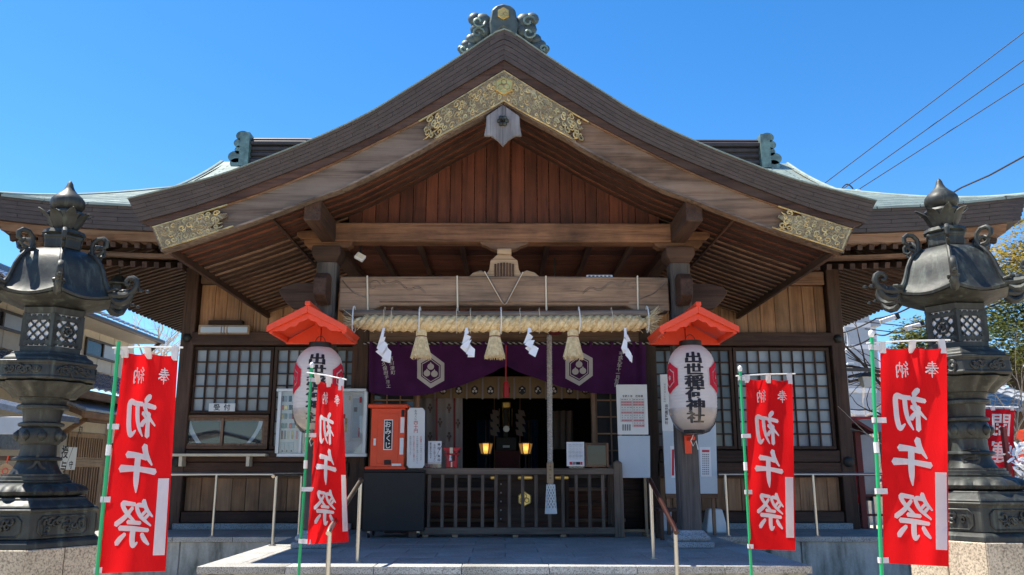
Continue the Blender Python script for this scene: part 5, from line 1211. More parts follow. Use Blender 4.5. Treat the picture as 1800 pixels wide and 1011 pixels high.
for k in range(11):
    x = 751+k*27.8; mb = MB(); mb.add([vwave(x+7*math.cos(q*PI/3+PI/2), 686+8.3*math.sin(q*PI/3+PI/2), -.005) for q in range(6)], [tuple(range(6))]); o = mb.build('crest', M['black_ink'], bd)
    m2 = MB()
    for dx, dy in ((0,-2.6),(-2.5,1.9),(2.5,1.9)): m2.add([vwave(x+dx+2.1*math.cos(q*PI/4), 686+dy+2.3*math.sin(q*PI/4), -.008) for q in range(8)], [tuple(range(8))])
    tag(m2.build('crest_print', M['crest_white'], o), kind='stuff')
    PX('hanging_band', 'white_cloth', bd, x+12.5, x+15.5, 664, 702, YI-.085, .01, .001)
def andon(label, px, Y):
    t = thing('floor_lamp', label, 'lamp', W(px, 834, Y), 'lit lamps before the altar')
    c = W(px, 788, Y); s = 10.5/1470*Y
    MB().rings([[c+Vector((r*math.cos(q*PI/3), r*math.sin(q*PI/3), z)) for q in range(6)] for r, z in ((s*.75,-s*.95),(s*1.15,s*.75))]).build('shade', M['lamp_glow'], t)
    mb = MB()
    for q in range(6): 
        d = Vector((math.cos(q*PI/3), math.sin(q*PI/3), 0)); MB().tube([c+d*s*.77+Vector((0,0,-s)), c+d*s*1.18+Vector((0,0,s*.85))], .008, 5).build('rib', M['black_paint'], t)
    for z, r in ((-s, .8), (s*.85, 1.22)): MB().rings([[c+Vector((rr_*s*math.cos(q*PI/3), rr_*s*math.sin(q*PI/3), z+dz)) for q in range(6)] for rr_, dz in ((r, -.012), (r, .012))]).build('rim', M['black_paint'], t)
    MB().tube([c+Vector((0,.0,-s)), Vector((c.x, c.y, zf))], .015, 8).build('stand', M['black_paint'], t); MB().lathe([(.12,0),(.12,.02),(.03,.04)], 16, (c.x, c.y, zf)).build('base', M['black_paint'], t, smooth=True)
    pl = bpy.data.lights.new('lamp_bulb', 'POINT'); pl.energy = .35; pl.color = (1, .7, .35); pl.shadow_soft_size = .05; po = bpy.data.objects.new('lamp_bulb', pl); COL.objects.link(po); po.location = c+Vector((0,-.16,-.02)); po.parent = t; po.matrix_parent_inverse = Matrix.Translation(-t.location)
andon('lit hexagonal floor lamp nearer the patterned curtain before the altar', 854, 14.6); andon('lit hexagonal floor lamp nearer the bell rope before the altar', 924, 14.6)
al = thing('altar', 'dark altar table with silver mirror and gilt ornaments inside the hall', 'altar', W(889, 834, 16.2))
YL_ = 16.2
B('table', M['maroon'], al, XW(868, YL_), XW(914, YL_), YL_, YL_+.6, zf, ZW(792, YL_)); B('upper_shelf', M['black_paint'], al, XW(872, YL_), XW(908, YL_), YL_+.2, YL_+.6, ZW(791.5, YL_), ZW(768, YL_))
c = W(890, 754, YL_); MB().rings([[c+Vector((r*math.cos(q*PI/12), dy, r*math.sin(q*PI/12))) for q in range(24)] for r, dy in ((.06,0),(.062,.01),(.05,.02))]).build('mirror', M['chrome'], al, smooth=True)
for q in (878, 884, 895, 900):
    MB().tube([W(q, 718, YL_), W(q, 750, YL_)], .012, 6).build('gilt_pendant', M['gold_bright'], al); 
PX('gilt_crown', 'gold_bright', al, 882, 898, 706, 718, YL_, .05, .02); PX('name_tablet', 'sign_white', al, 884, 896, 783, 787, YL_-.02, .01, 0); PX('post', 'black_paint', al, 885, 893, 717, 768, YL_+.05, .05)
for q, lb in ((869, 'nearer the patterned curtain'), (914, 'nearer the bell rope')):
    g = thing('altar_streamer', 'pale zigzag paper wand inside the hall '+lb, 'paper streamer', W(q, 834, 15.6), 'paper wands by the altar')
    for i in range(6):
        s = -1 if i % 2 else 1; MB().add([W(q-6+s*2, 720+i*7, 15.6), W(q+5+s*2, 722+i*7, 15.6), W(q+8+s*2, 732+i*7, 15.58), W(q-4+s*2, 730+i*7, 15.58)], [(0,1,2,3)]).build('fold', M['white_cloth'], g, solid=.003)
    MB().tube([W(q, 700, 15.62), W(q, 834, 15.62)], .012, 6).build('stick', M['wood_mid_z'], g)
for xs, lb in (((838, 884), 'nearer the patterned curtain'), ((921, 946), 'nearer the bell rope')):
    s_ = thing('blue_screen', 'dark blue cloth screen with orange cords '+lb, 'screen', W(xs[0], 834, 16.9), 'blue screens by the altar')
    MB().grid(lambda u, v: W(lerp(xs[0], xs[1], u), lerp(738, 834, v), 16.9)+Vector((0, .03*math.sin(u*14), 0)), 20, 2).build('cloth', M['blue_cloth'], s_, smooth=True)
    for k in (.35, .5): MB().tube([W(lerp(xs[0], xs[1], k), 738, 16.8), W(lerp(xs[0], xs[1], k), 834, 16.8)], .012, 6).build('cord', M['wood_honey_z'], s_)
gs = thing('grey_curtain', 'dim grey curtain hanging beside the altar behind the bell rope', 'curtain', W(990, 834, 15.8)); MB().grid(lambda u, v: W(lerp(972, 1008, u), lerp(722, 790, v), 15.8)+Vector((0, .05*math.sin(u*20), 0)), 36, 2).build('cloth', M['white_cloth'], gs, smooth=True)
# ================================================================== bronze lanterns on granite pedestals
YLN = 6.6
def bronze_lantern(label, plabel, cx, rot, seed, dz=0.0):
    zz = lambda y: ZW(y, YLN, 1680)+dz; r_ = lambda h: h*.00455*.93; C = Vector((cx, YLN, 0)); H6 = 1/.866
    rnd = random.Random(seed)
    zb = zz(945)
    # pedestal
    pd = thing('stone_pedestal', plabel, 'pedestal', (cx, YLN, 0))
    Rp = r_(117)*H6
    for k in range(6):
        a0, a1 = rot+k*PI/3, rot+(k+1)*PI/3; p0, p1 = Vector((math.cos(a0), math.sin(a0), 0))*Rp, Vector((math.cos(a1), math.sin(a1), 0))*Rp
        for lv, (za, zb_) in enumerate(((.30, .62), (.625, zb))):
            f = .5 if lv else .42
            for u0, u1 in ((0, f), (f, 1)):
                e = .0035/(p1-p0).length; q0, q1 = p0.lerp(p1, u0+(e if u0 else 0)), p0.lerp(p1, u1-(e if u1 < 1 else 0)); i0, i1 = q0*.8, q1*.8
                MB().add([C+v+Vector((0,0,z)) for z in (za, zb_) for v in (q0, q1, i1, i0)], [(0,3,2,1),(4,5,6,7),(0,1,5,4),(1,2,6,5),(2,3,7,6),(3,0,4,7)]).build('block', M['granite_tan'], pd, bevel=.006)
    MB().lathe([(Rp*1.25,0),(Rp*1.25,.295)], 6, C, rot).build('lower_slab', M['granite_tan'], pd, bevel=.01)
    MB().lathe([(Rp*.82,.30),(Rp*.82,zb-.002)], 6, C, rot).build('core', M['granite_tan'], pd)
    L = thing('bronze_lantern', label, 'lantern', (cx, YLN, zb))
    m = M['bronze']
    def hexp(name, prof, bevel=.006, parent=L, mat=m): return MB().lathe([(r_(h)*H6, zz(y)) for y, h in prof], 6, C, rot).build(name, mat, parent, bevel=bevel)
    def rnd_(name, prof, n=48, mod=None, parent=L): return MB().lathe([(r_(h), zz(y)) for y, h in prof], n, C, rot, mod=mod).build(name, m, parent, smooth=True)
    hexp('foot', [(945,114),(935,113),(930,106)])
    pl = hexp('plinth', [(929.8,103),(886,102),(884,106),(880,106)])
    hexp('sloped_step', [(879.8,99),(876,98),(866,85),(862,85)])
    rnd_('base_lotus', [(861.8,70),(858,79),(852,82),(844,76),(838,62)], 96, lambda a, i: 1+.10*abs(math.sin(a*9))*(1 if 0 < i < 4 else .3))
    rnd_('base_ring', [(837.8,60),(834,61),(833,57),(828,57),(827,54),(823,54)])
    rnd_('lower_column', [(822.8,43.1),(815,38.1),(806,33.9),(795,31.1),(782,29.8),(772,29.8)])
    bu = rnd_('band', [(771.8,31.5),(768,34.8),(755,36.4),(746,34.8),(742,31.5)])
    for k in range(8):
        a = rot+k*PI/4+.1; c = C+Vector((math.cos(a)*r_(36), math.sin(a)*r_(36), zz(757))); MB().lathe([(.001,-.045),(.028,-.02),(.034,.0),(.028,.02),(.001,.045)], 10, c).build('boss', m, bu, smooth=True)
    rnd_('upper_column', [(741.8,29.8),(735,30.3),(720,32.3),(706,35.6),(698,37.3),(695,40.6),(692,40.6)])
    rnd_('upper_lotus', [(691.8,47),(684,54),(674,66),(668,73),(665,71)], 96, lambda a, i: 1+.13*abs(math.sin(a*6+.3))*(1 if i < 4 else .3))
    rnd_('neck_ring', [(712,41),(710,43),(706,43),(704,40)]); rnd_('neck_ring', [(741,36),(739,38),(736,38),(734,34)]); rnd_('foot_ring', [(800,39),(798,41),(795,40),(793,35)])
    pf = hexp('platform', [(664.8,77),(662,80),(658,78),(640,77),(637,80),(633,80)])
    hexp('chamber_base', [(632.8,73),(628,72),(622,62),(617,60)])
    # relief on the six faces of plinth and platform
    def relief(parent, y0, y1, hw, wid, frame=True, den=14):
        for k in range(6):
            am = rot+(k+.5)*PI/3; n = Vector((math.cos(am), math.sin(am), 0)); t = Vector((-n.y, n.x, 0)); ap = r_(hw)+.002; zc_ = (zz(y0)+zz(y1))/2; hz = (zz(y1)-zz(y0))/2; ww = wid*r_(hw)
            o = C+n*ap+Vector((0,0,zc_)); mb = MB()
            if frame:
                cr_ = [(-ww+.03,-hz),(ww-.03,-hz),(ww,-hz+.03),(ww,hz-.03),(ww-.03,hz),(-ww+.03,hz),(-ww,hz-.03),(-ww,-hz+.03)]; mb.tube([o+t*x+Vector((0,0,z)) for x, z in cr_+cr_[:1]], .006, 5)
            for j in range(den):
                c = o+t*rnd.uniform(-ww*.75, ww*.75)+Vector((0,0,rnd.uniform(-hz*.55, hz*.55))); R0 = rnd.uniform(.012, .03); dr = rnd.choice((-1,1)); a0 = rnd.uniform(0, 6)
                mb.tube([c+(t*math.cos(a0+dr*q*.7)+Vector((0,0,math.sin(a0+dr*q*.7))))*R0*(1.3-.1*q)+n*.004 for q in range(9)], [.004]+[.009]*6+[.006]*2, 5)
            tag(mb.build('relief', m, parent, smooth=True), kind='stuff')
    relief(pl, 925, 892, 103, .43); relief(pf, 656, 643, 77.5, .5, False, 16)
    def kanji(ch, y, hw, s):
        vs, fs = glyph(ch, .03); va = math.atan2(-YLN, -cx); R0 = r_(hw)+.004; mb = MB()
        for e in (0, .012): mb.add([C+Vector(((R0+e)*math.cos(va+v.x*s/R0), (R0+e)*math.sin(va+v.x*s/R0), zz(y)+v.y*s)) for v in vs], fs)
        tag(mb.build('raised_character', m, L), kind='stuff')
    kanji('大' if cx < 0 else '喜', 803, 34.5, .13)
    # fire chamber
    Rc = r_(48)*H6; z0, z1 = zz(616.8), zz(541); fc = MB().lathe([(Rc*1.02,z0),(Rc*1.02,z0+.045)], 6, C, rot).build('chamber_sill', m, L, bevel=.004); MB().lathe([(Rc*1.02,z1-.05),(Rc*1.06,z1)], 6, C, rot).build('chamber_head', m, L, bevel=.004)
    MB().lathe([(Rc*.93,z0+.02),(Rc*.93,z1-.02)], 6, C, rot).build('paper_lining', M['paper'], L)
    for k in range(6):
        a = rot+k*PI/3; p = C+Vector((math.cos(a), math.sin(a), 0))*Rc*.965; d = Vector((math.cos(a), math.sin(a), 0)); t = Vector((-d.y, d.x, 0)); s = .022
        MB().rings([[p+d*s+t*0+Vector((0,0,z)), p+t*s*1.3-d*.012+Vector((0,0,z)), p-d*s+Vector((0,0,z)), p-t*s*1.3-d*.012+Vector((0,0,z))] for z in (z0+.045, z1-.05)]).build('corner_bar', m, L)
        am = a+PI/6; n = Vector((math.cos(am), math.sin(am), 0)); t = Vector((-n.y, n.x, 0)); ap = Rc*.866*.985; half = Rc*.5*.86; o = C+n*ap; mb = MB()
        za, zc2 = z0+.045, z1-.05; zt = lerp(za, zc2, .86); zu = lerp(za, zc2, .12)
        for zb2, h_ in ((zt, .016), (zu, .014)): mb.beam(o-t*half*1.05+Vector((0,0,zb2)), o+t*half*1.05+Vector((0,0,zb2)), .016, h_*2)
        ht = zt-zu; nW = 3; cell = 2*half/nW; 
        for dr in (-1, 1):
            for i in range(-5, 9):
                pts = []; x0 = -half+i*cell; steps = 20
                seg = [(x0+dr*cell*q/4, zu+ht*q/16*(4*cell/ht)) for q in range(0, 33)]
                seg = [(x, z) for x, z in seg if -half-.001 <= x <= half+.001 and zu-.001 <= z <= zt+.001]
                if len(seg) > 1: mb.beam(o+t*seg[0][0]+Vector((0,0,seg[0][1])), o+t*seg[-1][0]+Vector((0,0,seg[-1][1])), .010, .011, n)
        nn = 4
        for i in range(nW*2+1):
            for j in range(int(ht/(cell/2))+1):
                x, z = -half+i*cell/2, zu+j*cell/2
                if (i+j) % 2 == 0 and abs(x) < half-.01 and zu+.01 < z < zt-.01: mb.cbox(o+t*x+Vector((0,0,z)), .018, .018, .018)
        if k % 2 == (0 if cx < 0 else 1):
            cc = o+n*.008+Vector((0,0,(zu+zt)/2)); mb.tube([cc+(t*math.cos(q*PI/3)+Vector((0,0,math.sin(q*PI/3))))*.055 for q in range(7)], .011, 5); mb.tube([cc+(t*math.cos(q*PI/2)+Vector((0,0,math.sin(q*PI/2))))*.022 for q in range(5)], .012, 5)
        for zm in ((zt+zc2)/2, (za+zu)/2):
            for i in (-2, -1, 0, 1, 2): mb.cbox(o+t*i*half*.42+Vector((0,0,zm)), .024, .012, .02)
            mb.beam(o-t*half+Vector((0,0,zm+.022)), o+t*half+Vector((0,0,zm+.022)), .012, .014); mb.beam(o-t*half+Vector((0,0,zm-.022)), o+t*half+Vector((0,0,zm-.022)), .012, .014)
        tag(mb.build('lattice', m, L), kind='stuff')
    # roof
    ze = zz(512); hexr = lambda a: .866/math.cos(((a-rot) % (PI/3))-PI/6)
    def corner(a): return abs(((a-rot+PI/6) % (PI/3))-PI/6)/(PI/6)        # 0 at a corner, 1 mid face
    def ring(h, z, lift): return [C+Vector((r_(h)*H6*hexr(rot+2*PI*j/48)*math.cos(rot+2*PI*j/48), r_(h)*H6*hexr(rot+2*PI*j/48)*math.sin(rot+2*PI*j/48), z+lift*(1-corner(rot+2*PI*j/48))**2)) for j in range(48)]
    prof = [(46,zz(540.8),0),(58,zz(536),0),(80,zz(531),.02),(90,zz(528.5),.04)]
    MB().rings([ring(*p) for p in prof]).build('eave_soffit', m, L, smooth=True)
    prof = [(91,zz(528)+.003,.042),(92,zz(523),.046),(86,zz(517),.03),(80.5,zz(505),.016),(76,zz(491),.008),(72,zz(476),.004),(66,zz(462),.001),(57,zz(450),0),(45,zz(441),0),(32,zz(437),0)]
    rf = MB().rings([ring(*p) for p in prof]).build('roof', m, L, smooth=True)
    for k in range(6):
        a = rot+k*PI/3; d = Vector((math.cos(a), math.sin(a), 0)); t = Vector((-d.y, d.x, 0)); up = Vector((0,0,1))
        pts = [C+d*(r_(h)*H6+.004)+up*(z+l+.008) for h, z, l in prof[1:-1]]; MB().tube(pts, [.024,.022,.02,.018,.017,.016,.016,.016], 8).build('corner_ridge', m, rf, smooth=True)
        # upswept fern curl at the eave corner
        e = pts[0]; s = .235; path = [(-.06,-.01),(.06,-.02),(.16,-.03),(.27,-.02),(.36,.03),(.43,.11),(.455,.20),(.43,.28),(.36,.325),(.285,.315),(.24,.26),(.255,.205),(.30,.19),(.325,.215)]
        cl = MB().tube([e+d*x*s*1.75+up*y*s*1.75 for x, y in path], [.034,.034,.032,.028,.027,.027,.026,.025,.024,.022,.021,.02,.018,.015], 8).build('corner_curl', m, rf, smooth=True)
        MB().tube([e+d*x*s*1.75+up*y*s*1.75 for x, y in ((.0,-.08),(.10,-.16),(.2,-.17),(.30,-.12),(.36,-.02),(.36,.03))], [.026,.03,.03,.028,.024,.018], 8).build('lower_curl', m, cl, smooth=True)
        mb = MB()
        for q in range(5): mb.lathe([(.001,-.016),(.018,-.008),(.018,.008),(.001,.016)], 7, e+d*(.05+.045*q)*1.2+up*(.02+.008*(q % 2)))
        tag(mb.build('curl_beads', m, cl, smooth=True), kind='stuff')
        MB().tube([e+t*.03-d*.03+up*.02, e+d*.02+t*.035+up*.03, e+d*.03+up*.035, e+d*.02-t*.035+up*.03, e-t*.03-d*.03+up*.02], .012, 6).build('ridge_cuff', m, rf, smooth=True)
        # small curls round the neck block
        b0 = C+d*r_(52)*H6+up*zz(444); path = [(0,0),(-.012,.05),(-.005,.10),(.03,.135),(.075,.14),(.105,.115),(.105,.075),(.075,.055),(.05,.07)]
        MB().tube([b0+d*x+up*y for x, y in path], [.016,.018,.019,.02,.02,.019,.018,.015,.013], 8).build('neck_curl', m, rf, smooth=True); MB().tube([b0+d*.02+up*.01, b0+d*.06+up*.015, b0+d*.085+up*.04, b0+d*.07+up*.06], .013, 7).build('neck_curl', m, rf, smooth=True)
    nb_ = hexp('neck_block', [(436.8,29),(434,31),(420,31),(417,34),(413,33)])
    mb = MB()
    MB().lathe([(r_(30),zz(412.8)),(r_(36),zz(410)),(r_(33),zz(404)),(r_(20),zz(402))], 36, C, rot, mod=lambda a, i: 1+.09*abs(math.sin(a*6))).build('lotus_collar', m, L, smooth=True)
    MB().lathe([(r_(17),zz(401.8)),(r_(20),zz(395)),(r_(29),zz(385)),(r_(33),zz(374)),(r_(30),zz(370))], 48, C, rot, mod=lambda a, i: 1+.06*abs(math.sin(a*4))).build('leaf_cup', m, L, smooth=True)
    for k in range(8):
        a = rot+k*PI/4+.2; d = Vector((math.cos(a), math.sin(a), 0)); t = Vector((-d.y, d.x, 0)); g = []
        for i in range(9):
            u = i/8; rr_ = r_(lerp(19, 36, u)+(10*max(0, u-.6)/.4)); z = zz(lerp(399, 368, u))-(.02*max(0, u-.8)/.2 if k % 2 else 0); wd = .05*math.sin(PI*min(1, .15+u*.85))**.8+.002
            g.append([C+d*(rr_+.012-.008*abs(q))+t*wd*q+Vector((0,0,z)) for q in (-1,-.5,0,.5,1)])
        mb = MB()
        for row in g: mb.v += row
        for i in range(8):
            for q in range(4): o_ = i*5+q; mb.f.append((o_, o_+1, o_+6, o_+5))
        mb.build('leaf', m, L, smooth=True, solid=.008)
    rnd_('jewel', [(373,10),(370,16),(366,25),(360,30),(354,31),(348,29.5),(342,24),(337,17),(331,10.5),(325,7),(320,5.5),(316,3),(314,.5)], 36)
    return L
bronze_lantern('tall bronze lantern with lattice chamber beside the tiled house', 'tan granite hexagonal pedestal under the bronze lantern beside the house', -3.59, math.atan2(-YLN, 3.59), 1, -.045)
bronze_lantern('tall bronze lantern with lattice chamber near the leafy tree', 'tan granite hexagonal pedestal under the bronze lantern near the tree', 3.63, math.atan2(-YLN, -3.63)+.05, 2)
# ================================================================== red festival banners seen from their backs
def banner(label, Y, pole, cor, knob, depth=lambda u, v: 0.0, lay=(.46, .48), tip=20, seed=0, strip_=(.80, .975, .57, .925), green_end=False):
    (px0, py0), (px1, py1) = pole; TL, TR, BL, BR = cor; rnd = random.Random(seed)
    p0, p1 = W(px0, py0, Y), W(px1, py1, Y); pb = p1+(p1-p0)*((0-p1.z)/(p1.z-p0.z)) 
    t = thing('festival_banner', label, 'banner', (pb.x, pb.y, 0), 'red festival banners on green poles')
    def P(u, v, e=0.0):
        a = lerp(lerp(TL[0], TR[0], u), lerp(BL[0], BR[0], u), v); b_ = lerp(lerp(TL[1], TR[1], u), lerp(BL[1], BR[1], u), v)
        sagv = 2.2*math.sin(PI*u*2)**2*(1-v)**6 if v < .3 else 0
        y = Y+depth(u, v)+.016*math.sin(u*9+v*3+seed)*(.4+.6*abs(math.sin(v*2.3+seed)))+.018*math.sin(u*3.2-v*7+seed*2)*(.3+v)+.006*math.sin(u*17+v*5)*(1-v)+.014*math.cos(u*4*PI)*math.exp(-v*6)+.010*math.sin((u*1.4+v*.9)*7+seed*3)
        return W(a, b_+sagv, y)+Vector((0, e, 0))
    pole_o = MB().tube([pb, p1, p0], .0125, 12).build('pole', M['green_pole'], t, smooth=True)
    if knob: MB().lathe([(.008,-.03),(.017,-.02),(.02,0),(.017,.018),(.004,.028)], 14, p0+Vector((0,0,.02))).build('knob', M['white_plastic'], t, smooth=True)
    mid = p0.lerp(p1, .48); MB().tube([mid+Vector((0,0,.035)), mid-Vector((0,0,.035))], .017, 12).build('pole_joint', M['white_plastic'], t, smooth=True)
    c0 = p0+Vector((-.04, 0, -.045)); c1 = P(1, 0)+Vector((.03, 0, .055)); MB().tube([c0, c0.lerp(c1, .5)+Vector((0,0,.006)), c1], .006, 8).build('crossbar', M['white_plastic'], t, smooth=True)
    MB().grid(lambda u, v: P(u, v), 26, 70).build('cloth', M['banner_red'], t, smooth=True, ang=3)
    for u in (.03, .47, .94):
        q = P(u, 0); top = c0.lerp(c1, min(1, max(0, ((q.x-c0.x)/(c1.x-c0.x))))); w_ = .022
        MB().add([q+Vector((-w_,-.006,-.035)), q+Vector((w_,-.006,-.035)), top+Vector((w_,-.009,.008)), top+Vector((-w_,-.009,.008)), q+Vector((-w_,.006,-.035)), q+Vector((w_,.006,-.035)), top+Vector((w_,.009,.008)), top+Vector((-w_,.009,.008))], [(0,1,2,3),(4,7,6,5),(3,2,6,7)]).build('top_loop', M['banner_white'], t, solid=.001)
    for v in (.0, .335, .665, .985):
        q = P(.045, v); z = q.z if v > 0 else q.z+.005; f = (p0.z-z)/(p0.z-p1.z); pp_ = p0.lerp(p1, f); h_ = .018
        MB().add([pp_+Vector((-.017,-.015,-h_)), q+Vector((.012,-.008,-h_)), q+Vector((.012,-.008,h_)), pp_+Vector((-.017,-.015,h_)), pp_+Vector((-.017,.015,-h_)), q+Vector((.012,.008,-h_)), q+Vector((.012,.008,h_)), pp_+Vector((-.017,.015,h_))], [(0,1,2,3),(4,7,6,5),(0,3,7,4)]).build('side_loop', M['banner_white'], t, solid=.001)
    wU = 1/.45; g = MB(); asp = ((P(.5,1)-P(.5,0)).length/max(.2, (P(1,.5)-P(0,.5)).length))
    def put(ch, cu, cv_, su, sv, wk=1.0):
        for sd in (-1, 1): brush(g, ch, 0, 0, 1, 1, lambda x, y, li: P(cu-x*su, cv_-y*sv, sd*(.0035+.0002*li)), wk)
    put('奉', .775, .095, .20, .075); put('納', .325, .098, .19, .075); put('初', lay[0]-.02, .285, .52, .195, 1.22); put('午', lay[0], .525, .58, .215, 1.22); put('祭', lay[1], .775, .58, .21, 1.15)
    tag(g.build('lettering', M['banner_white'], t), kind='stuff')
    a, b_, c, d = strip_; 
    for sd in (-1, 1): MB().grid(lambda u, v: P(lerp(a, b_, u), lerp(c, d, v), sd*.004), 6, 16).build('white_patch', M['banner_white'], t, smooth=True)
    # weighted foot
    B('foot', M['white_plastic'], t, pb.x-.18, pb.x+.18, pb.y-.18, pb.y+.18, .001, .09, .02)
    return t
banner('red festival banner on a knobless green pole in front of the lantern by the house', 5.65, ((209, 600), (170, 1011)), ((218, 620), (313, 625), (171, 1008), (291, 1004)), False, lambda u, v: .10*u*(1-v)+.03*math.sin(u*5), seed=1)
banner('narrow twisted red festival banner hanging over the notice case and paper lantern', 7.35, ((548, 646), (525, 1011)), ((559, 668), (602, 679), (540, 957), (613, 953)), True, lambda u, v: -.30*u*(1-v*.6)+.07*math.sin(u*5+v*5)*v, seed=2, lay=(.42, .42), strip_=(.86, .99, .57, .93))
banner('red festival banner hanging before the lattice window and its steel handrail', 7.35, ((1301, 652), (1321, 1011)), ((1311, 666), (1393, 668), (1318, 965), (1398, 968)), True, lambda u, v: .06*u*(1-v), seed=3)
banner('red festival banner with a knobbed pole in front of the lantern near the tree', 5.65, ((1532, 592), (1550, 1011)), ((1547, 612), (1664, 612), (1553, 990), (1668, 996)), True, lambda u, v: .02*math.sin(u*6+v*4), seed=4)
# ================================================================== surroundings
# ---- two-storey house along the side of the precinct
def XP(px, py, X):                                     # point on the plane x = X
    d = RM @ Vector(((px-CX)/F, 1.0, -(py-CY)/F)); return Vector((0,0,HC))+d*(X/d.x)
XH = -9.5
hs = thing('tiled_house', 'beige two-storey house with dark tiled roofs behind the bronze lantern', 'house', (XH, 18, 0))
ye = XP(233, 640, XH).y; y0h = 9.0
zt_ = XP(285, 597, XH+.75).z-.08; zl = XP(160, 650, XH).z
B('upper_wall', M['siding'], hs, XH-6, XH, y0h, ye, zl, zt_)
k = y0h
while k < ye: B('siding_joint', M['stucco'], hs, XH+.001, XH+.008, k, k+.02, zl, zt_, 0); k += .75
def house_win(pxs, parent):
    (xa, ya), (xb, yb) = pxs; p, q = XP(xa, ya, XH), XP(xb, yb, XH); y_0, y_1 = min(p.y, q.y), max(p.y, q.y); z0, z1 = min(p.z, q.z), max(p.z, q.z)
    w_ = MB().box(XH+.01, XH+.06, y_0, y_1, z0, z0+.05).box(XH+.01, XH+.06, y_0, y_1, z1-.05, z1).box(XH+.012, XH+.058, y_0, y_0+.05, z0+.05, z1-.05).box(XH+.012, XH+.058, y_1-.05, y_1, z0+.05, z1-.05).build('window', M['gutter'], parent)
    ym = (y_0+y_1)/2; B('mullion', M['gutter'], w_, XH+.012, XH+.055, ym-.03, ym+.03, z0+.05, z1-.05)
    B('pane', M['window_dark'], w_, XH+.002, XH+.028, y_0+.05, ym-.03, z0+.05, z1-.05, 0); B('pane', M['sign_blue'], w_, XH+.002, XH+.028, ym+.03, y_1-.05, z0+.05, z1-.05, 0)
house_win(((150, 592), (205, 640)), hs); house_win(((-40, 530), (41, 590)), hs)
def tiles(name, parent, xa, za, xb, zb, y0, y1, mat, along='y', nx=10, pitch=.28):
    # rounded tile columns running down the slope from (xa,za) to (xb,zb)
    sl = Vector((xb-xa, 0, zb-za)); L_ = sl.length; d = sl.normalized(); up = Vector((-d.z*(1 if d.x > 0 else -1), 0, abs(d.x)))
    mb = MB(); n = max(1, int((y1-y0)/pitch)); nr = max(2, int(L_/.26))
    for j in range(n):
        yc = y0+(j+.5)*pitch
        for r in range(nr):
            s0, s1 = L_*r/nr, L_*(r+1)/nr; rows = []
            for s, h in ((s0, 0), (s1, .02)):
                rows.append([Vector((xa, 0, za))+d*s+up*(h+.035*math.sin(PI*q/4)*(1 if True else 0))+Vector((0, yc-pitch/2+pitch*q/4, 0)) for q in range(5)])
            mb.rings(rows, caps=False, closed=False)
            mb.add([rows[1][q] for q in range(5)]+[rows[1][q]-up*.03 for q in range(5)], [(q, q+1, q+6, q+5) for q in range(4)])
    return tag(mb.build(name, M[mat], parent, smooth=True), kind='stuff')
e0 = XP(285, 597, XH+.75); xe_ = XH+.75
tiles('roof_tiles', hs, XH-3.0, e0.z+1.55, xe_, e0.z+.02, y0h, e0.y, 'tile_blue'); tiles('roof_tiles', hs, XH-3.0, e0.z+1.55, XH-6.75, e0.z+.02, y0h, e0.y, 'tile_blue')
MB().prism([(XH, e0.z-.12), (XH-3.0, e0.z+1.38), (XH-6.0, e0.z-.12)], y0h+.1, ye).build('gable_wall', M['siding'], hs); B('ridge_tile', M['tile_blue'], hs, XH-3.12, XH-2.88, y0h, e0.y, e0.z+1.5, e0.z+1.72, .03)
B('eave_soffit', M['stucco'], hs, XH, xe_-.02, y0h, e0.y-.05, e0.z-.13, e0.z-.06); B('gutter', M['gutter'], hs, xe_-.02, xe_+.09, y0h, e0.y, e0.z-.13, e0.z-.03, .02)
MB().tube([(xe_+.03, e0.y-.15, e0.z-.1), (XH+.35, e0.y-.3, e0.z-.55), (XH+.06, ye-.1, e0.z-.75), (XH+.06, ye-.1, 3)], .045, 8).build('downpipe', M['gutter'], hs, smooth=True)
# lower pent roof and shop front
XL = -8.75
pz = XP(190, 690, -8.1).z
tiles('pent_roof_tiles', hs, XH, zl-.05, -8.1, pz, y0h, ye+1.2, 'tile_blue')
B('pent_soffit', M['wood_tan_y'], hs, XL, -8.12, y0h, ye+1.2, pz-.16, pz-.08); B('lower_wall', M['stucco'], hs, XH-5, XL, y0h, ye+1.0, 0, pz-.05)
B('fascia_board', M['wood_honey_y'], hs, -8.14, -8.08, y0h, ye+1.2, pz-.2, pz-.035)
B('awning', M['tile_blue'], hs, -8.7, -7.95, y0h, XP(40, 760, -8).y, ZW(790, 12)+.05, ZW(775, 12)+.35); 
# entrance with lattice door and small gabled hood
yd = XP(150, 800, XL+.05).y
hood = MB().prism([(-8.75, 3.05), (-7.85, 2.72), (-7.85, 2.78), (-8.75, 3.12)], yd-1.9, yd+1.2).build('hood_roof', M['tile_grey'], hs, bevel=.01)
B('hood_fascia', M['wood_honey_y'], hood, -7.9, -7.84, yd-1.95, yd+1.25, 2.60, 2.72)
for yy in (yd-1.9, yd-.9, yd+.1, yd+1.1): MB().beam((-8.74, yy, 2.98), (-7.87, yy, 2.66), .06, .09).build('hood_rafter', M['wood_honey_x'], hood)
MB().beam((-7.95, yd-1.7, 2.6), (-7.95, yd+1.1, 2.6), .1, .12).build('hood_purlin', M['wood_honey_y'], hood)
for yy in (yd-1.6, yd+1.0): MB().beam((-8.72, yy, 2.1), (-8.0, yy, 2.58), .08, .08).build('hood_brace', M['wood_honey_x'], hood)
door = B('door', M['wood_tan_z'], hs, XL+.001, XL+.03, yd-.7, yd+.9, .1, 2.4)
for i in range(12): B('slat', M['wood_mid_z'], door, XL+.031, XL+.05, yd-.55+i*.11, yd-.51+i*.11, .3, 1.7)
B('rail', M['wood_tan_y'], door, XL+.031, XL+.056, yd-.65, yd+.85, 1.72, 1.86); 
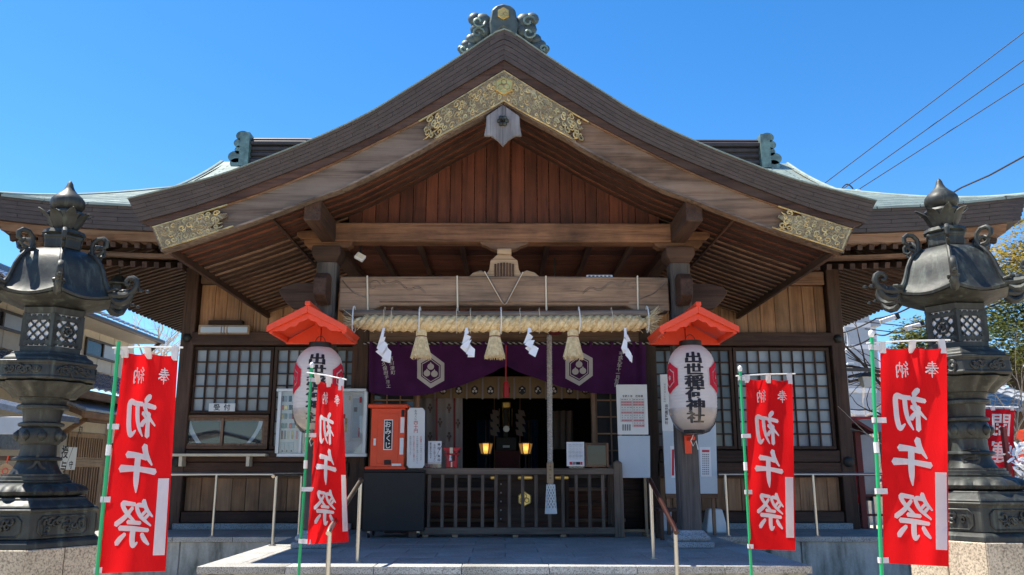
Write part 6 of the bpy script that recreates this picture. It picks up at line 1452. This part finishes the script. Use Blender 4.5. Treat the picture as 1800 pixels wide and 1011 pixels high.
for i in range(14): B('slat', M['wood_mid_z'], door, XL+.031, XL+.045, yd-.6+i*.1, yd-.57+i*.1, 1.9, 2.3)
B('door_frame', M['siding'], hs, XL+.001, XL+.07, yd+.92, yd+1.6, .05, 2.6)
sgn = thing('shop_sign', 'small white handwritten sign by the lattice door of the house', 'sign', XP(117, 830, XL+.3)); p, q = XP(107, 785, XL+.25), XP(129, 826, XL+.25)
B('board', M['sign_white'], sgn, XL+.25, XL+.28, min(p.y,q.y), max(p.y,q.y), min(p.z,q.z), max(p.z,q.z), .003)
mb = MB(); cy_, cz_ = (p.y+q.y)/2, (p.z+q.z)/2
for ch, dy, dz, s in (('授', -.12, .12, .26), ('与', -.12, -.16, .24), ('御', .16, .14, .16), ('守', .16, -.12, .16)):
    vs, fs = glyph(ch, .02); mb.add([(XL+.2815, cy_+dy-.05+v.x*s, cz_+dz+v.y*s) for v in vs], fs)
tag(mb.build('lettering', M['black_ink'], sgn), kind='stuff')
# votive plaques on a rack
rk = thing('plaque_rack', 'dark wooden rack for votive plaques beside the house', 'rack', (-5.6, 9.3, 0))
Yk = 9.2
for z in (1.3, 1.72): B('rail', M['wood_dark_x'], rk, -6.6, -4.95, Yk-.02, Yk+.03, z, z+.05)
for xx in (-6.6, -5.0): B('post', M['wood_dark_z'], rk, xx-.04, xx+.04, Yk-.04, Yk+.04, 0, 2.2)
rk_r = MB().prism([(-6.8, 2.2), (-5.75, 2.42), (-4.8, 2.2), (-4.8, 2.14), (-5.75, 2.36), (-6.8, 2.14)], Yk-.4, Yk+.4).build('roof', M['tile_blue'], rk); B('fascia', M['facade_dark'], rk, -6.8, -4.8, Yk-.42, Yk-.405, 1.98, 2.16, .004)
rnd = random.Random(6)
for i in range(8):
    for j, z in enumerate((1.3, 1.72)):
        x = -6.5+i*.2+rnd.uniform(-.03,.03)
        if x < -5.75: continue
        tp = MB().prism([(x-.075, z-.17), (x+.075, z-.17), (x+.075, z-.06), (x, z-.02), (x-.075, z-.06)], Yk-.045, Yk-.035).build('votive_plaque', M['wood_tan_x'], None)
        tag(tp, 'pentagonal wooden votive plaque hung on the rack by the house', 'plaque', 'votive plaques on the rack')
        MB().tube([(x, Yk-.03, z-.03), (x, Yk-.025, z+.05)], .008, 5).build('cord', M['red_paint'], tp); c = Vector((x, Yk-.047, z-.11)); MB().tube([c+Vector((.03*math.cos(q*PI/6), 0, .03*math.sin(q*PI/6))) for q in range(13)], .004, 4).build('mark', M['red_ink'], tp)
# ---- hanging bronze lantern under the left eave
c = W(208, 500, 12.2); hl = thing('hanging_lantern', 'small bronze lantern hanging on a chain under the hall eave', 'lantern', c-Vector((0,0,.3)))
MB().lathe([(.02,.14),(.07,.12),(.13,.05),(.21,.0),(.2,-.015)], 6, c, .3).build('roof', M['bronze'], hl); MB().lathe([(.11,-.02),(.11,-.24)], 6, c, .3).build('chamber', M['bronze_dark'], hl); MB().lathe([(.13,-.24),(.15,-.27),(.1,-.30)], 6, c, .3).build('base', M['bronze'], hl)
for q in range(7): 
    MB().tube([c+Vector((.016*math.cos(a*PI/4)*(q % 2), .016*math.cos(a*PI/4)*((q+1) % 2), .16+q*.05+.03*math.sin(a*PI/4))) for a in range(9)], .006, 5).build('chain_link', M['bronze'], hl, smooth=True)
# ---- far apartment block
ap = thing('apartment_block', 'pale grey apartment block with stacked balconies beyond the hall', 'building', (20, 46, 0))
Yb = 46.0; xa, xb = XW(1440, Yb, 600), XW(1524, Yb, 600); xt = XW(1545, Yb, 600); z1 = ZW(540, Yb); z2 = ZW(572, Yb); zt3 = ZW(512, Yb)
B('tower', M['facade'], ap, xa-6, XW(1512, Yb, 540), Yb+1, Yb+9, 0, zt3); B('wing', M['facade'], ap, xa-6, xb, Yb+.6, Yb+9, 0, z1+.6); B('stair_tower', M['facade'], ap, xb, xt, Yb+.2, Yb+8, 0, z2); B('stair_cap', M['facade_dark'], ap, xb-.2, xt+.2, Yb, Yb+8, z2+.002, z2+.35)
for j in range(9):
    z = ZW(570+j*38, Yb); 
    b_ = B('balcony', M['facade'], ap, xa-4, xb-.02, Yb-.7, Yb+.59, z-.25, z); B('balcony_rail', M['facade_dark'], b_, xa-4, xb-.05, Yb-.68, Yb-.6, z+.001, z+1.0); B('window', M['window_dark'], ap, xa-2, xb-.8, Yb+.55, Yb+.65, z+.3, z+1.9, 0)
B('window', M['window_dark'], ap, xa, XW(1500, Yb, 545), Yb+.9, Yb+1.05, ZW(558, Yb), ZW(538, Yb), 0)
for j in range(6):
    z = ZW(610+j*38, Yb); B('window', M['facade_dark'], ap, xb+.15, xb+.55, Yb+.1, Yb+.25, z-.6, z+.5, 0)
# ---- wires, lamps on wires
def wire(label, pts, Yl, r=.012, n=16, sag=.0):
    ps = [W(x, y, Y) for (x, y), Y in zip(pts, Yl)]; out = []
    for a, b_ in zip(ps, ps[1:]):
        for i in range(n): t = i/n; out.append(a.lerp(b_, t)-Vector((0,0,sag*4*t*(1-t))))
    out.append(ps[-1]); return tag(MB().tube(out, r, 5).build('overhead_wire', M['wire'], None), label, 'wire', 'overhead wires')
wire('uppermost overhead wire crossing the sky above the tree-side roof', ((1446, 325), (1800, 57), (1960, -65)), (34, 27, 25), .02)
wire('middle overhead wire of three crossing the sky by the insulator', ((1478, 335), (1800, 106), (1960, -8)), (34, 27, 25), .02)
wire('lowest overhead wire of three running from the white insulator', ((1508, 334), (1800, 147), (1960, 45)), (34, 27, 25), .02)
wire('thick twisted overhead cable behind the lantern jewel', ((1640, 360), (1690, 330), (1740, 308), (1800, 275), (1900, 220)), (33, 30, 28, 26, 24), .035)
wire('wire below the upturned eave corner beside the tree', ((1766, 396), (1800, 385), (1900, 350)), (28, 26, 24), .04, sag=.1)
wire('string of festival wire carrying the upper white lamp', ((1470, 588), (1540, 560), (1600, 540), (1640, 529), (1760, 500)), (19, 18, 17, 16.5, 15), .018, sag=.04)
wire('string of festival wire carrying the lower white lamp', ((1490, 610), (1540, 587), (1570, 582), (1600, 573), (1640, 565), (1760, 530)), (19, 18, 17.5, 17, 16.5, 15), .018, sag=.06)
wire('thin distant wire behind the festival lamps', ((1520, 566), (1580, 572), (1640, 581)), (30, 30, 30), .02); wire('thin distant wire below the festival lamps', ((1520, 578), (1580, 585), (1640, 594)), (30, 30, 30), .02)
for (q0, q1, y0, y1), lb in (((1547, 1574, 566, 557), 'upper'), ((1591, 1618, 578, 571), 'lower')):
    a, b_ = W(q0, y0, 17), W(q1, y1, 17); f = thing('festival_lamp', 'white tube lamp hung on the '+lb+' festival wire', 'lamp', a.lerp(b_, .5), 'tube lamps on the festival wires'); MB().beam(a, b_, .10, .10).build('tube', M['white_paint'], f, bevel=.02); d = (b_-a).normalized(); MB().beam(b_, b_+d*.06, .13, .13).build('end_cap', M['black_paint'], f); MB().beam(a+Vector((0,0,.06)), b_+Vector((0,0,.06)), .05, .03).build('holder', M['gutter'], f)
ins = thing('insulator', 'white ceramic insulator at the end of the overhead wire', 'insulator', W(1500, 338, 34))
for q in range(5): MB().lathe([(.03,-.05),(.12,-.03),(.12,.02),(.03,.05)], 10, W(1495+q*3, 342-q*1.8, 34)).build('disc', M['white_paint'], ins, smooth=True)
MB().tube([W(1478+i*2.4, 334-9*math.sin(PI*i/9)-i*.2, 34) for i in range(10)], .03, 6).build('jumper_wire', M['wire'], ins, smooth=True)
pole = thing('utility_pole', 'pale utility pole with cables just behind the hall corner', 'pole', (XW(1480, 20, 700), 20, 0))
MB().tube([(XW(1481, 20, 700), 20, 0), (XW(1477, 20, 560), 20, ZW(551, 20))], .05, 10).build('shaft', M['white_plastic'], pole, smooth=True)
for k_ in range(3): MB().tube([W(1483+2*math.sin(i*.9+k_), 560+i*18, 19.9-k_*.03) for i in range(18)], .02, 6).build('cable', M['white_plastic'] if k_ else M['wire'], pole, smooth=True)
MB().tube([W(1487, 580, 19.8), W(1491, 590, 19.8), W(1492, 605, 19.8), W(1489, 615, 19.8), W(1484, 620, 19.8)], .035, 8).build('conduit', M['alu'], pole, smooth=True)
MB().cbox(W(1494, 642, 19.7), .16, .12, .1).build('junction_box', M['alu'], pole, bevel=.01); MB().cbox(W(1493, 560, 19.7), .16, .1, .06).build('camera_box', M['gutter'], pole, bevel=.01)
# street lamp with square hood
ly = 15.0; sl_ = thing('garden_lamp', 'white square lantern head on a dark arm behind the banner pole', 'lamp', W(1520, 680, ly))
MB().beam(W(1484, 650, ly), W(1530, 650, ly), .05, .06).build('arm', M['gutter'], sl_); c = W(1522, 667, ly)
MB().rings([[c+Vector((a*r, b_*r, z)) for a, b_ in ((-1,-1),(1,-1),(1,1),(-1,1))] for r, z in ((.06,-.14),(.10,.04))]).build('glass', M['white_plastic'], sl_); MB().rings([[c+Vector((a*r, b_*r, z)) for a, b_ in ((-1,-1),(1,-1),(1,1),(-1,1))] for r, z in ((.15,.04),(.05,.12))]).build('hood', M['gutter'], sl_); MB().beam(c+Vector((0,0,.12)), c+Vector((0,0,.18)), .03, .03).build('stem', M['gutter'], sl_)
MB().tube([W(1486, 650, ly), (W(1486,650,ly).x, ly, 0)], .03, 8).build('post', M['alu'], sl_)
# red roofed rack with paper lantern
YD = 14.2; xr = lambda q, y=760: XW(q, YD, y)
rr_ = thing('lantern_rack', 'small dark red roofed rack beyond the banner pole', 'rack', (xr(1512), YD, 0))
zr_ = ZW(735, YD); ze_ = ZW(757, YD)
for sg in (-1, 1): MB().rings([[(xr(1500), y, zr_), (xr(1500)+sg*.32, y, ze_), (xr(1500)+sg*.32, y, ze_-.05), (xr(1500), y, zr_-.06)] for y in (YD-.1, YD+1.8)]).build('roof_slope', M['maroon'], rr_)
MB().rings([[(xr(1500), y, zr_+.05), (xr(1600), y, zr_+.05), (xr(1600), y, zr_), (xr(1500), y, zr_)] for y in (YD+.3, YD+.36)]).build('roof_beam', M['red_deep'], rr_); B('roof_sheet', M['facade_dark'], rr_, xr(1506), xr(1600), YD+.35, YD+.4, ze_, zr_-.005)
for q in (1516, 1600): B('post', M['maroon'], rr_, xr(q)-.05, xr(q)+.05, YD+.2, YD+.3, 0, ze_)
for y in (870, 905): B('rail', M['maroon'], rr_, xr(1508), xr(1610), YD+.22, YD+.28, ZW(y+4, YD), ZW(y, YD))
pl_ = tag(MB().lathe([(.16,-.55),(.26,-.42),(.29,0),(.26,.42),(.16,.55)], 24, (xr(1539), YD+.75, ZW(815, YD))).build('large_paper_lantern', M['chochin'], None, smooth=True), 'large pale paper lantern standing in the red roofed rack', 'lantern'); MB().lathe([(.165,.55),(.165,.62)], 20, (xr(1539), YD+.75, ZW(815, YD))).build('ring', M['black_paint'], pl_); MB().lathe([(.165,-.62),(.165,-.55)], 20, (xr(1539), YD+.75, ZW(815, YD))).build('ring', M['black_paint'], pl_)
MB().tube([(xr(1539), YD+.75, ZW(815, YD)-.6), (xr(1539), YD+.75, 0)], .05, 8).build('stand', M['maroon'], pl_)
fn_ = thing('white_fence', 'white metal fence in the sun behind the red rack', 'fence', (xr(1540), 18, 0))
for i in range(26): B('picket', M['white_paint'], fn_, xr(1470)+i*.13+1.2, xr(1470)+i*.13+1.26, 18, 18.03, .1, 1.55, .004)
for z in (.3, 1.4): B('rail', M['white_paint'], fn_, xr(1470)+1.2, xr(1470)+4.7, 18.031, 18.06, z, z+.06)
nbn = thing('dark_banner', 'dark red banner edge hanging just behind the hall corner', 'banner', (XW(1503, 14, 880), 14, 0)); MB().grid(lambda u, v: W(lerp(1496, 1504, u)+v*6, lerp(815, 885, v), 14)+Vector((0, .03*math.sin(u*6), 0)), 6, 10).build('cloth', M['banner_dark'], nbn); MB().tube([W(1497, 800, 14), (W(1504,905,14).x, 14, 0)], .012, 6).build('pole', M['white_plastic'], nbn)
# second banner by the tiled roof
YX = 10.2
def QX(u, v, e=0): return W(lerp(1716, 1785, u)-3*v, lerp(718, 818, v)+lerp(0, 2, u), YX)+Vector((0, .02*math.sin(u*7+v*3)+e, 0))
fb = thing('fortune_banner', 'dark red banner with mirrored good fortune lettering by the white paper knots', 'banner', (XW(1712, YX, 900), YX, 0))
MB().grid(lambda u, v: QX(u, v*1.9), 14, 40).build('cloth', M['banner_dark'], fb, smooth=True, ang=3)
mb = MB()
for ch, cu, cv_, su, sv in (('開', .64, .28, .56, .42), ('運', .64, .76, .56, .42), ('出', .13, .12, .2, .15), ('世', .13, .29, .2, .15), ('稲', .13, .46, .2, .15), ('荷', .13, .63, .2, .15), ('神', .13, .80, .2, .15)):
    vs, fs = glyph(ch, .014); mb.add([QX(cu-v.x*su, cv_-v.y*sv, -.006) for v in vs], fs)
tag(mb.build('lettering', M['banner_white'], fb), kind='stuff'); MB().tube([W(1714, 700, YX), (W(1716,900,YX).x, YX, 0)], .012, 8).build('pole', M['green_pole'], fb, smooth=True); MB().tube([W(1708, 714, YX), W(1790, 716, YX)], .008, 6).build('crossbar', M['white_plastic'], fb)
for q in (1722, 1745, 1778): B('loop', M['banner_white'], fb, XW(q, YX, 716)-.02, XW(q, YX, 716)+.02, YX-.012, YX+.012, ZW(721, YX), ZW(713, YX), 0)
# small tiled building
th = thing('tiled_shed', 'small building with grey tiled roof behind the fortune banner', 'building', (XW(1770, 15, 800), 15, 0))
ra, rb = W(1700, 745, 13.2), W(1835, 672, 16.5)
def tile_front(name, parent, x0, x1, y0, z0, y1, z1, mat):
    mb = MB(); pitch = .22; n = int((x1-x0)/pitch); nr = 7
    for j in range(n):
        for r in range(nr):
            rows = []
            for t, h in ((r/nr, .03), ((r+1)/nr, 0)): rows.append([Vector((x0+(j+q/4)*pitch, lerp(y0, y1, t), lerp(z0, z1, t)+h+.045*math.sin(PI*q/4))) for q in range(5)])
            mb.rings(rows, caps=False, closed=False); mb.add([rows[0][q] for q in range(5)]+[rows[0][q]-Vector((0,0,.05)) for q in range(5)], [(q, q+1, q+6, q+5) for q in range(4)])
    return tag(mb.build(name, M[mat], parent, smooth=True), kind='stuff')
zA, zB = ZW(723, 13.2, 1760), ZW(676, 15.2, 1760)
tile_front('roof_tiles', th, XW(1690, 13.2), XW(1900, 13.2), 13.2, zA, 15.2, zB, 'tile_grey'); B('wall', M['wood_mid_z'], th, XW(1700, 13.6), XW(1890, 13.6), 13.7, 17, 0, zA+.02); B('ridge', M['tile_grey'], th, XW(1690, 13.2), XW(1900, 13.2), 15.1, 15.4, zB-.02, zB+.2)
# paper fortunes tied on a rack
kn = thing('fortune_knot_rack', 'rack covered with knotted white paper fortunes beside the lantern plinth', 'rack', (XW(1790, 8.6, 900), 8.6, 0))
for z in (1.2, 1.5, 1.8): B('wire_rail', M['steel'], kn, XW(1757, 8.6), XW(1850, 8.6), 8.59, 8.61, z, z+.015, 0)
for xx in (XW(1757, 8.6), XW(1850, 8.6)): B('post', M['maroon'], kn, xx-.02, xx+.02, 8.57, 8.63, 0, 2.05)
mb = MB(); rnd = random.Random(9)
for i in range(420):
    x = XW(1757, 8.6)+rnd.random()*.62; z = 1.92-rnd.random()*.9-max(0, .16-(x-XW(1757, 8.6)))*.6; c = Vector((x, 8.55+rnd.uniform(-.07,.05), z)); m_ = Matrix.Rotation(rnd.uniform(0,6), 3, 'X') @ Matrix.Rotation(rnd.uniform(0,6), 3, 'Z')
    mb.add([c+m_ @ Vector(q) for q in ((-.05,-.008,0),(0,-.014,.012),(.05,-.008,0),(.05,.010,0),(0,.014,.01),(-.05,.010,0))], [(0,1,4,5),(1,2,3,4)])
tag(mb.build('paper_knots', M['paper'], kn, solid=.004), kind='stuff')
rf_ = thing('red_fence', 'red wooden fence top beside the knotted papers', 'fence', (XW(1795, 9.4, 800), 9.4, 0)); MB().beam(W(1788, 764, 9.4), W(1850, 775, 9.2), .07, .09).build('rail', M['red_paint'], rf_); MB().beam(W(1788, 805, 9.4), W(1850, 812, 9.2), .07, .09).build('rail', M['red_paint'], rf_)
for q, y in ((1797, 9.4), (1845, 9.2)): B('post', M['red_paint'], rf_, XW(q, y)-.05, XW(q, y)+.05, y-.05, y+.05, 0, ZW(755, y))
# ---- trees
def leaf_crown(name, parent, blobs, n, size, mat, seed, flat=.6):
    rnd = random.Random(seed); mb = MB(); cl = []
    for c, r in blobs:
        for i in range(max(3, int(n*r*r/sum(q*q for _, q in blobs)/26))):
            while True:
                v = Vector((rnd.uniform(-1,1), rnd.uniform(-1,1), rnd.uniform(-1,1)))
                if v.length < 1 and v.length > .35: break
            cl.append(Vector(c)+Vector((v.x*r, v.y*r, v.z*r*flat)))
    for c in cl:
        cr = rnd.uniform(.22, .42)
        for i in range(26):
            d = Vector((rnd.gauss(0,.5), rnd.gauss(0,.5), rnd.gauss(0,.32)))*cr; m_ = Matrix.Rotation(rnd.uniform(0,6.28), 3, 'Z') @ Matrix.Rotation(rnd.uniform(-1,1), 3, 'X'); s = size*rnd.uniform(.6, 1.3); p = c+d
            mb.add([p+m_ @ Vector(q)*s for q in ((-.5,0,0),(0,-.28,.08),(.6,0,0),(0,.28,.08))], [(0,1,2,3)])
    return tag(mb.build(name, M[mat], parent), kind='stuff')
def limb(mb, p, d, L_, r, depth, rnd, spread=.6):
    pts = [p]; q = p.copy(); dd = d.copy()
    for i in range(5):
        dd = (dd+Vector((rnd.gauss(0,.16), rnd.gauss(0,.16), rnd.gauss(0,.10)))).normalized(); q = q+dd*L_/5; pts.append(q.copy())
    mb.tube(pts, [lerp(r, r*.5, i/5) for i in range(6)], 5, caps=False)
    if depth > 0:
        for k_ in range(rnd.choice((2, 3))+(1 if depth > 2 else 0)):
            i = rnd.choice((2, 3, 4, 5)); nd = (dd+Vector((rnd.gauss(0,spread), rnd.gauss(0,spread), rnd.gauss(.08,spread*.7)))).normalized(); limb(mb, pts[i], nd, L_*rnd.uniform(.55,.8), r*.5*(1.15-.06*i), depth-1, rnd, spread)
tq = W(1840, 900, 17); tq.z = 0
tree = thing('evergreen_tree', 'spreading evergreen tree with yellowing top behind the tiled shed', 'tree', tq)
tk = MB(); rnd = random.Random(21); tk.tube([tq, tq+Vector((-.1,0,2.2)), tq+Vector((-.25,.1,4.0))], [.28,.22,.16], 10); 
for az in range(7): limb(tk, tq+Vector((-.2,.1,2.2+az*.3)), Vector((math.cos(az*1.7+2.6), .4*math.sin(az*2.1), .30)).normalized(), 2.6, .09, 3, rnd, .5)
tag(tk.build('trunk', M['bark'], tree, smooth=True), kind='stuff')
bl_ = [(W(x, y, 17+dy), r) for x, y, r, dy in ((1770,520,.75,0),(1800,560,.95,.6),(1760,600,.8,-.3),(1800,640,.8,0),(1730,570,.55,.4),(1850,520,1.1,0),(1740,640,.45,0),(1800,490,.7,.5),(1850,600,1.2,.3),(1765,560,.7,.8))]
leaf_crown('crown', tree, bl_, 15000, .075, 'leaf', 4); leaf_crown('crown_top', tree, [(W(x, y, 17), r) for x, y, r in ((1775,462,.5),(1800,440,.6),(1760,490,.45),(1840,420,.8),(1800,470,.6))], 5200, .07, 'leaf_yellow', 5)
t2q = W(1615, 900, 30); t2q.z = 0
t2 = thing('distant_shrub_tree', 'dark small evergreen tree seen between lantern and festival lamps', 'tree', t2q); MB().tube([t2q, t2q+Vector((0,0,6.3))], [.18,.06], 8).build('trunk', M['bark'], t2); leaf_crown('crown', t2, [(W(x, y, 30), r) for x, y, r in ((1610,600,.9),(1625,590,.8),(1598,612,.6),(1618,625,1.1),(1640,610,.9))], 5200, .13, 'leaf', 7, .9)
b1 = W(1512, 905, 25); b1.z = 0
bt = thing('bare_tree', 'leafless pale tree tangled behind the red rack', 'tree', b1); mb = MB(); rnd = random.Random(31); mb.tube([b1, b1+Vector((.1,0,2.4))], [.14,.1], 8)
for k_ in range(11): limb(mb, b1+Vector((.1,0,.5+k_*.24)), Vector((rnd.uniform(-.9,1), rnd.uniform(-.4,.4), rnd.uniform(.0,.45))).normalized(), 1.5, .05, 3, rnd, .7)
tag(mb.build('branches', M['bark_pale'], bt, smooth=True), kind='stuff')
b2 = W(1800, 900, 12.2); b2.z = 0; bs = thing('bare_shrub', 'leafless brown shrub beside the fortune banner', 'shrub', b2); mb = MB()
for k_ in range(9): limb(mb, b2+Vector((0,0,.5)), Vector((rnd.uniform(-.35,.35), rnd.uniform(-.3,.3), 1)).normalized(), 1.6, .03, 2, rnd, .3)
mb.tube([b2, b2+Vector((0,0,.55))], [.07,.05], 8); tag(mb.build('branches', M['bark_pale'], bs, smooth=True), kind='stuff')
b3 = W(232, 900, 30); b3.z = 0; b3t = thing('distant_bare_tree', 'thin leafless tree rising behind the tiled house roof', 'tree', b3); mb = MB(); mb.tube([b3, b3+Vector((0,0,4.2))], [.2,.12], 8)
for k_ in range(9): limb(mb, b3+Vector((0,0,3.4+k_*.15)), Vector((rnd.uniform(-.55,.55), rnd.uniform(-.4,.4), 1)).normalized(), 2.3, .05, 3, rnd, .42)
tag(mb.build('branches', M['bark_pale'], b3t, smooth=True), kind='stuff')
# low masonry wall closing the far side of the precinct
wl = tag(MB().box(5.5, 40, 27, 27.3, 0, 2.0).box(5.4, 40, 26.95, 27.35, 2.001, 2.1).build('boundary_wall', M['stucco']), 'pale plastered boundary wall far behind the red rack', 'wall')
